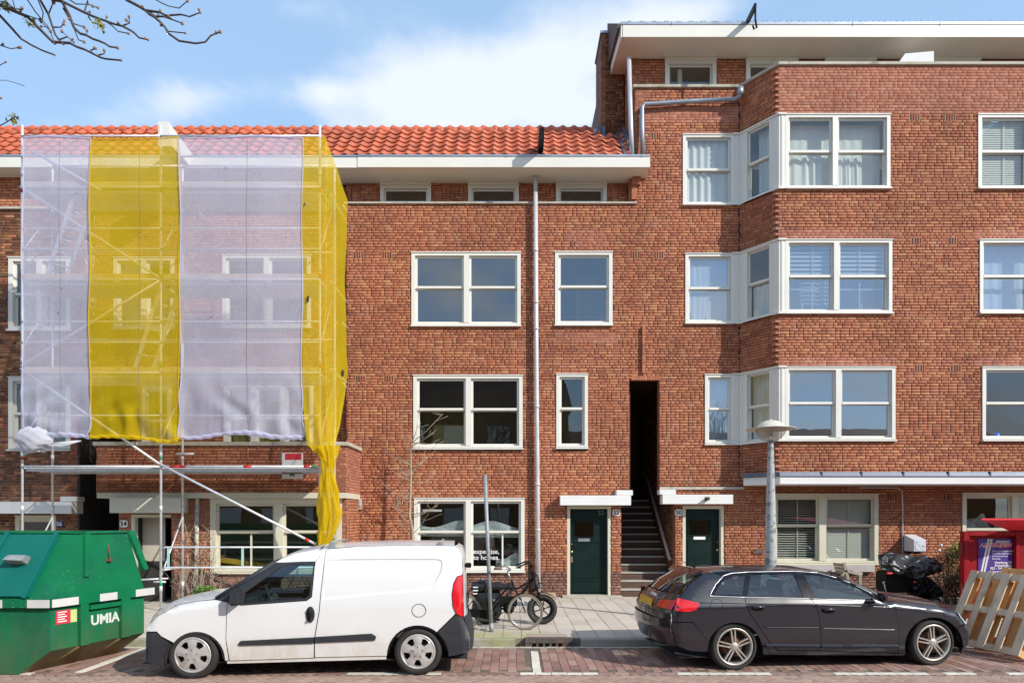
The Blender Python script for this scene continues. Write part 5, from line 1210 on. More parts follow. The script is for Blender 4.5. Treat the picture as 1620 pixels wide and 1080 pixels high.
    mb = MB(); mb.add(rb(S + .068, .45, .95, z - .03, z + .075), [(0, 1, 2, 3)]); mb.build('number_plate', PLATEY, r)
    mb = MB(); q = c.un(*B(1180, 215)); mb.hexa([c.P(q[0] + a, t, q[1] + b) for b in (-.03, .03) for a, t in ((-.04, .3), (.04, .3), (.04, .42), (-.04, .42))]); mb.build('door_hinge', BLK, r, bevel=.01)
    # mirror
    for sd in (0, 1):
        q = [c.un(*A(*p)) for p in ((692, 498), (756, 498), (758, 372), (700, 384))]; mb = MB(); s = 1 if not sd else -1; t0 = 0 if not sd else c.W
        mb.hexa([c.P(q[0][0], t0 + s * .03, q[0][1]), c.P(q[1][0], t0 + s * .03, q[1][1]), c.P(q[1][0], t0 - s * .17, q[1][1] + .01), c.P(q[0][0], t0 - s * .17, q[0][1] + .01), c.P(q[3][0], t0 + s * .05, q[3][1]), c.P(q[2][0], t0 + s * .05, q[2][1]), c.P(q[2][0], t0 - s * .17, q[2][1] - .01), c.P(q[3][0], t0 - s * .17, q[3][1] - .01)]); mb.build('mirror', PLB, r, bevel=.02)
    # roof bar feet
    for f, x0, x1 in ((B, 130, 345), (B, 945, 1045)):
        a = c.un(*f(x0 + 20, 78)); b = c.un(*f(x1, 40)); mb = MB()
        t = prof(a[1]) + .10
        mb.hexa([c.P(a[0] - .045, t, a[1] - .01), c.P(a[0] + .045, t, a[1] - .01), c.P(a[0] + .045, t + .06, a[1] - .01), c.P(a[0] - .045, t + .06, a[1] - .01), c.P(a[0] - .02, t, a[1] + .075), c.P(a[0] + .04, t, a[1] + .075), c.P(a[0] + .04, t + .05, a[1] + .075), c.P(a[0] - .02, t + .05, a[1] + .075)])
        mb.tube([c.P(a[0], t, a[1] + .07), c.P(a[0] + .02, c.W - t, a[1] + .07)], .016, 8); mb.build('roof_bar', STEELD, r, bevel=.004)
    mb = MB(); lo = .20; mb.add([c.P(-.65, .05, lo), c.P(3.35, .05, lo), c.P(3.35, c.W - .05, lo), c.P(-.65, c.W - .05, lo)], [(0, 1, 2, 3)])
    mb.add([c.P(.95, .08, lo), c.P(.95, 1.66, lo), c.P(.95, 1.66, 1.05), c.P(.95, .08, 1.05)], [(0, 1, 2, 3)]) if False else None
    z1 = 1.62; S1 = c.un(*A(1330, 400))[0]; mb.add([c.P(S1, .06, lo), c.P(S1, c.W - .06, lo), c.P(S1, c.W - .22, z1), c.P(S1, .22, z1)], [(0, 1, 2, 3)]); mb.build('floor_pan', DARKIN, r)
    a = c.un(*A(760, 500)); mb = MB(); mb.hexa([c.P(a[0] - .45, .12, .5), c.P(a[0] + .05, .12, .5), c.P(a[0] + .05, c.W - .12, .5), c.P(a[0] - .45, c.W - .12, .5), c.P(a[0] - .3, .12, a[1] + .0), c.P(a[0] + .12, .12, a[1] + .06), c.P(a[0] + .12, c.W - .12, a[1] + .06), c.P(a[0] - .3, c.W - .12, a[1])]); mb.build('dashboard', SEAT, r, bevel=.03)
    seat(c, r, S1 - .35, .45, .62, lean=1, h=.58); seat(c, r, S1 - .35, 1.3, .62, lean=1, h=.58); steering(c, r, a[0] + .28, 1.25 if False else .45, a[1] + .05, 1)
    for px in (A(395, 900), B(803, 870)): wheel(c, r, px, .302, .208, 'van')
van()
# ---------------------------------------------------------------- dark estate car
def estate():
    A = lambda x, y: (1010 + x / 5.4, 880 + y / 5.4); B = lambda x, y: (1270 + x / 5.4, 880 + y / 5.4)
    def prof(z): return .06 * max(0, .40 - z) / .4 + .02 * abs(z - .62) + (0 if z < .84 else .26 * ((z - .84) / .48) ** 1.15)
    roof = [A(560, 152), A(640, 140), A(800, 128), A(1000, 123), A(1330, 122), B(96, 130), B(260, 160)]
    top = [A(335, 765), A(295, 640), A(300, 480), A(335, 400), A(385, 330), A(450, 240)] + roof + [B(400, 212), B(560, 282), B(660, 330), B(740, 385), B(820, 388), B(960, 402), B(1200, 432), B(1340, 474), B(1395, 530), B(1432, 580), B(1448, 640), B(1452, 700), B(1440, 760), B(1400, 805)]
    c = Car((2.865, 8.83), (2.77, .28), 1.70, prof, top, curl=.09)
    r = empty('estate_car', tuple(c.P(1.3, .85, 0)), 'dark grey estate car parked beside the leaning pallets', 'car')
    D = DPAINT
    c.panel('rear_quarter', [A(300, 480), A(335, 400), A(385, 330), A(450, 240), A(560, 152), A(640, 140), A(720, 168), A(655, 240), A(605, 332), A(912, 342), A(915, 400), A(960, 500), A(1060, 640), A(1130, 745), A(1075, 758)] + [A(*p) for p in arc(825, 795, 232, 350, 196)] + [A(470, 560), A(300, 560)], r, D, step=.05)
    c.panel('rear_bumper', [A(300, 562), A(470, 562), A(602, 730)] + [A(*p) for p in arc(825, 795, 232, 195, 178)] + [A(570, 812), A(440, 805), A(335, 765), A(295, 640)], r, D, off=.006)
    c.panel('rear_door', [A(912, 344), A(1474, 362), A(1534, 470), A(1554, 600), A(1559, 700), A(1554, 798), A(1190, 798), A(1130, 745)] + [A(1060, 642), A(960, 500), A(915, 400)], r, D, off=.004)
    c.panel('front_door', [B(70, 364), B(600, 380), B(740, 387), B(790, 440), B(815, 560), B(825, 700), B(815, 822), B(150, 803), B(155, 700), B(150, 600), B(130, 470)], r, D, off=.004)
    c.panel('fender', [B(740, 387), B(820, 388), B(960, 402), B(1200, 432), B(1335, 474), B(1345, 520), B(1385, 578), B(1320, 605)] + [B(*p) for p in arc(1120, 765, 245, 320, 180)] + [B(875, 800), B(880, 828), B(818, 824), B(825, 700), B(815, 560), B(790, 440)], r, D)
    c.panel('front_bumper', [B(1322, 607), B(1388, 580), B(1432, 580), B(1448, 640), B(1452, 700), B(1440, 760), B(1400, 805), B(1345, 830), B(1366, 765)] + [B(*p) for p in arc(1120, 765, 245, 0, -38)], r, D, off=.006)
    c.panel('headlight', [B(1338, 478), B(1362, 486), B(1398, 535), B(1432, 578), B(1390, 574), B(1348, 520)], r, mat('headlamp_clear', (.55, .56, .56), .1, .4, coat=1), off=.012, gap=0)
    c.panel('sill', [A(1062, 772), A(1075, 755), A(1130, 745), A(1190, 800), A(1554, 800), B(150, 805), B(815, 825), B(878, 830), B(868, 846), B(150, 842), A(1066, 838)], r, D, off=-.004)
    q = [A(650, 322), A(690, 250), A(745, 190), A(800, 168), A(915, 158), A(890, 330)]; d = [A(962, 153), A(1325, 143), A(1408, 348), A(932, 334)]; f = [B(12, 148), B(140, 156), B(300, 198), B(430, 252), B(560, 312), B(596, 346), B(590, 370), B(112, 352)]
    c.panel('window_frame', [A(640, 140), A(800, 128), A(1000, 123), A(1330, 122), B(96, 130), B(260, 160), B(400, 212), B(560, 282), B(660, 330), B(740, 385), B(600, 378), B(70, 362), A(1474, 360), A(912, 342), A(606, 332), A(655, 240), A(720, 168)], r, mat('gloss_black_pillar', (.010, .009, .014), .16, spec=.22), holes=[q, d, f], gap=.0005, off=-.002)
    for w in (q, d, f): c.panel('side_window', w, r, CGLASS, off=-.010, gap=0)
    def trim(name, px, rad, m, off=.004, f=c): 
        pts = resample([c.un(*p) for p in px], .04, False); i = c.inset(pts)
        for sd in (0, 1): mb = MB(); mb.tube([c.P(S, (t - off) if not sd else c.W - t + off, z) for (S, z), t in zip(pts, i)], rad, 6); mb.build(name, m, r)
    trim('window_trim', [A(912, 348), A(608, 335), A(632, 285), A(660, 235), A(725, 165), A(800, 143), A(950, 133), A(1330, 127), B(10, 131), B(140, 140), B(310, 185), B(450, 240), B(610, 322)], .0060, CHROME)
    trim('window_trim', [A(608, 337), A(912, 345), A(1474, 357), B(70, 359), B(600, 377)], .0045, CHROME)
    trim('side_moulding', [A(1072, 603), A(1545, 606)], .008, D); trim('side_moulding', [B(155, 612), B(802, 625)], .008, D)
    for l in ([A(1085, 738), A(1550, 742)], [B(158, 742), B(818, 742)]):
        pts = resample([c.un(*p) for p in l], .1, False)
        for sd in (0, 1):
            mb = MB(); vs = []
            for S, z in pts:
                for dz, t in ((.012, .022), (-.03, -.022), (-.05, -.012), (-.06, .03)): t = c.prof(z) + t; vs.append(c.P(S, t if not sd else c.W - t, z + dz))
            mb.add(vs, [(4 * i + j, 4 * i + 4 + j, 4 * i + 5 + j, 4 * i + 1 + j) for i in range(len(pts) - 1) for j in range(3)], 0, False); mb.build('sill_ledge', D, r)
    trim('body_crease', [A(530, 395), A(905, 402)], .010, D, -.005); trim('body_crease', [A(925, 402), A(1490, 410)], .010, D, -.001); trim('body_crease', [B(105, 412), B(780, 432)], .010, D, -.001)
    for f_, x, y in ((A, 1020, 440), (B, 220, 462)):
        c.panel('handle_recess', [f_(x - 58, y - 12), f_(x + 45, y - 22), f_(x + 58, y - 2), f_(x + 40, y + 22), f_(x - 20, y + 28), f_(x - 55, y + 8)], r, BLK, off=.006, gap=0)
        q2 = [c.un(*f_(x - 52, y - 8)), c.un(*f_(x, y - 13)), c.un(*f_(x + 50, y - 12))]; mb = MB(); mb.tube([c.P(S, -.028, z) for S, z in q2], .016, 8); mb.build('door_handle', D, r)
    pts = [c.un(*A(667 + 54 * math.cos(a), 412 + 50 * math.sin(a))) for a in [i * math.pi / 14 for i in range(29)]]; mb = MB(); mb.tube([c.P(S, prof(z) - .001, z) for S, z in pts], .0025, 4); mb.build('fuel_flap', BLK, r)
    c.panel('tail_light', [A(330, 352), A(420, 372), A(505, 393), A(516, 415), A(490, 452), A(430, 470), A(318, 464)], r, REDL, off=.014, gap=0)
    lin = [A(310, 490), A(345, 400), A(395, 340), A(460, 250), A(560, 165), A(640, 150), A(715, 172), A(650, 240), A(600, 336), A(912, 350), B(70, 370), B(600, 386), B(740, 393), B(1200, 440), B(1330, 482), B(1425, 590), B(1440, 700), B(1390, 800), B(1350, 820)]
    c.panel('inner_lining', lin + [B(*p) for p in arc(1120, 765, 252, 0, -180)] + [B(868, 835), A(1066, 830)] + [A(*p) for p in arc(825, 795, 240, 0, -180)] + [A(575, 800), A(345, 755), A(305, 640)], r, DARKIN, off=-.035, gap=0, step=.12)
    c.strip('rear_bumper_skin', [A(335, 765), A(295, 640), A(298, 552)], r, D, crown=0, bul=-.16)
    c.strip('tailgate', [A(298, 552), A(300, 480), A(335, 400), A(385, 330)], r, D, crown=0, bul=-.13)
    c.strip('rear_window', [A(385, 330), A(450, 240), A(545, 165)], r, CGLASS, crown=.01, bul=-.11)
    c.strip('roof', [A(545, 165)] + roof, r, D, crown=.038, bul=0)
    mb = MB(); a = c.un(*A(560, 152)); mb.hexa([c.P(a[0] - s, t, a[1] + z) for z, s in ((.005, .27), (.035, .10)) for t in (.28, c.W - .28) for _ in (0,)] * 2) if False else None
    S, z = a; w = c.W; mb.add([c.P(S - .02, .26, z + .01), c.P(S - .02, w - .26, z + .01), c.P(S - .10, w - .34, z - .03), c.P(S - .10, .34, z - .03), c.P(S - .0, .26, z + .055), c.P(S - .0, w - .26, z + .055), c.P(S - .10, w - .34, z - .005), c.P(S - .10, .34, z - .005)], [(0, 1, 2, 3), (7, 6, 5, 4), (3, 2, 6, 7), (0, 3, 7, 4), (2, 1, 5, 6)]); mb.build('spoiler', D, r, bevel=.008)
    mb = MB(); mb.hexa([c.P(S - .112, .7, z - .028), c.P(S - .10, .7, z - .028), c.P(S - .10, w - .7, z - .028), c.P(S - .112, w - .7, z - .028), c.P(S - .112, .7, z - .008), c.P(S - .10, .7, z - .008), c.P(S - .10, w - .7, z - .008), c.P(S - .112, w - .7, z - .008)]); mb.build('brake_light', REDL, r)
    mb = MB(); mb.tube([c.P(S + .12, w / 2, z + .05), c.P(S - .06, w / 2, z + .13)], [.012, .005], 6); mb.build('aerial', BLK, r)
    c.strip('windscreen', [B(260, 160), B(400, 212), B(560, 282), B(660, 330), B(735, 380)], r, CGLASS, crown=.03, bul=.09)
    for sd in (0, 1):
        pts = [c.un(*p) for p in (B(260, 160), B(400, 212), B(560, 282), B(660, 330), B(740, 385))]; mb = MB(); mb.tube([c.P(S, (prof(z) + .06) if not sd else w - prof(z) - .06, z - .005) for S, z in pts], .032, 8); mb.build('windscreen_pillar', D, r)
    c.strip('bonnet', [B(725, 384), B(820, 388), B(960, 402), B(1200, 432), B(1340, 474)], r, D, crown=.075, bul=.10)
    c.strip('grille', [B(1340, 474), B(1395, 530), B(1432, 580), B(1448, 640)], r, D, crown=0, bul=.12); c.strip('front_bumper_skin', [B(1448, 640), B(1452, 700), B(1440, 760), B(1400, 805)], r, D, crown=0, bul=.12)
    # tail lamps and plate on the rear face
    bt = lambda t: -.13 * (1 - abs(2 * ((t - .09) / (w - .18)) - 1) ** 3.2)
    for sd in (0, 1):
        mb = MB(); vs = []; n = 8
        (S0, z0), (S1, z1) = c.un(*A(306, 462)), c.un(*A(350, 375))
        for i in range(n + 1):
            t = .085 + .30 * i / n; k = 1 - .35 * i / n
            tq = t if not sd else w - t; b = bt(t) - .012
            zm = (z0 + z1) / 2; vs += [c.P(S0 + b, tq, zm - (zm - z0) * k), c.P(S1 + b - .01, tq, zm + (z1 - zm) * k)]
        mb.add(vs, [(2 * i, 2 * i + 2, 2 * i + 3, 2 * i + 1) for i in range(n)], 0, True); mb.build('tail_light', REDL, r)
    S, z = c.un(*A(318, 440)); mb = MB(); y = S - .13 - .02
    mb.add([c.P(y, .56, z - .06), c.P(y, w - .56, z - .06), c.P(y + .02, w - .56, z + .06), c.P(y + .02, .56, z + .06)], [(0, 1, 2, 3)]); mb.build('number_plate', PLATEY, r)
    mb = MB(); S2, z2 = c.un(*A(365, 350))
    for k in range(4):
        cc = c.P(S2 - .165, .62 + k * .055, z2 - .03); mb.tube([cc + c.d * (.034 * math.cos(a)) + Vector((0, 0, .034 * math.sin(a))) for a in [i * math.pi / 8 for i in range(17)]], .005, 5)
    mb.build('badge', CHROME, r)
    mb = MB(); S3, z3 = c.un(*A(405, 320)); mb.bar(c.P(S3 - .13, w / 2, z3), c.P(S3 - .02, .5, z3 + .06), .02, .02); mb.build('rear_wiper', BLK, r)
    for sd in (0, 1):
        q = c.un(*B(630, 372)); s = 1 if not sd else -1; t0 = 0 if not sd else w; mb = MB(); cx = c.P(q[0], t0 - s * .10, q[1] + .045)
        mb.hexa([c.P(q[0] - .06 + a, t0 - s * tt, q[1] + z) for z, aa in ((.0, 0), (.11, -.02)) for a, tt in ((0 + aa, .02), (.12 + aa, .02), (.09 + aa, .20), (.01 + aa, .20))]); mb.build('mirror', D, r, bevel=.03)
    mb = MB(); lo = .17; mb.add([c.P(-.7, .1, lo), c.P(3.3, .1, lo), c.P(3.3, w - .1, lo), c.P(-.7, w - .1, lo)], [(0, 1, 2, 3)])
    mb.build('floor_pan', DARKIN, r)
    a = c.un(*B(560, 375)); mb = MB(); mb.hexa([c.P(a[0] - .25, .14, .5), c.P(a[0] + .35, .14, .5), c.P(a[0] + .35, w - .14, .5), c.P(a[0] - .25, w - .14, .5), c.P(a[0] - .35, .14, a[1] - .02), c.P(a[0] + .25, .14, a[1] + .0), c.P(a[0] + .25, w - .14, a[1] + .0), c.P(a[0] - .35, w - .14, a[1] - .02)]); mb.build('dashboard', SEAT, r, bevel=.03)
    for S, t, hh in ((1.48, .42, .56), (1.48, 1.28, .56), (.62, .42, .5), (.62, 1.28, .5), (.62, .85, .45)): seat(c, r, S, t, .50, lean=-1, h=hh)
    steering(c, r, a[0] - .48, .42 if False else 1.28, a[1] + .02, -1)
    for px in (A(825, 795), B(1120, 762)): wheel(c, r, px, .312, .235, 'five', inset=.03, wd=.2)
estate()
# ================================================================== SCAFFOLD AND NETTING
def scaffold():
    Zf, Zb = 13.65, 14.55; XS = [-9.79, -7.02, -3.84]; r = empty('scaffold', (-6.8, 14.1, .12), 'galvanised scaffold of tubes and decks standing in front of house 54', 'scaffold')
    lv = [3.0, 4.87, 6.73, 8.57]; top = 9.70
    for x in XS:
        for y in (Zf, Zb):
            mb = MB(); xx = x + (.06 if y == Zb and x > -4 else 0); mb.tube([(xx, y, .125), (xx, y, top + (.12 if y == Zf else -.3))], .0242, 10)
            for z in (.5, 2.1, 3.2, 5.06, 6.9, 8.8): mb.tube([(xx, y, z), (xx, y, z + .12)], .031, 10)
            p = mb.build('post', STEEL, r)
            mb = MB(); mb.box(xx - .075, xx + .075, y - .075, y + .075, .118, .128); mb.tube([(xx, y, .125), (xx, y, .4)], .018, 8); mb.build('base_plate', STEEL, p)
            if y == Zf:
                mb = MB()
                for z in (.62, lv[0] + .14, lv[1] + .1, lv[2] + .02, lv[3] - .1): mb.tube([(xx, y, z), (xx, y, z + .10)], .0265, 10)
                mb.build('marker_band', TAPEG if abs(x + 7.02) < .1 else TAPER, p)
    for x in XS:
        for z in [.95] + lv: mb = MB(); mb.tube([(x, Zf, z - .02), (x, Zb, z - .02)], .022, 8); mb.build('cross_tube', STEEL, r)
        for z in (1.5, 4.2, 6.1, 8.0): mb = MB(); mb.tube([(x, Zf, z - .7), (x, Zb, z + .5)], .016, 6); mb.build('side_brace', STEEL, r)
        for z in (4.87, 6.73, 8.57): mb = MB(); mb.tube([(x, Zb - .1, z + .25), (x, 16.15, z + .25)], .022, 8); mb.build('wall_tie', STEEL, r)
    for x0, x1 in ((XS[0], XS[1]), (XS[1], XS[2])):
        for i, z in enumerate(lv):
            for k in range(2):
                mb = MB(); y0 = Zf + .05 + k * .42; mb.box(x0 + .05, x1 - .05, y0, y0 + .38, z - .07, z - .045); mb.box(x0 + .05, x1 - .05, y0 - .012, y0, z - .09, z - .02); mb.box(x0 + .05, x1 - .05, y0 + .38, y0 + .392, z - .09, z - .02); mb.build('deck', STEEL, r)
            mb = MB(); mb.tube([(x0, Zf - .03, z), (x1, Zf - .03, z)], .024, 8); mb.build('ledger', STEEL, r)
            for k, dz in enumerate((.61, 1.02)):
                if i == 0 and k == 0: continue
                mb = MB(); mb.tube([(x0, Zf - .03, z + dz), (x1, Zf - .03, z + dz)], .019, 8); mb.build('guardrail', STEEL, r)
            if i: mb = MB(); mb.tube([(x0, Zb, z + .9), (x1, Zb, z + .9)], .019, 8); mb.build('guardrail', STEEL, r); mb = MB(); mb.box(x0 + .04, x1 - .04, Zf - .01, Zf + .01, z - .02, z + .12); mb.build('toe_board', WOOD, r)
    for (x, w) in ((-7.02 + .2, .32), (-6.62, .12), (-5.35, .16), (-4.15, .13), (-4.0, .09)):
        mb = MB(); mb.tube([(x, Zf - .03, 3.0), (x + w, Zf - .03, 3.0)], .0255, 8); mb.build('marker_band', TAPEG if x in (-6.82, -4.0) else TAPER, r)
    # low guard frame at street level
    mb = MB(); zz = (UZ(865, Zf), UZ(897, Zf)); x0, x1 = -6.95, UX(522, Zf)
    for z in zz: mb.tube([(x0, Zf - .04, z - .02), (x0 + .04, Zf - .04, z), (x1, Zf - .04, z)], .018, 8)
    o = mb.build('guard_frame', STEEL, r); mb = MB()
    for x in (268, 385): mb.box(UX(x, Zf) - .022, UX(x, Zf) + .022, Zf - .05, Zf - .03, zz[1], zz[0])
    mb.build('frame_upright', mat('pale_green_paint', (.35, .55, .50), .5), o)
    for a, b in (((-9.79, 4.95), (-7.02, 3.05)), ((-7.02, 3.05), (-3.9, 1.45)), ((-9.79, 5.0), (-7.02, 6.70)), ((-7.02, 6.75), (-9.79, 8.57)), ((-9.6, 9.3), (-8.2, 8.5))):
        mb = MB(); mb.tube([(a[0], Zf - .05, a[1]), (b[0], Zf - .05, b[1])], .024, 8); mb.build('diagonal_brace', STEEL, r)
    mb = MB(); a, b = Vector((-7.02, Zf - .05, 3.05)), Vector((-3.9, Zf - .05, 1.45)); mb.tube([a + (b - a) * .93, a + (b - a) * .955], .0262, 8); mb.build('marker_band', TAPER, r)
    for (xa, za, xb, zb) in ((-7.55, 4.9, -6.98, 6.7), (-9.35, 6.75, -8.75, 8.5)):
        mb = MB(); 
        for o in (-.12, .12): mb.bar((xa + o, Zf + .3 + o, za), (xb + o, Zf + .3 + o, zb), .035, .07)
        for k in range(7): t = (k + .5) / 7; mb.tube([(xa + (xb - xa) * t - .12, Zf + .18, za + (zb - za) * t), (xa + (xb - xa) * t + .12, Zf + .42, za + (zb - za) * t)], .016, 6)
        mb.build('ladder', STEEL, r)
    mb = MB(); z = UZ(718, Zb); mb.tube([(UX(280, Zb), Zb - .04, z), (UX(308, Zb), Zb - .04, z)], .024, 8); mb.tube([(UX(226, Zf), Zf - .1, .75), (UX(262, Zf), Zf + .1, .76)], .02, 6); mb.tube([(UX(243, Zf), Zf, .70), (UX(262, Zf), Zf, .70)], .02, 6); mb.build('coupler_tube', STEEL, r)
    mb = MB(); mb.tube([U(552, 340, 15.9), U(543, 325, 15.5)], .02, 6); mb.tube([U(552, 521, 15.9), U(541, 510, 15.2)], .02, 6); mb.tube([U(551, 617, 15.9), U(543, 605, 15.2)], .02, 6); mb.build('wall_tie', STEEL, r)
scaffold()
def fbm(x, z, s=1.0): return noise.noise(Vector((x * s, z * s, 3.3))) + .5 * noise.noise(Vector((x * s * 2.3, z * s * 2.3, 7.7)))
def net(px0, px1, ytop, ybot, m, label, name='scaffold_net', Z=13.50, roll=True, fold=1.0, seed=0):
    x0, x1 = UX(px0, Z), UX(px1, Z); zt, zb = UZ(ytop, Z), UZ(ybot, Z); mb = MB(); nu = int((x1 - x0) * 22); nv = 110
    def f(u, v):
        x = x0 + (x1 - x0) * u; z = zb + (zt - zb) * v; lowk = max(0, 1 - v * 4.5); e = min(u, 1 - u)
        y = Z + .02 * math.sin(x * 2.1 + seed) * (1 - abs(2 * v - 1)) + .03 * fbm(x, z * .5 + seed, .9) * fold
        y += lowk * (.035 * math.sin(x * 7 + fbm(x, z, .7) * 9 + seed) + .03 * fbm(x * 3, z * .6, 1.4)) * fold
        y += .012 * math.sin((x * 1.4 - z * 2.6) * 4 + 5 * fbm(x, z, .5)) * max(0, 1 - v * 2) * fold
        x += .018 * math.sin(z * 2.3 + seed + (3 if u > .5 else 0)) * (1 if e < .03 else .4) - (.05 * lowk * (u - .5) * math.sin(z * 9 + seed))
        ez = .05 * math.sin(x * 3.1 + seed) * lowk + .05 * abs(math.sin(x * 1.13 + seed)) * (1 if v > .97 else 0)
        return (x, y, z - ez)
    mb.grid(f, nu, nv)
    if roll:   # gathered hem
        nu2 = nu * 2
        def g(u, v):
            x = x0 + (x1 - x0) * u; a = v * 2 * math.pi; rr = .045 + .035 * fbm(x + seed, 2, 1.1) + .008 * math.sin(x * 31 + math.sin(a) * 2)
            return (x, Z - .0 + rr * math.cos(a), zb - .01 - .05 * math.sin(x * 3.1 + seed) + rr * 1.0 * math.sin(a) + .03 * fbm(x * 1.7, seed, 1))
        mb.grid(g, nu2, 10)
    o = mb.build(name, m); tag(o, label, 'netting', 'scaffold netting strips')
    q = random.Random(int(seed * 10))
    for k in range(3):      # small tears and caught leaves
        c = Vector(f(q.random(), .15 + .8 * q.random())); t = MB(); s_ = q.uniform(.008, .016); t.ball(c + Vector((0, -.012, 0)), s_, n=6, sc=(1, .2, q.uniform(.4, 1.6))); t.build('tear', DARKIN, o)
    mb = MB()     # seam with ties, top hem
    mb.tube([Vector(f(0, k / 40)) + Vector((0, -.01, 0)) for k in range(41)], .012, 5); mb.tube([Vector(f(1, k / 40)) + Vector((0, -.01, 0)) for k in range(41)], .012, 5); mb.tube([Vector(f(k / 30, 1)) + Vector((0, -.01, 0)) for k in range(31)], .014, 5)
    mb.build('hem', m, o)
    mb = MB(); mb.tube([Vector(f(.55, k / 40)) + Vector((0, -.008, 0)) for k in range(41)], .003, 4); mb.build('seam', mat('seam_grey', (.25, .25, .2), .8) if 'seam_grey' not in MATS else MATS['seam_grey'], o)
    return o
net(36, 142, 215, 690, NETW, 'white scaffold net hanging at the left end of the scaffold', seed=1, fold=1.3)
net(143, 284, 216, 692, NETY, 'wide yellow scaffold net between two white strips', seed=4, fold=1.2)
net(285, 478, 215, 688, NETW, 'wide white scaffold net between the two yellow strips', seed=2.5)
def corner_net():
    Z = 13.50; mb = MB(); xc = -3.69
    def edge(v):      # depth reached by the side flap at height v (0..1)
        return 13.50 + 1.75 * min(1, .22 + v * 2.6) ** .8 * (1 - .10 * max(0, v - .75) * 4 * .5)
    zt, zb = UZ(217, Z), UZ(700, Z)
    def f(u, v):
        z = zb + (zt - zb) * v; k = max(0, 1 - v * 4)
        if u < .35: x = UX(478, Z) + (xc - UX(478, Z)) * u / .35; y = Z + .01 * math.sin(z * 3)
        else:
            t = (u - .35) / .65; yy = Z + (edge(v) - Z) * t; x = xc + .04 * math.sin(z * 1.3 + 2) * t + .05 * fbm(yy, z, .8); y = yy; z -= t * max(0, v - .86) * 6.0 * (1 if v > .86 else 0) * .55
        k2 = max(0, 1 - v * 7); z -= k2 * .52 * max(0, 1 - abs(u - .45) / .5); x += k2 * (1 - u) * .10
        x += .02 * math.sin(u * 40) * k; y += .02 * math.sin(u * 29 + z * 3) * k
        return (x, y, z)
    mb.grid(f, 60, 110)
    o = mb.build('scaffold_net', NETY); tag(o, 'yellow scaffold net wrapping the right corner, with a twisted tail hanging down', 'netting', 'scaffold netting strips')
    mb = MB()     # tail
    pts = [(516, 705, .20), (518, 728, .12), (517, 745, .10), (519, 775, .16), (521, 812, .19), (516, 845, .14), (509, 863, .09), (506, 868, .03)]
    n = 64
    def g(u, v):
        s = v * (len(pts) - 1); i = min(int(s), len(pts) - 2); t = s - i; a = [pts[i][k] * (1 - t) + pts[i + 1][k] * t for k in range(3)]
        c = U(a[0], a[1], Z - .02); ph = u * 2 * math.pi; rr = a[2] * (1 + .26 * math.sin(5 * ph + v * 9) + .16 * math.sin(11 * ph - v * 14) + .10 * math.sin(19 * ph + v * 23))
        return (c.x + rr * math.cos(ph), c.y + .45 * rr * math.sin(ph) + .05, c.z + .02 * math.sin(ph * 3))
    mb.grid(g, n, 60); mb.build('tail', NETY, o)
    mb = MB()
    for z, l in ((6.05, .22), (3.9, .14)): 
        pass
    for (x, y, l) in ((487, 473, 6), (539, 590, 7), (482, 323, 3), (515, 505, 1)):
        c = U(x, y, Z - .03 if x < 505 else 14.6); cx = c.x if x < 505 else -3.62
        mb.ball((cx, c.y, c.z), .012 * l, n=8, sc=(.35, .25, 1))
    mb.build('tear', DARKIN, o)
    return o
corner_net()
def bundle():      # gathered knot at the lower left corner
    Z = 13.5; mb = MB()
    def g(u, v):
        a = u * 2 * math.pi; t = v; x = UX(24 + 60 * t, Z); k = math.sin(t * math.pi) ** .6; rr = .24 * k * (1 + .18 * math.sin(4 * a + t * 9) + .1 * math.sin(9 * a - t * 15)) + .015
        return (x, Z + .5 * rr * math.cos(a), UZ(693 + 4 * t, Z) + rr * math.sin(a) * .95)
    mb.grid(g, 28, 30)
    def g2(u, v): x = UX(34 + 48 * u, Z); return (x, Z + .03 * math.sin(u * 20), UZ(700 + 20 * v * (1 - .5 * u) , Z))
    mb.grid(g2, 14, 6)
    for i in range(5): mb.tube([U(80 - i * 8, 695, Z - .05), U(60 + i * 9, 703 + i * .8, Z - .08), U(120 + i * 2, 697, Z - .03)], .012, 5)
    o = mb.build('scaffold_net', m_net('net_white_bundle', (.80, .79, .84), .90, (.7, .7, .75))); tag(o, 'bulging gathered bundle of white net at the lower left corner of the scaffold', 'netting', 'scaffold netting strips')
bundle()
# notice board on the scaffold
def notice():
    r = empty('notice_board', U(462, 736, 14.5), 'white notice board with a red stripe hung on the brick band', 'sign'); Z = 14.50
    mb = MB(); mb.box(UX(446, Z), UX(479, Z), Z, Z + .02, UZ(757, Z), UZ(716, Z)); mb.build('board', PAPER, r)
    mb = MB(); mb.box(UX(451, Z), UX(477, Z), Z - .003, Z, UZ(727, Z), UZ(717, Z)); mb.build('red_stripe', PRED, r)
    mb = MB(); mb.box(UX(458, Z), UX(466, Z), Z - .003, Z, UZ(753, Z), UZ(749.5, Z)); 
    for k in range(4): mb.box(UX(451, Z), UX(474, Z), Z - .002, Z, UZ(747 - k * 2, Z), UZ(746.5 - k * 2, Z))
    mb.build('print', PGREY, r)
notice()
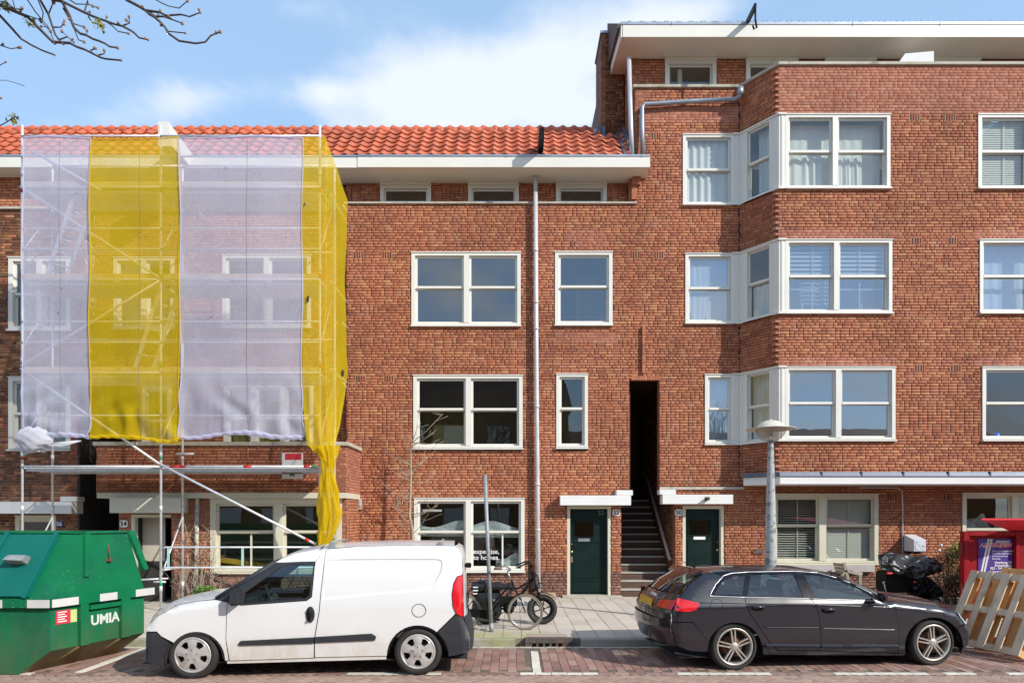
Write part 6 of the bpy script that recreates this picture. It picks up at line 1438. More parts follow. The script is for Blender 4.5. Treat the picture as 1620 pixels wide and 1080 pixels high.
# ================================================================== GREEN CONTAINER
def skip():
    A = Vector((-5.84, 8.64, 0)); Bk = Vector((-5.39, 10.0, 0)); d = (Bk - A).normalized(); Lw = (Bk - A).length; x0 = -11.4
    r = empty('waste_container', (-8, 9.3, 0), 'green closed waste container with sloping teal lids and white reflectors', 'container')
    E = lambda t, z, o=0: A + d * (t * Lw) + Vector((o, 0, z))          # end plane point
    Fp = lambda X, z, t=0: Vector((X, A.y + t * (Bk.y - A.y), z))
    zb, zs, zt = .86, .304, 1.775
    # hull
    mb = MB(); n0 = E(0, 0); 
    hull = [(x0, .01), (-6.24, .01), (A.x, zs), (A.x, zb), (x0, zb)]
    mb.add([(x, A.y, z) for x, z in hull] + [(x + (Bk.x - A.x if x > x0 else 0), Bk.y, z) for x, z in hull], [(0, 1, 2, 3, 4), (9, 8, 7, 6, 5), (2, 7, 8, 3), (0, 4, 9, 5), (3, 8, 9, 4)])
    mb.add([(-6.24, A.y, .01), (A.x, A.y, zs), (Bk.x, Bk.y, zs), (-6.24 + .45, Bk.y, .01)], [(0, 1, 2, 3)], 1)
    mb.build('hull', [GRNP, DIRTG], r)
    for t0, t1 in ((.26, .34), (.70, .80)):      # ribs on the end and under the slope
        mb = MB(); p = [E(t0, zs, .0), E(t1, zs, .0), E(t1, zb, .0), E(t0, zb, .0)]; mb.hexa([p[0], p[1], p[2], p[3]] + [q + Vector((.055, -.018, 0)) for q in p])
        mb.hexa([E(t0, zs - .02, .03), E(t1, zs - .02, .03), E(t1, .02, -.42), E(t0, .02, -.42), E(t0, zs + .05, .05), E(t1, zs + .05, .05), E(t1, .08, -.36), E(t0, .08, -.36)], 1); mb.build('rib', [GRNP, DIRTG], r)
    mb = MB(); mb.hexa([E(.36, zb - .10, .0), E(.69, zb - .10, 0), E(.69, zb - .05, 0), E(.36, zb - .05, 0), E(.36, zb - .10, .05), E(.69, zb - .10, .05), E(.69, zb - .04, .05), E(.36, zb - .04, .05)]); mb.build('rib', GRNP, r)
    # belt with reflectors
    mb = MB(); bz0, bz1 = zb - .01, zb + .10; o = .06
    mb.hexa([(x0, A.y - o, bz0), (A.x + .03, A.y - o, bz0), (A.x + .03, A.y + .02, bz0), (x0, A.y + .02, bz0), (x0, A.y - o, bz1), (A.x + .03, A.y - o, bz1), (A.x + .03, A.y + .02, bz1), (x0, A.y + .02, bz1)])
    e0, e1 = E(-.02, 0), E(1.09, 0); nv = Vector((d.y, -d.x, 0)) * o
    mb.hexa([e0 + Vector((0, 0, bz0)), e0 + nv + Vector((0, 0, bz0)), e1 + nv + Vector((0, 0, bz0)), e1 + Vector((0, 0, bz0)), e0 + Vector((0, 0, bz1)), e0 + nv + Vector((0, 0, bz1)), e1 + nv + Vector((0, 0, bz1)), e1 + Vector((0, 0, bz1))]); mb.build('belt', GRNP, r, bevel=.006)
    for a, b in ((UX(43, 8.58), A.x + .028), (UX(-20, 8.58), UX(3.5, 8.58)), (-7.6, -7.1)):
        mb = MB(); mb.box(a, b, A.y - o - .004, A.y - o + .001, bz0 + .005, bz1 - .004); mb.build('reflector', REFL, r)
    for a, b in ((-.02, .235), (.455, .645), (.86, 1.09)):
        mb = MB(); p, q = E(a, 0) + nv, E(b, 0) + nv; k = nv.normalized() * .004; mb.hexa([p + Vector((0, 0, bz0 + .005)), q + Vector((0, 0, bz0 + .005)), q + k + Vector((0, 0, bz0 + .005)), p + k + Vector((0, 0, bz0 + .005)), p + Vector((0, 0, bz1 - .004)), q + Vector((0, 0, bz1 - .004)), q + k + Vector((0, 0, bz1 - .004)), p + k + Vector((0, 0, bz1 - .004))]); mb.build('reflector', REFL, r)
    # gable end and top
    tf, tb = .315, .80; z0 = bz1 - .01
    mb = MB(); pe = [E(.0, z0), E(1, z0), E(tb, zt), E(tf, zt)]; back = [p.copy() for p in pe]
    for p in back: p.x = x0
    mb.add(pe + back, [(0, 1, 2, 3), (7, 6, 5, 4), (1, 5, 6, 2), (2, 6, 7, 3), (0, 3, 7, 4)]); mb.build('gable', GRNP, r)
    mb = MB(); p = E(tf + .015, zt); q = E(tf - .02, z0 + .12)
    mb.hexa([E(tf, z0 + .25, .001), E(tf + .05, z0 + .25, .001), E(tf + .06, zt, .001), E(tf, zt, .001), E(tf, z0 + .25, .03), E(tf + .05, z0 + .25, .03), E(tf + .06, zt, .03), E(tf, zt, .03)])
    mb.hexa([E(tb - .02, zt - .0, .0), E(tb + .06, zt - .0, .0), E(1.02, z0 + .28, .0), E(.96, z0 + .28, .0), E(tb - .02, zt + .03, .04), E(tb + .06, zt + .03, .04), E(1.02, z0 + .28, .05), E(.96, z0 + .28, .05)])
    mb.hexa([E(tf, zt, -.3), E(tb, zt, -.3), E(tb, zt, .03), E(tf, zt, .03), E(tf, zt + .03, -.3), E(tb, zt + .03, -.3), E(tb, zt + .03, .03), E(tf, zt + .03, .03)]); mb.build('end_frame', GRNP, r, bevel=.004)
    mb = MB(); c = E(.58, 1.42, .0); mb.tube([c + Vector((0, 0, .2)), c + Vector((.03, -.01, .0)), c + Vector((0, 0, -.02))], .008, 6)
    mb.box(c.x - .03, c.x + .05, c.y - .04, c.y + .02, c.z - .03, c.z + .0); mb.build('latch', RUST, r)
    # lids on the sloping front
    sl = Vector((0, E(tf, 0).y - A.y, zt - z0)); slx = E(tf, 0).x - A.x
    def SP(X, v, off=0): nrm = Vector((0, -sl.z, sl.y)).normalized(); return Vector((X + slx * v, A.y, z0)) + sl * v + nrm * off
    for X1, X0 in ((-6.12, -7.9), (-8.0, -9.8), (-9.9, x0)):
        mb = MB(); P = [SP(X0, .03, .0), SP(X1, .03, .0), SP(X1, .97, .0), SP(X0, .97, .0)]; Q = [SP(X0, .03, .045), SP(X1, .03, .045), SP(X1, .97, .045), SP(X0, .97, .045)]
        mb.hexa(P + Q); l = mb.build('lid', GRNL, r, bevel=.006)
        for X in (X1 - .03, X0 + .03, X0 + .62 * (X1 - X0)):
            mb = MB(); mb.hexa([SP(X - .022, .0, .04), SP(X + .022, .0, .04), SP(X + .022, 1.0, .04), SP(X - .022, 1.0, .04), SP(X - .022, .0, .075), SP(X + .022, .0, .075), SP(X + .022, 1.0, .075), SP(X - .022, 1.0, .075)]); mb.build('lid_rib', GRNL, l)
        mb = MB(); X = X1 - .30; mb.hexa([SP(X - .14, .50, .04), SP(X + .09, .50, .04), SP(X + .09, .62, .04), SP(X - .14, .62, .04), SP(X - .14, .50, .20), SP(X + .09, .50, .17), SP(X + .09, .60, .14), SP(X - .14, .60, .15)]); mb.build('handle', STEELD, l, bevel=.006)
    mb = MB(); mb.box(x0, E(tf, 0).x, E(tf, 0).y - .02, E(tb, 0).y, zt, zt + .03); mb.build('top_rail', GRNP, r, bevel=.005)
    for t in (.15, .62): mb = MB(); mb.box(A.x - .5, A.x - .4, A.y + t * 1.4, A.y + t * 1.4 + .08, 0, .06); mb.build('skid', DIRTG, r)
    # writing
    ang = math.atan2(d.y, d.x); Mt = lambda t, z, o: Matrix.Translation(E(t, z) + Vector((d.y, -d.x, 0)) * o) @ Matrix.Rotation(ang, 4, 'Z') @ Matrix.Rotation(math.pi / 2, 4, 'X')
    text('UMIA', .185, Mt(.545, .60, .008), mat('stencil_white', (.62, .66, .60), .6, var=.2, vs=30), r, bold=.006)
    mb = MB(); k = Vector((d.y, -d.x, 0)) * .06
    for (a, b, za, zc, mm) in ((.045, .185, .625, .80, PRED), (.187, .25, .625, .79, mat('label_lime', (.55, .62, .25), .6))):
        mb = MB(); mb.add([E(a, za) + k * .1, E(b, za) + k * .1, E(b, zc) + k * .1, E(a, zc) + k * .1], [(0, 1, 2, 3)]); mb.build('label', mm, r)
    mb = MB()
    for i in range(5): mb.add([E(.06, .65 + i * .03) + k * .16, E(.15 - .02 * (i % 2), .65 + i * .03) + k * .16, E(.15 - .02 * (i % 2), .663 + i * .03) + k * .16, E(.06, .663 + i * .03) + k * .16], [(0, 1, 2, 3)])
    mb.build('label_print', PAPER, r)
skip()
# ================================================================== STREET LAMP, POLE
def lamp():
    x, y = 4.385, 11.57; r = empty('street_lamp', (x, y, .12), 'tapered grey street lamp with saucer shade and ribbed glass bowl', 'street lamp')
    mb = MB(); mb.lathe([(.125, .115), (.125, .45), (.105, .55), (.098, 1.0), (.085, 1.9), (.062, 2.7), (.047, 3.18), (.047, 3.20)], c=(x, y, 0), n=28); mb.build('post', mat('lamp_concrete', (.42, .43, .42), .75, var=.25, vs=7, c2=(.16, .17, .17), c2s=7, c2t=(.5, .62), bump=(60, .4)), r)
    mb = MB(); mb.lathe([(.05, 3.17), (.052, 3.19), (.045, 3.20), (.047, 3.26), (.07, 3.285)], c=(x, y, 0), n=24); mb.build('collar', STEELD, r)
    mb = MB(); n = 48; prof = [(.06, 3.275), (.11, 3.29), (.17, 3.335), (.215, 3.39), (.243, 3.45), (.25, 3.50)]
    vs = []; 
    for q, (rr, z) in enumerate(prof):
        for k in range(n): a = 2 * math.pi * k / n; w = rr + (.006 if k % 2 else 0); vs.append((x + w * math.cos(a), y + w * math.sin(a), z))
    mb.add(vs, [(i * n + k, i * n + (k + 1) % n, (i + 1) * n + (k + 1) % n, (i + 1) * n + k) for i in range(len(prof) - 1) for k in range(n)], 0, False)
    mb.build('glass_bowl', m_glass('lamp_bowl', (.80, .76, .72), .10, .12), r)
    mb = MB(); mb.lathe([(.0, 3.37), (.03, 3.375), (.035, 3.46), (0, 3.50)], c=(x, y, 0), n=12); mb.build('bulb', mat('bulb_frosted', (.7, .68, .62), .4), r)
    mb = MB(); mb.lathe([(.0, 3.655), (.02, 3.65), (.022, 3.635), (.09, 3.625), (.18, 3.585), (.235, 3.53), (.25, 3.51), (.40, 3.487), (.402, 3.478), (.25, 3.49), (.2, 3.50), (0, 3.52)], c=(x, y, 0), n=40); mb.build('shade', mat('lamp_shade_paint', (.56, .54, .46), .45, var=.12, vs=9), r)
lamp()
r = empty('metal_pole', (UX(777, 11.18), 11.18, .12), 'bare galvanised pole standing at the kerb in front of the bicycles', 'pole')
mb = MB(); mb.tube([U(777.5, 999, 11.18), U(772, 870, 11.18), U(767.5, 753, 11.18)], .031, 14); mb.tube([U(777.5, 999, 11.18), U(777.2, 985, 11.18)], .036, 14); mb.build('post', STEELD, r)
mb = MB(); mb.lathe([(.031, 0), (.03, .012), (0, .018)], c=U(767.4, 752.5, 11.18), n=14); mb.build('cap', STEELD, r)
# ================================================================== BICYCLES
def ring(mb, c, R, r, n=40, m=6, ax=(0, 1, 0)):
    pts = [Vector(c) + Vector((R * math.cos(a), 0, R * math.sin(a))) for a in [2 * math.pi * i / n for i in range(n + 1)]]; mb.tube(pts, r, m, cap=False)
def bicycle(fat, wf, wr, R, Y, label, frame_m, Rr=None):
    zf = .12 + R; f = Vector((wf, Y, zf)); b = Vector((wr, Y, zf)); r = empty('bicycle', ((wf + wr) / 2, Y, .12), label, 'bicycle', 'bicycles parked at the wall')
    tr = .048 if fat else .017
    for c in (f, b):
        w = sub_empty('wheel', r, c); mb = MB(); ring(mb, c, R - tr, tr, 48, 10); mb.build('tyre', RUB if fat else mat('tyre_tan', (.20, .165, .11), .8) if 'tyre_tan' not in MATS else MATS['tyre_tan'], w)
        mb = MB()
        if fat:
            ring(mb, c, R - 2 * tr - .01, .018, 40, 8)
            for k in range(6): a = k * math.pi / 3 + .3; mb.bar(c, c + Vector((math.cos(a), 0, math.sin(a))) * (R - 2 * tr), .022, .018)
            mb.tube([c - Vector((0, .05, 0)), c + Vector((0, .05, 0))], .045, 12)
        else:
            ring(mb, c, R - 2 * tr - .004, .010, 40, 6)
            for k in range(28): a = k * 2 * math.pi / 28; s = .03 * (1 if k % 2 else -1); mb.tube([c + Vector((.02 * math.cos(a + .5), s, .02 * math.sin(a + .5))), c + Vector((math.cos(a), 0, math.sin(a))) * (R - .045)], .0013, 3)
            mb.tube([c - Vector((0, .045, 0)), c + Vector((0, .045, 0))], .02, 10)
        mb.build('rim', BLK if fat else CHROME, w)
    V = lambda x, z, y=0: Vector((x, Y + y, z + .12))
    return r, f, b, V
def bikes():
    # slim city bicycle, front wheel at the pole's right
    Y = 11.35; wf, wr = UX(831, Y), UX(831, Y) - 1.02
    r, f, b, V = bicycle(False, wf, wr, .30, Y, 'slim black city bicycle with tan tyre and chrome handlebar beside the pole', BLK)
    bb = V(wf - .60, .27); st = U(806, 922, Y); sb = U(812, 938, Y); hd = U(808, 918, Y)
    mb = MB(); mb.tube([f, U(824, 948, Y), U(814, 930, Y), U(809, 917, Y)], [.012, .014, .016, .016], 8); mb.build('fork', BLK, r)
    mb = MB(); mb.tube([U(812, 932, Y), U(790, 952, Y), bb], .019, 8); mb.tube([U(808, 922, Y), U(801, 932, Y), U(785, 948, Y), bb + Vector((0, 0, .08))], .016, 8); s2 = U(767, 925, Y); mb.tube([bb, s2], .016, 8); mb.tube([bb, b], .011, 6); mb.tube([s2, b], .009, 6); mb.build('frame', BLK, r)
    mb = MB(); st = U(808, 917, Y); top = U(803, 903, Y); mb.tube([st, top], .012, 8)
    for sd in (-1, 1):
        mb.tube([top, top + Vector((.05, .12 * sd, .03)), top + Vector((-.03, .24 * sd, .06)), top + Vector((-.20, .27 * sd, .06))], .011, 8)
    mb.build('handlebar', CHROME, r)
    mb = MB()
    for sd in (-1, 1): mb.tube([top + Vector((-.09, .255 * sd, .06)), top + Vector((-.22, .27 * sd, .06))], .017, 8)
    mb.build('grip', mat('grip_brown', (.10, .05, .035), .7), r)
    mb = MB(); p = [f + Vector((math.cos(a), 0, math.sin(a))) * .325 for a in [math.radians(20 + k * 9) for k in range(14)]]; mb.grid(lambda s, t: p[int(round(t * 13))] + Vector((0, (s - .5) * .05, -.01 * abs(s - .5))), 4, 13); p2 = [b + Vector((math.cos(a), 0, math.sin(a))) * .325 for a in [math.radians(10 + k * 12) for k in range(14)]]; mb.grid(lambda s, t: p2[int(round(t * 13))] + Vector((0, (s - .5) * .05, 0)), 4, 13); mb.build('mudguard', BLK, r)
    mb = MB(); mb.ball(s2 + Vector((-.02, 0, .05)), .12, sc=(1.1, .75, .3)); mb.build('saddle', SEAT, r)
    mb = MB(); mb.lathe([(0, -.01), (.085, -.01), (.09, 0), (.085, .01), (0, .01)], c=bb + Vector((0, -.05, 0)), axis='Y', n=20); mb.bar(bb + Vector((0, -.07, 0)), bb + Vector((.13, -.08, -.08)), .02, .015); mb.box(bb.x + .09, bb.x + .18, bb.y - .17, bb.y - .08, bb.z - .095, bb.z - .07); mb.build('crank', BLK, r)
    mb = MB(); mb.bar(b + Vector((.02, -.06, .0)), bb + Vector((0, -.06, 0)), .02, .13); mb.build('chain_case', BLK, r)
    mb = MB(); a = U(779, 957, Y - .1); mb.tube([U(776, 962, 11.2), a + Vector((.03, 0, -.04)), U(785, 975, Y), U(797, 968, Y)], .007, 6); mb.tube([f + Vector((0, -.03, 0)), f + Vector((-.35, -.05, .01)), bb + Vector((.1, -.03, -.02))], .004, 4); mb.build('lock_cable', BLK, r)
    mb = MB(); q = f + Vector((-.06, -.06, .14)); mb.tube([q + Vector((-.02, 0, .06)), q + Vector((.04, 0, -.0)), q + Vector((-.03, 0, -.14))], .010, 6); mb.build('fork_clip', CHROME, r)
    # fat-tyre bicycle
    Y = 11.95; wf = UX(857.5, Y); wr = UX(770, Y)
    r, f, b, V = bicycle(True, wf, wr, .265, Y, 'black fat-tyre electric bicycle with long saddle and front rack behind the slim bicycle', BLK)
    mb = MB()
    for sd in (-1, 1): mb.tube([f + Vector((0, .07 * sd, 0)), U(849, 930, Y + .07 * sd), U(843, 908, Y + .05 * sd)], .017, 8)
    mb.tube([U(843, 912, Y), U(838, 896, Y)], .02, 8); mb.build('fork', BLK, r)
    mb = MB(); hd = U(843, 915, Y); bb = U(800, 962, Y)
    mb.tube([hd, U(826, 938, Y), U(806, 950, Y), bb], .026, 8); mb.tube([bb, U(786, 938, Y)], .022, 8); mb.tube([U(786, 930, Y), U(820, 930, Y), hd], .018, 8); mb.tube([bb, b], .018, 8); mb.tube([U(786, 932, Y), b], .014, 8); mb.build('frame', BLK, r)
    mb = MB(); a = U(803, 950, Y); mb.box(a.x - .17, a.x + .17, Y - .07, Y + .07, a.z - .10, a.z + .08); mb.lathe([(0, -.09), (.10, -.09), (.10, .09), (0, .09)], c=(a.x + .02, Y, a.z - .12), axis='Y', n=20); mb.build('battery_case', BLK, r, bevel=.02)
    mb = MB(); mb.grid(lambda s, t: Vector((UX(746, Y) + (UX(812, Y) - UX(746, Y)) * s, Y + .13 * math.cos(t * 2 * math.pi), UZ(928, Y) + (.085 + .012 * math.sin(s * 22) + .02 * math.sin(s * 5)) * math.sin(t * 2 * math.pi) * (1 if t < .5 else .8))), 30, 14); mb.build('saddle', COVER, r)
    for sd in (-1, 1): mb = MB(); mb.grid(lambda s, t: Vector((UX(748, Y) + .48 * s, Y + sd * (.13 + .05 * math.sin(s * 3.1) * math.sin(t * 3.1)), UZ(936, Y) - .33 * t)), 10, 8); mb.build('pannier', COVER, r)
    text('VE   XT', .045, face_cam(UX(779, Y), Y - .19, UZ(947, Y)), PAPER, r, xs=1.2)
    mb = MB(); top = U(838, 894, Y)
    for sd in (-1, 1): mb.tube([top, top + Vector((0, .16 * sd, .05)), top + Vector((-.10, .28 * sd, .04)), top + Vector((-.22, .33 * sd, -.02))], .014, 8)
    mb.build('handlebar', BLK, r)
    # wire basket
    mb = MB(); c0, c1, c2, c3 = (U(836, 898, Y), U(851, 911, Y), U(853, 928, Y), U(838, 936, Y))
    for sd in (-.17, .17):
        q = [p + Vector((0, sd, 0)) for p in (c0, c1, c2, c3)]; mb.tube(q, .006, 4); mb.tube([c0 + Vector((0, sd, 0)), c3 + Vector((0, sd, 0))], .006, 4)
        for k in range(1, 6): t = k / 6; mb.tube([c0.lerp(c3, t) + Vector((0, sd, 0)), c1.lerp(c2, t) + Vector((0, sd, 0))], .003, 3)
    for k in range(8): s = -.17 + .34 * k / 7; mb.tube([p + Vector((0, s, 0)) for p in (c0, c1, c2, c3)], .003, 3)
    for p in (c0, c1, c2, c3): mb.tube([p + Vector((0, -.17, 0)), p + Vector((0, .17, 0))], .006, 4)
    mb.tube([U(837, 889, Y), U(842, 896, Y)], .025, 8); mb.build('front_basket', BLK, r)
    mb = MB(); c = U(854, 925.5, Y - .02); mb.ball(c, .052); mb.build('headlight', BLK, r); mb = MB(); mb.lathe([(.0, -.0), (.04, .0)], c=c + Vector((.0, -.052, 0)), axis='Y', n=12); mb.build('lamp_lens', CHROME, r)
    mb = MB(); p = [f + Vector((math.cos(a), 0, math.sin(a))) * .30 for a in [math.radians(35 + k * 8) for k in range(12)]]; mb.grid(lambda s, t: p[int(round(t * 11))] + Vector((0, (s - .5) * .12, -.03 * abs(s - .5))), 4, 11); mb.build('mudguard', BLK, r)
    mb = MB()
    for k in range(3): z = UZ(928 + k * 5, Y); mb.box(UX(749, Y), UX(757, Y), Y - .15, Y - .14, z, z + .02)
    mb.build('sticker', PAPER, r)
bikes()
# ================================================================== RED CONTAINER, PALLETS
def red_skip():
    Y = 12.6; x0 = UX(1525, Y); r = empty('red_container', (x0 + 1.3, Y + .9, .12), 'red steel container with open lid and purple haulier banner behind the pallets', 'container')
    x1 = x0 + 3.2; xm = UX(1609, Y); zt = UZ(840, Y)
    mb = MB(); mb.prism([(x0 + .10, Y + .09), (x1, Y + .09), (x1, Y + 1.9), (x0 + 1.5, Y + 1.9)], lambda p: (p[0], p[1], .16), lambda p: (p[0], p[1], zt - .08)); mb.build('shell', REDP, r)
    mb = MB(); xl = UX(1534, Y); mb.box(x0, xl, Y, Y + .12, .12, zt); mb.box(xl, xm, Y + .005, Y + .12, zt - .085, zt); mb.box(xm - .02, xm + .06, Y - .004, Y + .12, .12, zt + .012); mb.box(xm + .06, x1, Y, Y + .12, zt - .09, zt); mb.box(xl, xm - .02, Y + .01, Y + .12, .30, .42); mb.build('frame', REDP, r, bevel=.006)
    mb = MB(); mb.box(x0 - .04, x0 - .001, Y + .02, Y + .10, UZ(878, Y), UZ(858, Y)); mb.box(x0 - .03, x0 - .001, Y + .02, Y + .08, .6, .75); mb.build('hinge', mat('red_paint_dark', (.16, .006, .01), .5), r)
    mb = MB(); A, B_, C_, D_ = U(1553, 819, 11.9), U(1640, 819.5, 11.9), U(1640, 840, Y + .3), U(1600, 839, Y + .15)
    A = U(1553, 819.5, Y - .7); B_ = U(1660, 819.5, Y - .7); D_ = U(1600, 838, Y + .1); C_ = U(1690, 838, Y + .1)
    n = Vector((0, 0, -.03)); mb.hexa([A + n, B_ + n, C_ + n, D_ + n, A, B_, C_, D_]); mb.build('lid', mat('red_lid', (.70, .03, .05), .4, var=.08), r)
    # banner
    bx0, bx1 = UX(1547, Y + .085), UX(1601, Y + .085); bz0, bz1 = UZ(906, Y), UZ(852, Y)
    b = MB(); b.box(bx0, bx1, Y + .075, Y + .085, bz0, bz1); bn = b.build('banner', PURP, r); w = bx1 - bx0; H = bz1 - bz0
    yb = Y + .072
    for k in (0, 1):
        mb = MB(); o = .07 * k; mb.add([(bx0 + w * (.06 + .085 * k), yb, bz0), (bx0 + w * (.06 + .085 * k + .055), yb, bz0), (bx0 + w * (.275 + .085 * k + .06), yb, bz1), (bx0 + w * (.275 + .085 * k), yb, bz1)], [(0, 1, 2, 3)]); mb.build('stripe', REFL, bn)
    def T(s, fx, fz, size, m=PAPER, al='RIGHT', sh=0, bold=.0): text(s, size, face_cam(bx0 + w * fx, yb - .004 - (.003 if m is PRED else 0), bz0 + H * fz), m, bn, align=al, extrude=.0008, shear=sh, bold=bold)
    T('transport', .92, .925, .068, bold=.001); T('A.J. HULLIJGEN', .96, .815, .088, PAPER, sh=.25, bold=.006); T('A.J. HULLIJGEN', .96, .815, .088, PRED, sh=.25, bold=.001); T('EN ZN', .95, .735, .05, PRED, sh=.25)
    for i, s in enumerate(('Zand, grind & grondhandel', 'Grond & sloopwerken', 'Containerverhuur', 'Recycling')): T(s, .40, .64 - i * .075, .040, al='LEFT')
    for i, s in enumerate(('Haarbrug 33', 'Rumschoten', '023 - 549 99 99')): T(s, .97, .30 - i * .085, .062, bold=.001)
    T('huijgentransport.nl', .97, .035, .055)
red_skip()
def pallet(o, rdir, bdir, label, boards=5, Lr=1.2, Lb=1.18, m=WOOD, name='pallet', phase=0):
    """pallet standing on edge: rdir runs along its lower edge, bdir up the deck boards"""
    o = Vector(o); a = Vector(rdir).normalized(); b = Vector(bdir).normalized(); n = a.cross(b).normalized()
    if n.y > 0: n = -n
    r = empty(name, tuple(o), label, 'pallet', 'pallets leaning in a stack')
    def plank(p0, p1, wd, wdir, th, off, nm, mm=m):
        mb = MB(); w = Vector(wdir) * wd / 2; k = n * th; c = n * off
        mb.hexa([p0 - w + c, p0 + w + c, p1 + w + c, p1 - w + c, p0 - w + c + k, p0 + w + c + k, p1 + w + c + k, p1 - w + c + k]); mb.build(nm, mm, r, bevel=.003)
    for i in range(boards):
        t = .06 + (Lr - .12) * i / (boards - 1); wd = .13 if i % 2 == 0 else .10
        p = o + a * t; plank(p - b * .0, p + b * Lb, wd, a, .02, .12, 'deck_board')
    for j, v in enumerate((.05, Lb / 2, Lb - .05)):
        plank(o + b * v, o + b * v + a * Lr, .10, b, .02, .098, 'stringer_board')
        for i in range(3): t = .06 + (Lr - .12) * i / 2; q = o + b * v + a * t; plank(q - a * .06, q + a * .06, .10, b, .075, .022, 'block', WOODO)
    for i in range(3): t = .06 + (Lr - .12) * i / 2; p = o + a * t; plank(p, p + b * Lb, .10, a, .02, 0, 'bottom_board', WOODO)
pallet((6.69, 10.42, .06), (.22, -.975, 0), (.50, .12, 1.06), 'front pallet of the leaning stack, nearest the dark car')
pallet((6.98, 10.46, .06), (.20, -.975, 0), (.46, .12, 1.02), 'second pallet of the leaning stack, right behind the front one', boards=7, m=WOODO, Lb=1.1)
pallet((7.30, 10.50, .06), (.16, -.98, 0), (.40, .08, 1.08), 'rearmost pallet of the leaning stack, its top edge showing above the others', boards=5, m=WOODO, Lb=1.19)
# ================================================================== COVERED SCOOTER
def scooter():
    Y = 14.1; r = empty('mobility_scooter', (UX(1437, Y), Y, .12), 'mobility scooter under a crumpled black cover below the grey wall box', 'scooter')
    O = lambda x, y, dy=0: U(1380 + x / 9, 840 + y / 9, Y + dy)
    # cover: outline of the upper sheet as top and bottom lines
    top = [(80, 335), (170, 306), (250, 304), (420, 322), (620, 352), (760, 340), (900, 392), (1000, 470), (1030, 520)]
    bot = [(100, 520), (150, 560), (300, 600), (480, 640), (640, 680), (760, 640), (860, 615), (960, 585), (1030, 530)]
    def lerp(l, s): s *= len(l) - 1; i = min(int(s), len(l) - 2); t = s - i; return l[i][0] * (1 - t) + l[i + 1][0] * t, l[i][1] * (1 - t) + l[i + 1][1] * t
    for sd in (-1, 1):
        mb = MB()
        def f(u, v):
            a = lerp(top, u); b = lerp(bot, u); x = a[0] * (1 - v) + b[0] * v; y = a[1] * (1 - v) + b[1] * v
            fo = .045 * math.sin(u * 26 + 3 * fbm(u * 3, v, 1.5)) * v + .05 * fbm(u * 5, v * 3, 1.6) + .03 * abs(fbm(u * 9 + v * 4, v * 4, 1.2))
            if 0 < v < 1: y += 14 * math.sin(u * 31 + v * 6)
            return O(x, y, sd * (.05 + .30 * math.sin(min(1, v * 1.3) * math.pi / 2) + fo * (1 if v > .03 else 0)) * math.sin(min(1, (u + .05) * 5, (1.02 - u) * 4) * math.pi / 2))
        mb.grid(f, 70, 26); mb.build('cover', COVER, r)
    mb = MB()
    top2 = [(690, 640), (760, 640), (830, 665), (900, 720), (960, 800), (1020, 900)]; bot2 = [(560, 720), (620, 930), (720, 870), (790, 880), (880, 930), (1000, 945)]
    def g(u, v):
        a = lerp(top2, u); b = lerp(bot2, u); x = a[0] * (1 - v) + b[0] * v; y = a[1] * (1 - v) + b[1] * v
        return O(x + 10 * math.sin(v * 17 + u * 9), y, -.26 - .05 * math.sin(u * 38 + v * 4) * (v * .8 + .2) - .05 * fbm(u * 4, v * 4, 1.5))
    mb.grid(g, 60, 26)
    def g3(u, v):
        a = (470 + 130 * u, 700 + 60 * u); b = (560 + 60 * u, 830 + 90 * u); return O(a[0] * (1 - v) + b[0] * v, a[1] * (1 - v) + b[1] * v, -.24 + .04 * math.sin(u * 20 + v * 8))
    mb.grid(g3, 16, 8); mb.build('cover_skirt', COVER, r)
    mb = MB(); a, b = O(130, 560), O(560, 860); mb.box(a.x, b.x, Y - .22, Y + .25, b.z, a.z); mb.box(O(560, 0).x, O(900, 0).x, Y - .1, Y + .2, .2, .55); mb.build('body', BLK, r, bevel=.03)
    for x in (425, 900):
        c = O(x, 915, -.28); c.z = .12 + .125; w = sub_empty('wheel', r, c); mb = MB(); mb.lathe([(.08, 0), (.12, .0), (.13, .02), (.13, .08), (.08, .09)], c=c, axis='Y', n=24); mb.build('tyre', RUB, w); mb = MB(); mb.lathe([(0, .02), (.03, .01), (.075, .012), (.082, .0)], c=c, axis='Y', n=20)
        for k in range(3): a2 = k * 2.094; mb.bar(c, c + Vector((.07 * math.cos(a2), 0, .07 * math.sin(a2))), .022, .012)
        mb.build('rim', ALLOY2, w)
    mb = MB(); mb.tube([O(165, 730, -.3), O(205, 900, -.3)], .012, 6); mb.ball(O(163, 728, -.3), .025); mb.build('tiller_rod', CHROME, r)
    mb = MB(); c = O(245, 598, -.36); mb.ball(c, .07, n=12, sc=(1, .25, .32)); mb.build('reflector', TAPER, r)
    mb = MB(); c = O(605, 720, -.30); mb.ball(c, .035, n=10, sc=(1, .4, .7)); mb.build('reflector', TAPER, r)
scooter()
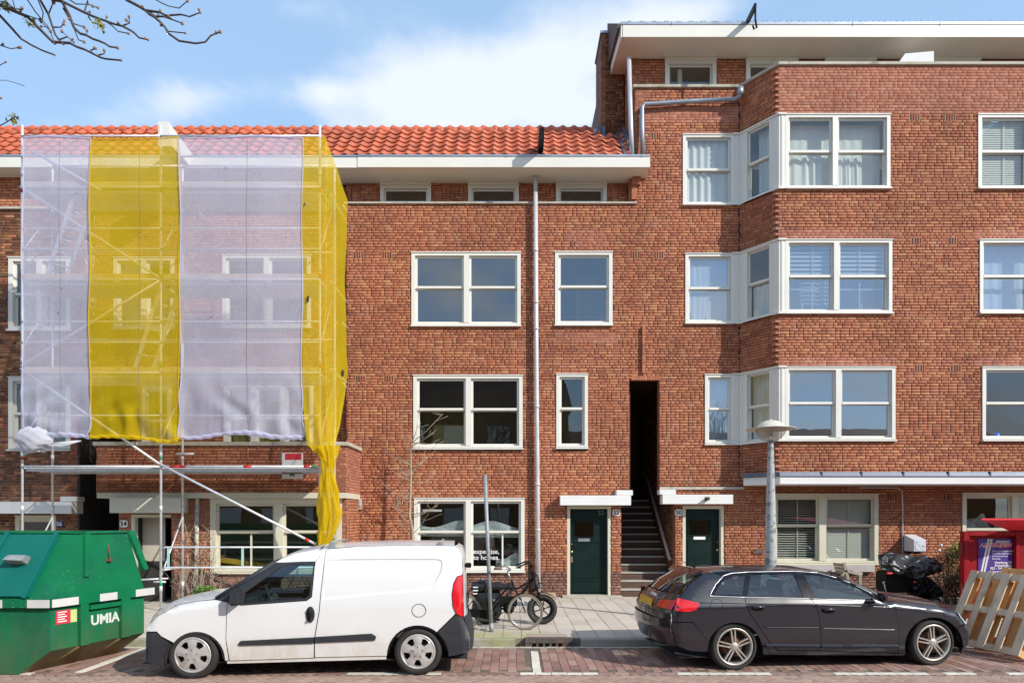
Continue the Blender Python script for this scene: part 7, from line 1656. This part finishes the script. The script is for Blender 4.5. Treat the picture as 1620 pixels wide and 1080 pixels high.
def chair():
    Y = 15.2; r = empty('wooden_chair', (UX(1347, Y), Y, .12), 'weathered wooden garden chair against the wall under the blind window', 'chair')
    O = lambda x, y, dy=0: U(1270 + x / 5.4, 880 + y / 5.4, Y + dy)
    for dy in (0, .5):
        mb = MB(); mb.bar(O(350, 52, dy), O(378, 175, dy), .07, .06, up=(0, 1, 0)); mb.build('back_post', WOODG, r, bevel=.006)
        mb = MB(); mb.bar(O(378, 150, dy), Vector((O(410, 0, dy).x, Y + dy, .13)), .06, .05, up=(0, 1, 0)); mb.build('leg', WOODG, r, bevel=.006)
        mb = MB(); mb.bar(O(330, 165, dy), O(372, 112, dy), .05, .06, up=(0, 1, 0)); mb.bar(O(372, 118, dy), O(505, 152, dy), .06, .09, up=(0, 0, 1)); mb.build('armrest', WOODG, r, bevel=.006)
        mb = MB(); q = O(487, 158, dy); mb.bar(q, (q.x, Y + dy, .13), .07, .06, up=(0, 1, 0)); mb.build('leg', WOODG, r, bevel=.006)
    mb = MB()
    for k in range(4): a = O(388 + k * 26, 0); mb.box(a.x - .06, a.x + .05, Y, Y + .5, .5, .525)
    mb.build('seat', WOODG, r)
    for k in range(3): mb = MB(); a = O(356 + k * 9, 75 + k * 32); mb.box(a.x - .015, a.x + .015, Y, Y + .5, a.z - .04, a.z + .03); mb.build('slat', WOODG, r)
chair()
def parcel():
    r = empty('wall_box', (UX(1447, 16), 15.97, 1.2), 'light grey metal parcel box with sloping top on the brick wall above the covered scooter', 'letterbox')
    X0 = UX(1429, 16); X1 = UX(1452.5, 16); a = UX(1444.5, 15.58); zt = 1.585; zf = UZ(853.5, 15.58); zb = UZ(872, 15.58); x1 = UX(1465, 15.58)
    mb = MB(); mb.hexa([(X0, 15.58, zb), (x1, 15.58, zb), (x1, 15.985, zb), (X0, 15.985, zb), (X0, 15.58, zf), (x1, 15.58, zf), (x1, 15.985, zt), (X0, 15.985, zt)]); mb.build('box', GREYB, r, bevel=.006)
    mb = MB(); mb.box(X0 + .03, x1 - .03, 15.574, 15.58, zb + .02, zf - .03); d = mb.build('door', GREYB, r, bevel=.003)
    mb = MB(); mb.lathe([(0, -.012), (.012, -.01), (.014, 0)], c=(x1 - .07, 15.575, zb + .12), axis='Y', n=10); mb.build('lock', BLK, d)
    mb = MB(); mb.box(X0 + .08, x1 - .1, 15.6, 15.98, zb - .06, zb); mb.build('bracket', BLK, r)
parcel()
# ================================================================== PLANTS AND TREES
def leaf_cloud(mb, c, rad, n, size, sc=(1, 1, 1), seed=0):
    R = np.random.default_rng(seed)
    for _ in range(n):
        d = R.normal(size=3); d /= np.linalg.norm(d); q = R.random() ** .5; p = np.array(c) + d * q * np.array(sc) * rad
        a = R.normal(size=3); a /= np.linalg.norm(a); b = np.cross(a, R.normal(size=3)); b /= np.linalg.norm(b) + 1e-9; s = size * (.6 + .8 * R.random())
        m = p + a * s * .5 + np.cross(a, b) * s * .12
        mb.add([p, m + b * s * .3, p + a * s, m - b * s * .3], [(0, 1, 2, 3)])
def branchy(mb, p, d, L, r, depth, rnd, up=.15, spread=.6, seg=5, kids=(2, 4), minr=.0025, n=5, tips=None):
    pts = [Vector(p)]; d = Vector(d).normalized(); rs = [r]
    for i in range(seg):
        d = (d + Vector((rnd.gauss(0, .16), rnd.gauss(0, .16), rnd.gauss(0, .12) + up * .25))).normalized(); pts.append(pts[-1] + d * L / seg); rs.append(max(minr, r * (1 - .55 * (i + 1) / seg)))
    mb.tube(pts, rs, n if r > .02 else 4, cap=False)
    if tips is not None and depth == 0: tips.append(pts[-1])
    if depth > 0:
        for k in range(rnd.randint(*kids)):
            i = rnd.randint(1, seg); t = rnd.random(); q = pts[i - 1].lerp(pts[i], t); v = (d + Vector((rnd.gauss(0, spread), rnd.gauss(0, spread), rnd.gauss(0, spread * .7) + up))).normalized()
            branchy(mb, q, v, L * rnd.uniform(.5, .8), rs[i] * .62, depth - 1, rnd, up, spread, seg, kids, minr, n, tips)
def sapling():
    Y = 15.45; r = empty('young_tree', (UX(655, Y), Y, .12), 'thin bare sapling growing against the wall left of the ground floor window', 'tree')
    rnd = random.Random(5); mb = MB(); P = [U(657, 945, Y), U(655, 880, Y), U(652.5, 838, Y), U(648, 815, Y), U(650, 760, Y), U(650, 715, Y), U(652, 700, Y)]
    mb.tube(P, [.040, .037, .033, .029, .025, .020, .015], 8); mb.build('trunk', BARKG, r)
    mb = MB(); tips = []
    for (a, b) in (((652, 700), (700, 655)), ((651, 702), (662, 652)), ((652, 705), (690, 680)), ((650, 715), (635, 690)), ((650, 735), (610, 715)), ((650, 760), (615, 738)), ((650, 742), (680, 720)), ((649, 770), (690, 752)), ((648, 800), (700, 778)), ((649, 790), (612, 772)), ((652, 700), (700, 700)), ((650, 820), (690, 800)), ((648, 812), (618, 800))):
        A, B = U(*a, Y), U(*b, Y - rnd.uniform(-.15, .35)); m = A.lerp(B, .5) + Vector((rnd.gauss(0, .04), 0, -.04)); mb.tube([A, m, B], [.010, .007, .004], 5); tips.append(B)
        for k in range(3):
            q = m.lerp(B, rnd.random()); v = Vector((rnd.gauss(.1, .3), rnd.gauss(-.1, .2), rnd.uniform(.1, .5))).normalized() * rnd.uniform(.1, .3); mb.tube([q, q + v * .5 + Vector((rnd.gauss(0, .02), 0, 0)), q + v], [.005, .004, .003], 4); tips.append(q + v)
    for k in range(16):
        a = U(650 + rnd.gauss(0, 1), rnd.uniform(700, 850), Y); sg = -1 if k % 3 else 1
        branchy(mb, a, (sg * rnd.uniform(.5, 1), rnd.uniform(-.5, .3), rnd.uniform(.4, .9)), rnd.uniform(.3, .75), .009, 2, rnd, .15, .5, 5, (1, 3), .0028, 4)
    mb.build('branch', BARKG, r)
    mb = MB()
    for t in tips: mb.ball(t, .010, n=6, sc=(.8, .8, 1.4))
    mb.build('buds', mat('bud', (.42, .30, .12), .6), r)
sapling()
def climber():
    Y = 14.75; r = empty('climbing_plant', (UX(320, Y), Y, .12), 'bare tangled climber with green weeds at its foot round the old downpipe of number 54', 'plant')
    rnd = random.Random(9); mb = MB()
    for k in range(34):
        x = rnd.uniform(283, 352); y1 = rnd.uniform(800, 915) if x < 335 else rnd.uniform(880, 925); p = [U(x + rnd.uniform(-18, 18) * s + rnd.gauss(0, 3), 962 + (y1 - 962) * s, Y - .05 - .25 * rnd.random() * (1 - s)) for s in [i / 7 for i in range(8)]]
        mb.tube(p, [.009 - .0008 * i for i in range(8)], 4, cap=False)
    for k in range(40):
        a = U(rnd.uniform(270, 345), rnd.uniform(795, 945), Y - .03); v = Vector((rnd.gauss(0, .2), -.1 * rnd.random(), rnd.gauss(0, .15))); mb.tube([a, a + v * .5 + Vector((0, 0, .03)), a + v], [.005, .004, .003], 3)
    mb.build('twigs', BARKG, r)
    mb = MB(); leaf_cloud(mb, U(325, 938, Y - .2), .30, 520, .055, (1, .5, .6), 3); leaf_cloud(mb, U(338, 950, Y - .2), .2, 200, .05, (1, .6, .5), 4); leaf_cloud(mb, U(293, 820, Y), .22, 60, .03, (1, .3, 1.2), 6); tag(mb.build('leaves', mat('weed_green', (.12, .27, .03), .55, isl=.35), r), kind='stuff')
climber()
def shrub():
    Y = 14.9; r = empty('shrub', (UX(1508, Y), Y, .12), 'straggly brown shrub with fresh green leaves between the covered scooter and red container', 'shrub')
    rnd = random.Random(3); mb = MB()
    for k in range(40):
        a = U(rnd.uniform(1485, 1535), 955, Y - .1 + rnd.uniform(-.2, .2)); branchy(mb, a, (rnd.gauss(0, .3), rnd.gauss(0, .2), 1), rnd.uniform(.5, 1.1), .009, 1, rnd, .2, .6, 4, (1, 3), .003, 4)
    mb.build('twigs', BARK, r)
    mb = MB(); leaf_cloud(mb, U(1514, 875, Y), .24, 420, .055, (1.0, .8, 1), 1); leaf_cloud(mb, U(1505, 905, Y - .1), .30, 260, .05, (1.2, .9, 1), 2); mb2 = MB(); leaf_cloud(mb2, U(1498, 885, Y), .24, 500, .04, (1, .9, 1), 5); leaf_cloud(mb2, U(1508, 925, Y - .1), .40, 1300, .04, (1.1, .9, .85), 7)
    tag(mb.build('leaves', LEAFG, r), kind='stuff'); tag(mb2.build('dry_leaves', LEAFR, r), kind='stuff')
    mb = MB(); 
    for (x, y) in ((1486, 870), (1526, 890), (1489, 862), (1528, 900)): mb.ball(U(x, y, Y - .15), .035, n=6)
    mb.build('blossom', PAPER, r)
shrub()
def street_tree():
    Y = 6.6; base = Vector((-6.9, 5.6, 0)); r = empty('street_tree', tuple(base), 'bare street tree whose budding twigs reach into the top left of the sky', 'tree')
    mb = MB(); mb.tube([base, (-6.85, 5.62, 1.2), (-6.9, 5.7, 2.8), (-6.7, 5.9, 4.4), (-6.2, 6.1, 6.0), (-5.8, 6.2, 7.6)], [.17, .14, .125, .11, .085, .05], 12); mb.build('trunk', BARK, r)
    Z = lambda x, y, dy=0: U(x / 3, y / 3, Y + .35 * math.sin(x / 260 + y / 190)); rnd = random.Random(11)
    L = [[(-260, -160), (0, 25), (130, 80), (190, 140), (250, 200), (330, 205), (400, 235), (440, 255), (500, 280), (575, 287)],
         [(60, -260), (190, 0), (230, 70), (250, 130), (262, 165), (280, 190), (300, 208)], [(150, -240), (290, 0), (330, 75), (350, 130), (380, 160), (470, 195), (520, 222), (558, 228)],
         [(100, -200), (250, 0), (300, 10), (400, 60), (500, 100), (580, 125), (620, 145), (660, 180), (703, 190)], [(420, -200), (600, 0), (690, 50), (760, 105), (800, 160), (850, 195), (930, 207), (975, 200), (1000, 170), (1045, 152)],
         [(690, 50), (790, 75), (860, 70), (900, 80), (950, 60)], [(-260, -60), (0, 75), (60, 140), (100, 185), (150, 215), (200, 240), (260, 262)], [(-150, 150), (0, 215), (50, 232), (98, 226)], [(-60, 330), (0, 310), (28, 295)], [(-120, 600), (0, 597), (40, 575), (60, 560)],
         [(330, 0), (360, 20), (420, 22), (465, 38)], [(60, -120), (130, 0), (170, 60), (230, 130), (260, 205)], [(680, -60), (740, 0), (800, 30), (850, 40), (890, 5)], [(-100, -60), (60, 40), (100, 45)], [(230, 70), (250, 20), (235, -40)], [(400, 60), (415, 10), (420, -40)],
         [(580, 125), (615, 110), (612, 80)], [(250, 130), (290, 130), (305, 100)], [(350, 130), (372, 190), (400, 200)], [(420, 80), (440, 110), (480, 120)], [(760, 105), (800, 150), (880, 158)], [(440, 255), (430, 240), (455, 232)], [(470, 262), (495, 255), (495, 240)], [(500, 100), (560, 150), (610, 160)], [(690, 50), (740, 80), (820, 95), (865, 112)], [(280, 190), (320, 175), (350, 200)], [(-30, 480), (5, 466)], [(60, 0), (70, 40), (98, 50)], [(180, 0), (205, 60), (200, 110), (240, 150)], [(300, 40), (340, 110), (400, 130)],[(0,-20),(90,60),(190,95)]]
    hub = Vector((-5.8, 6.2, 7.6)); mb = MB(); tips = []
    for i, l in enumerate(L):
        dy = rnd.uniform(-.4, .4) if i < 10 else 0; w = .024 if len(l) > 6 else .013 if len(l) > 3 else .008
        pts = [Z(x, y, dy) for x, y in l]
        if l[0][0] <= 0 or l[0][1] <= 0: pts = [hub.lerp(pts[0], .0), hub.lerp(pts[0], .5) + Vector((0, .1, .1))] + pts
        # little kinks at every bud
        q = []
        for a, b in zip(pts, pts[1:]):
            q.append(a); k = max(1, int((b - a).length / .12))
            for j in range(1, k): q.append(a.lerp(b, j / k) + Vector((rnd.gauss(0, .006), rnd.gauss(0, .006), rnd.gauss(0, .006))))
        q.append(pts[-1]); n = len(q); mb.tube(q, [max(.0048, w * (1 - .72 * j / n)) for j in range(n)], 6, cap=False); tips.append(q[-1])
        for p in q[n // 3::2]:
            if rnd.random() < .45: v = Vector((rnd.gauss(0, .03), rnd.gauss(0, .02), rnd.uniform(.0, .05))); mb.tube([p, p + v], [.004, .003], 4, cap=False); tips.append(p + v)
    mb.build('branch', BARK, r)
    mb = MB()
    for t in tips: mb.ball(t, .011 + .006 * rnd.random(), n=6, sc=(1, 1, 1.2))
    mb.build('buds', mat('bud_brown', (.26, .15, .09), .7), r)
    mb = MB()
    for x, y in ((140, 105), (470, 128), (60, 565), (15, 25)): leaf_cloud(mb, Z(x, y), .055, 22, .045, seed=x)
    mb.build('leaf', mat('young_leaf', (.24, .26, .06), .6, isl=.3), r)
    mb = MB()
    for k in range(9):
        rn = random.Random(k); branchy(mb, (-6.2, 6.0, 5.2 + k * .25), (-1 + rn.gauss(0, .5), rn.gauss(0, .8), .7), 2.2, .05, 3, rn, .25, .6, 5, (2, 3), .004, 5)
    mb.build('crown', BARK, r)
street_tree()
# ================================================================== ACROSS THE STREET (seen mirrored in the windows)
def across():
    g = empty('opposite_house', (17, -16, 0), 'low brown brick building across the street, mirrored in the dark car', 'house')
    mb = MB(); mb.box(4.5, 34, -24, -16, 0, 6.6); mb.build('wall', BD, g); mb = MB(); mb.prism([(4.2, -24.3), (34.3, -24.3), (34.3, -15.7), (4.2, -15.7)], lambda p: (p[0], p[1], 6.6), lambda p: (p[0], -20 + (p[1] + 20) * .15, 8.4)); mb.build('roof', TILED, g)
    h = empty('opposite_house', (0, -16, 0), 'brown brick terrace across the street, mirrored in the window panes', 'house')
    mb = MB(); mb.box(-30, 4, -24, -16, 0, 9.6); mb.build('wall', BD, h)
    mb = MB(); mb.prism([(-30.3, -24.3), (4.3, -24.3), (4.3, -15.7), (-30.3, -15.7)], lambda p: (p[0], p[1], 9.6), lambda p: (p[0] * .9, -20 + (p[1] + 20) * .15, 12.5)); mb.build('roof', TILED, h)
    mb = MB()
    for i in range(11):
        for z in (1.0, 3.9, 6.8): mb.box(-28.8 + i * 3, -27.2 + i * 3, -16.01, -15.98, z, z + 1.6)
    mb.build('window', WHITE, h)
    for k, (x, y, s) in enumerate(((-1.5, -7.5, 2), (6.5, -9, 4), (12.5, -8, 6), (-9, -9, 8))):
        t = empty('bare_tree', (x, y, 0), ('bare tree across the street behind the camera, nearest the pole', 'bare tree across the street opposite the tall bay house', 'bare tree across the street at the far right', 'bare tree across the street opposite the scaffold')[k], 'tree')
        rn = random.Random(s); mb = MB(); mb.tube([(x, y, 0), (x + .1, y, 2), (x - .05, y + .1, 4), (x, y, 5.6)], [.2, .16, .14, .10], 10); mb.build('trunk', BARK, t)
        mb = MB()
        for j in range(8): branchy(mb, (x, y, 3.6 + j * .27), (rn.gauss(0, .8), rn.gauss(0, .8), .8), 2.6, .07, 3, rn, .3, .55, 5, (2, 4), .008, 4)
        mb.build('crown', BARK, t)
across()
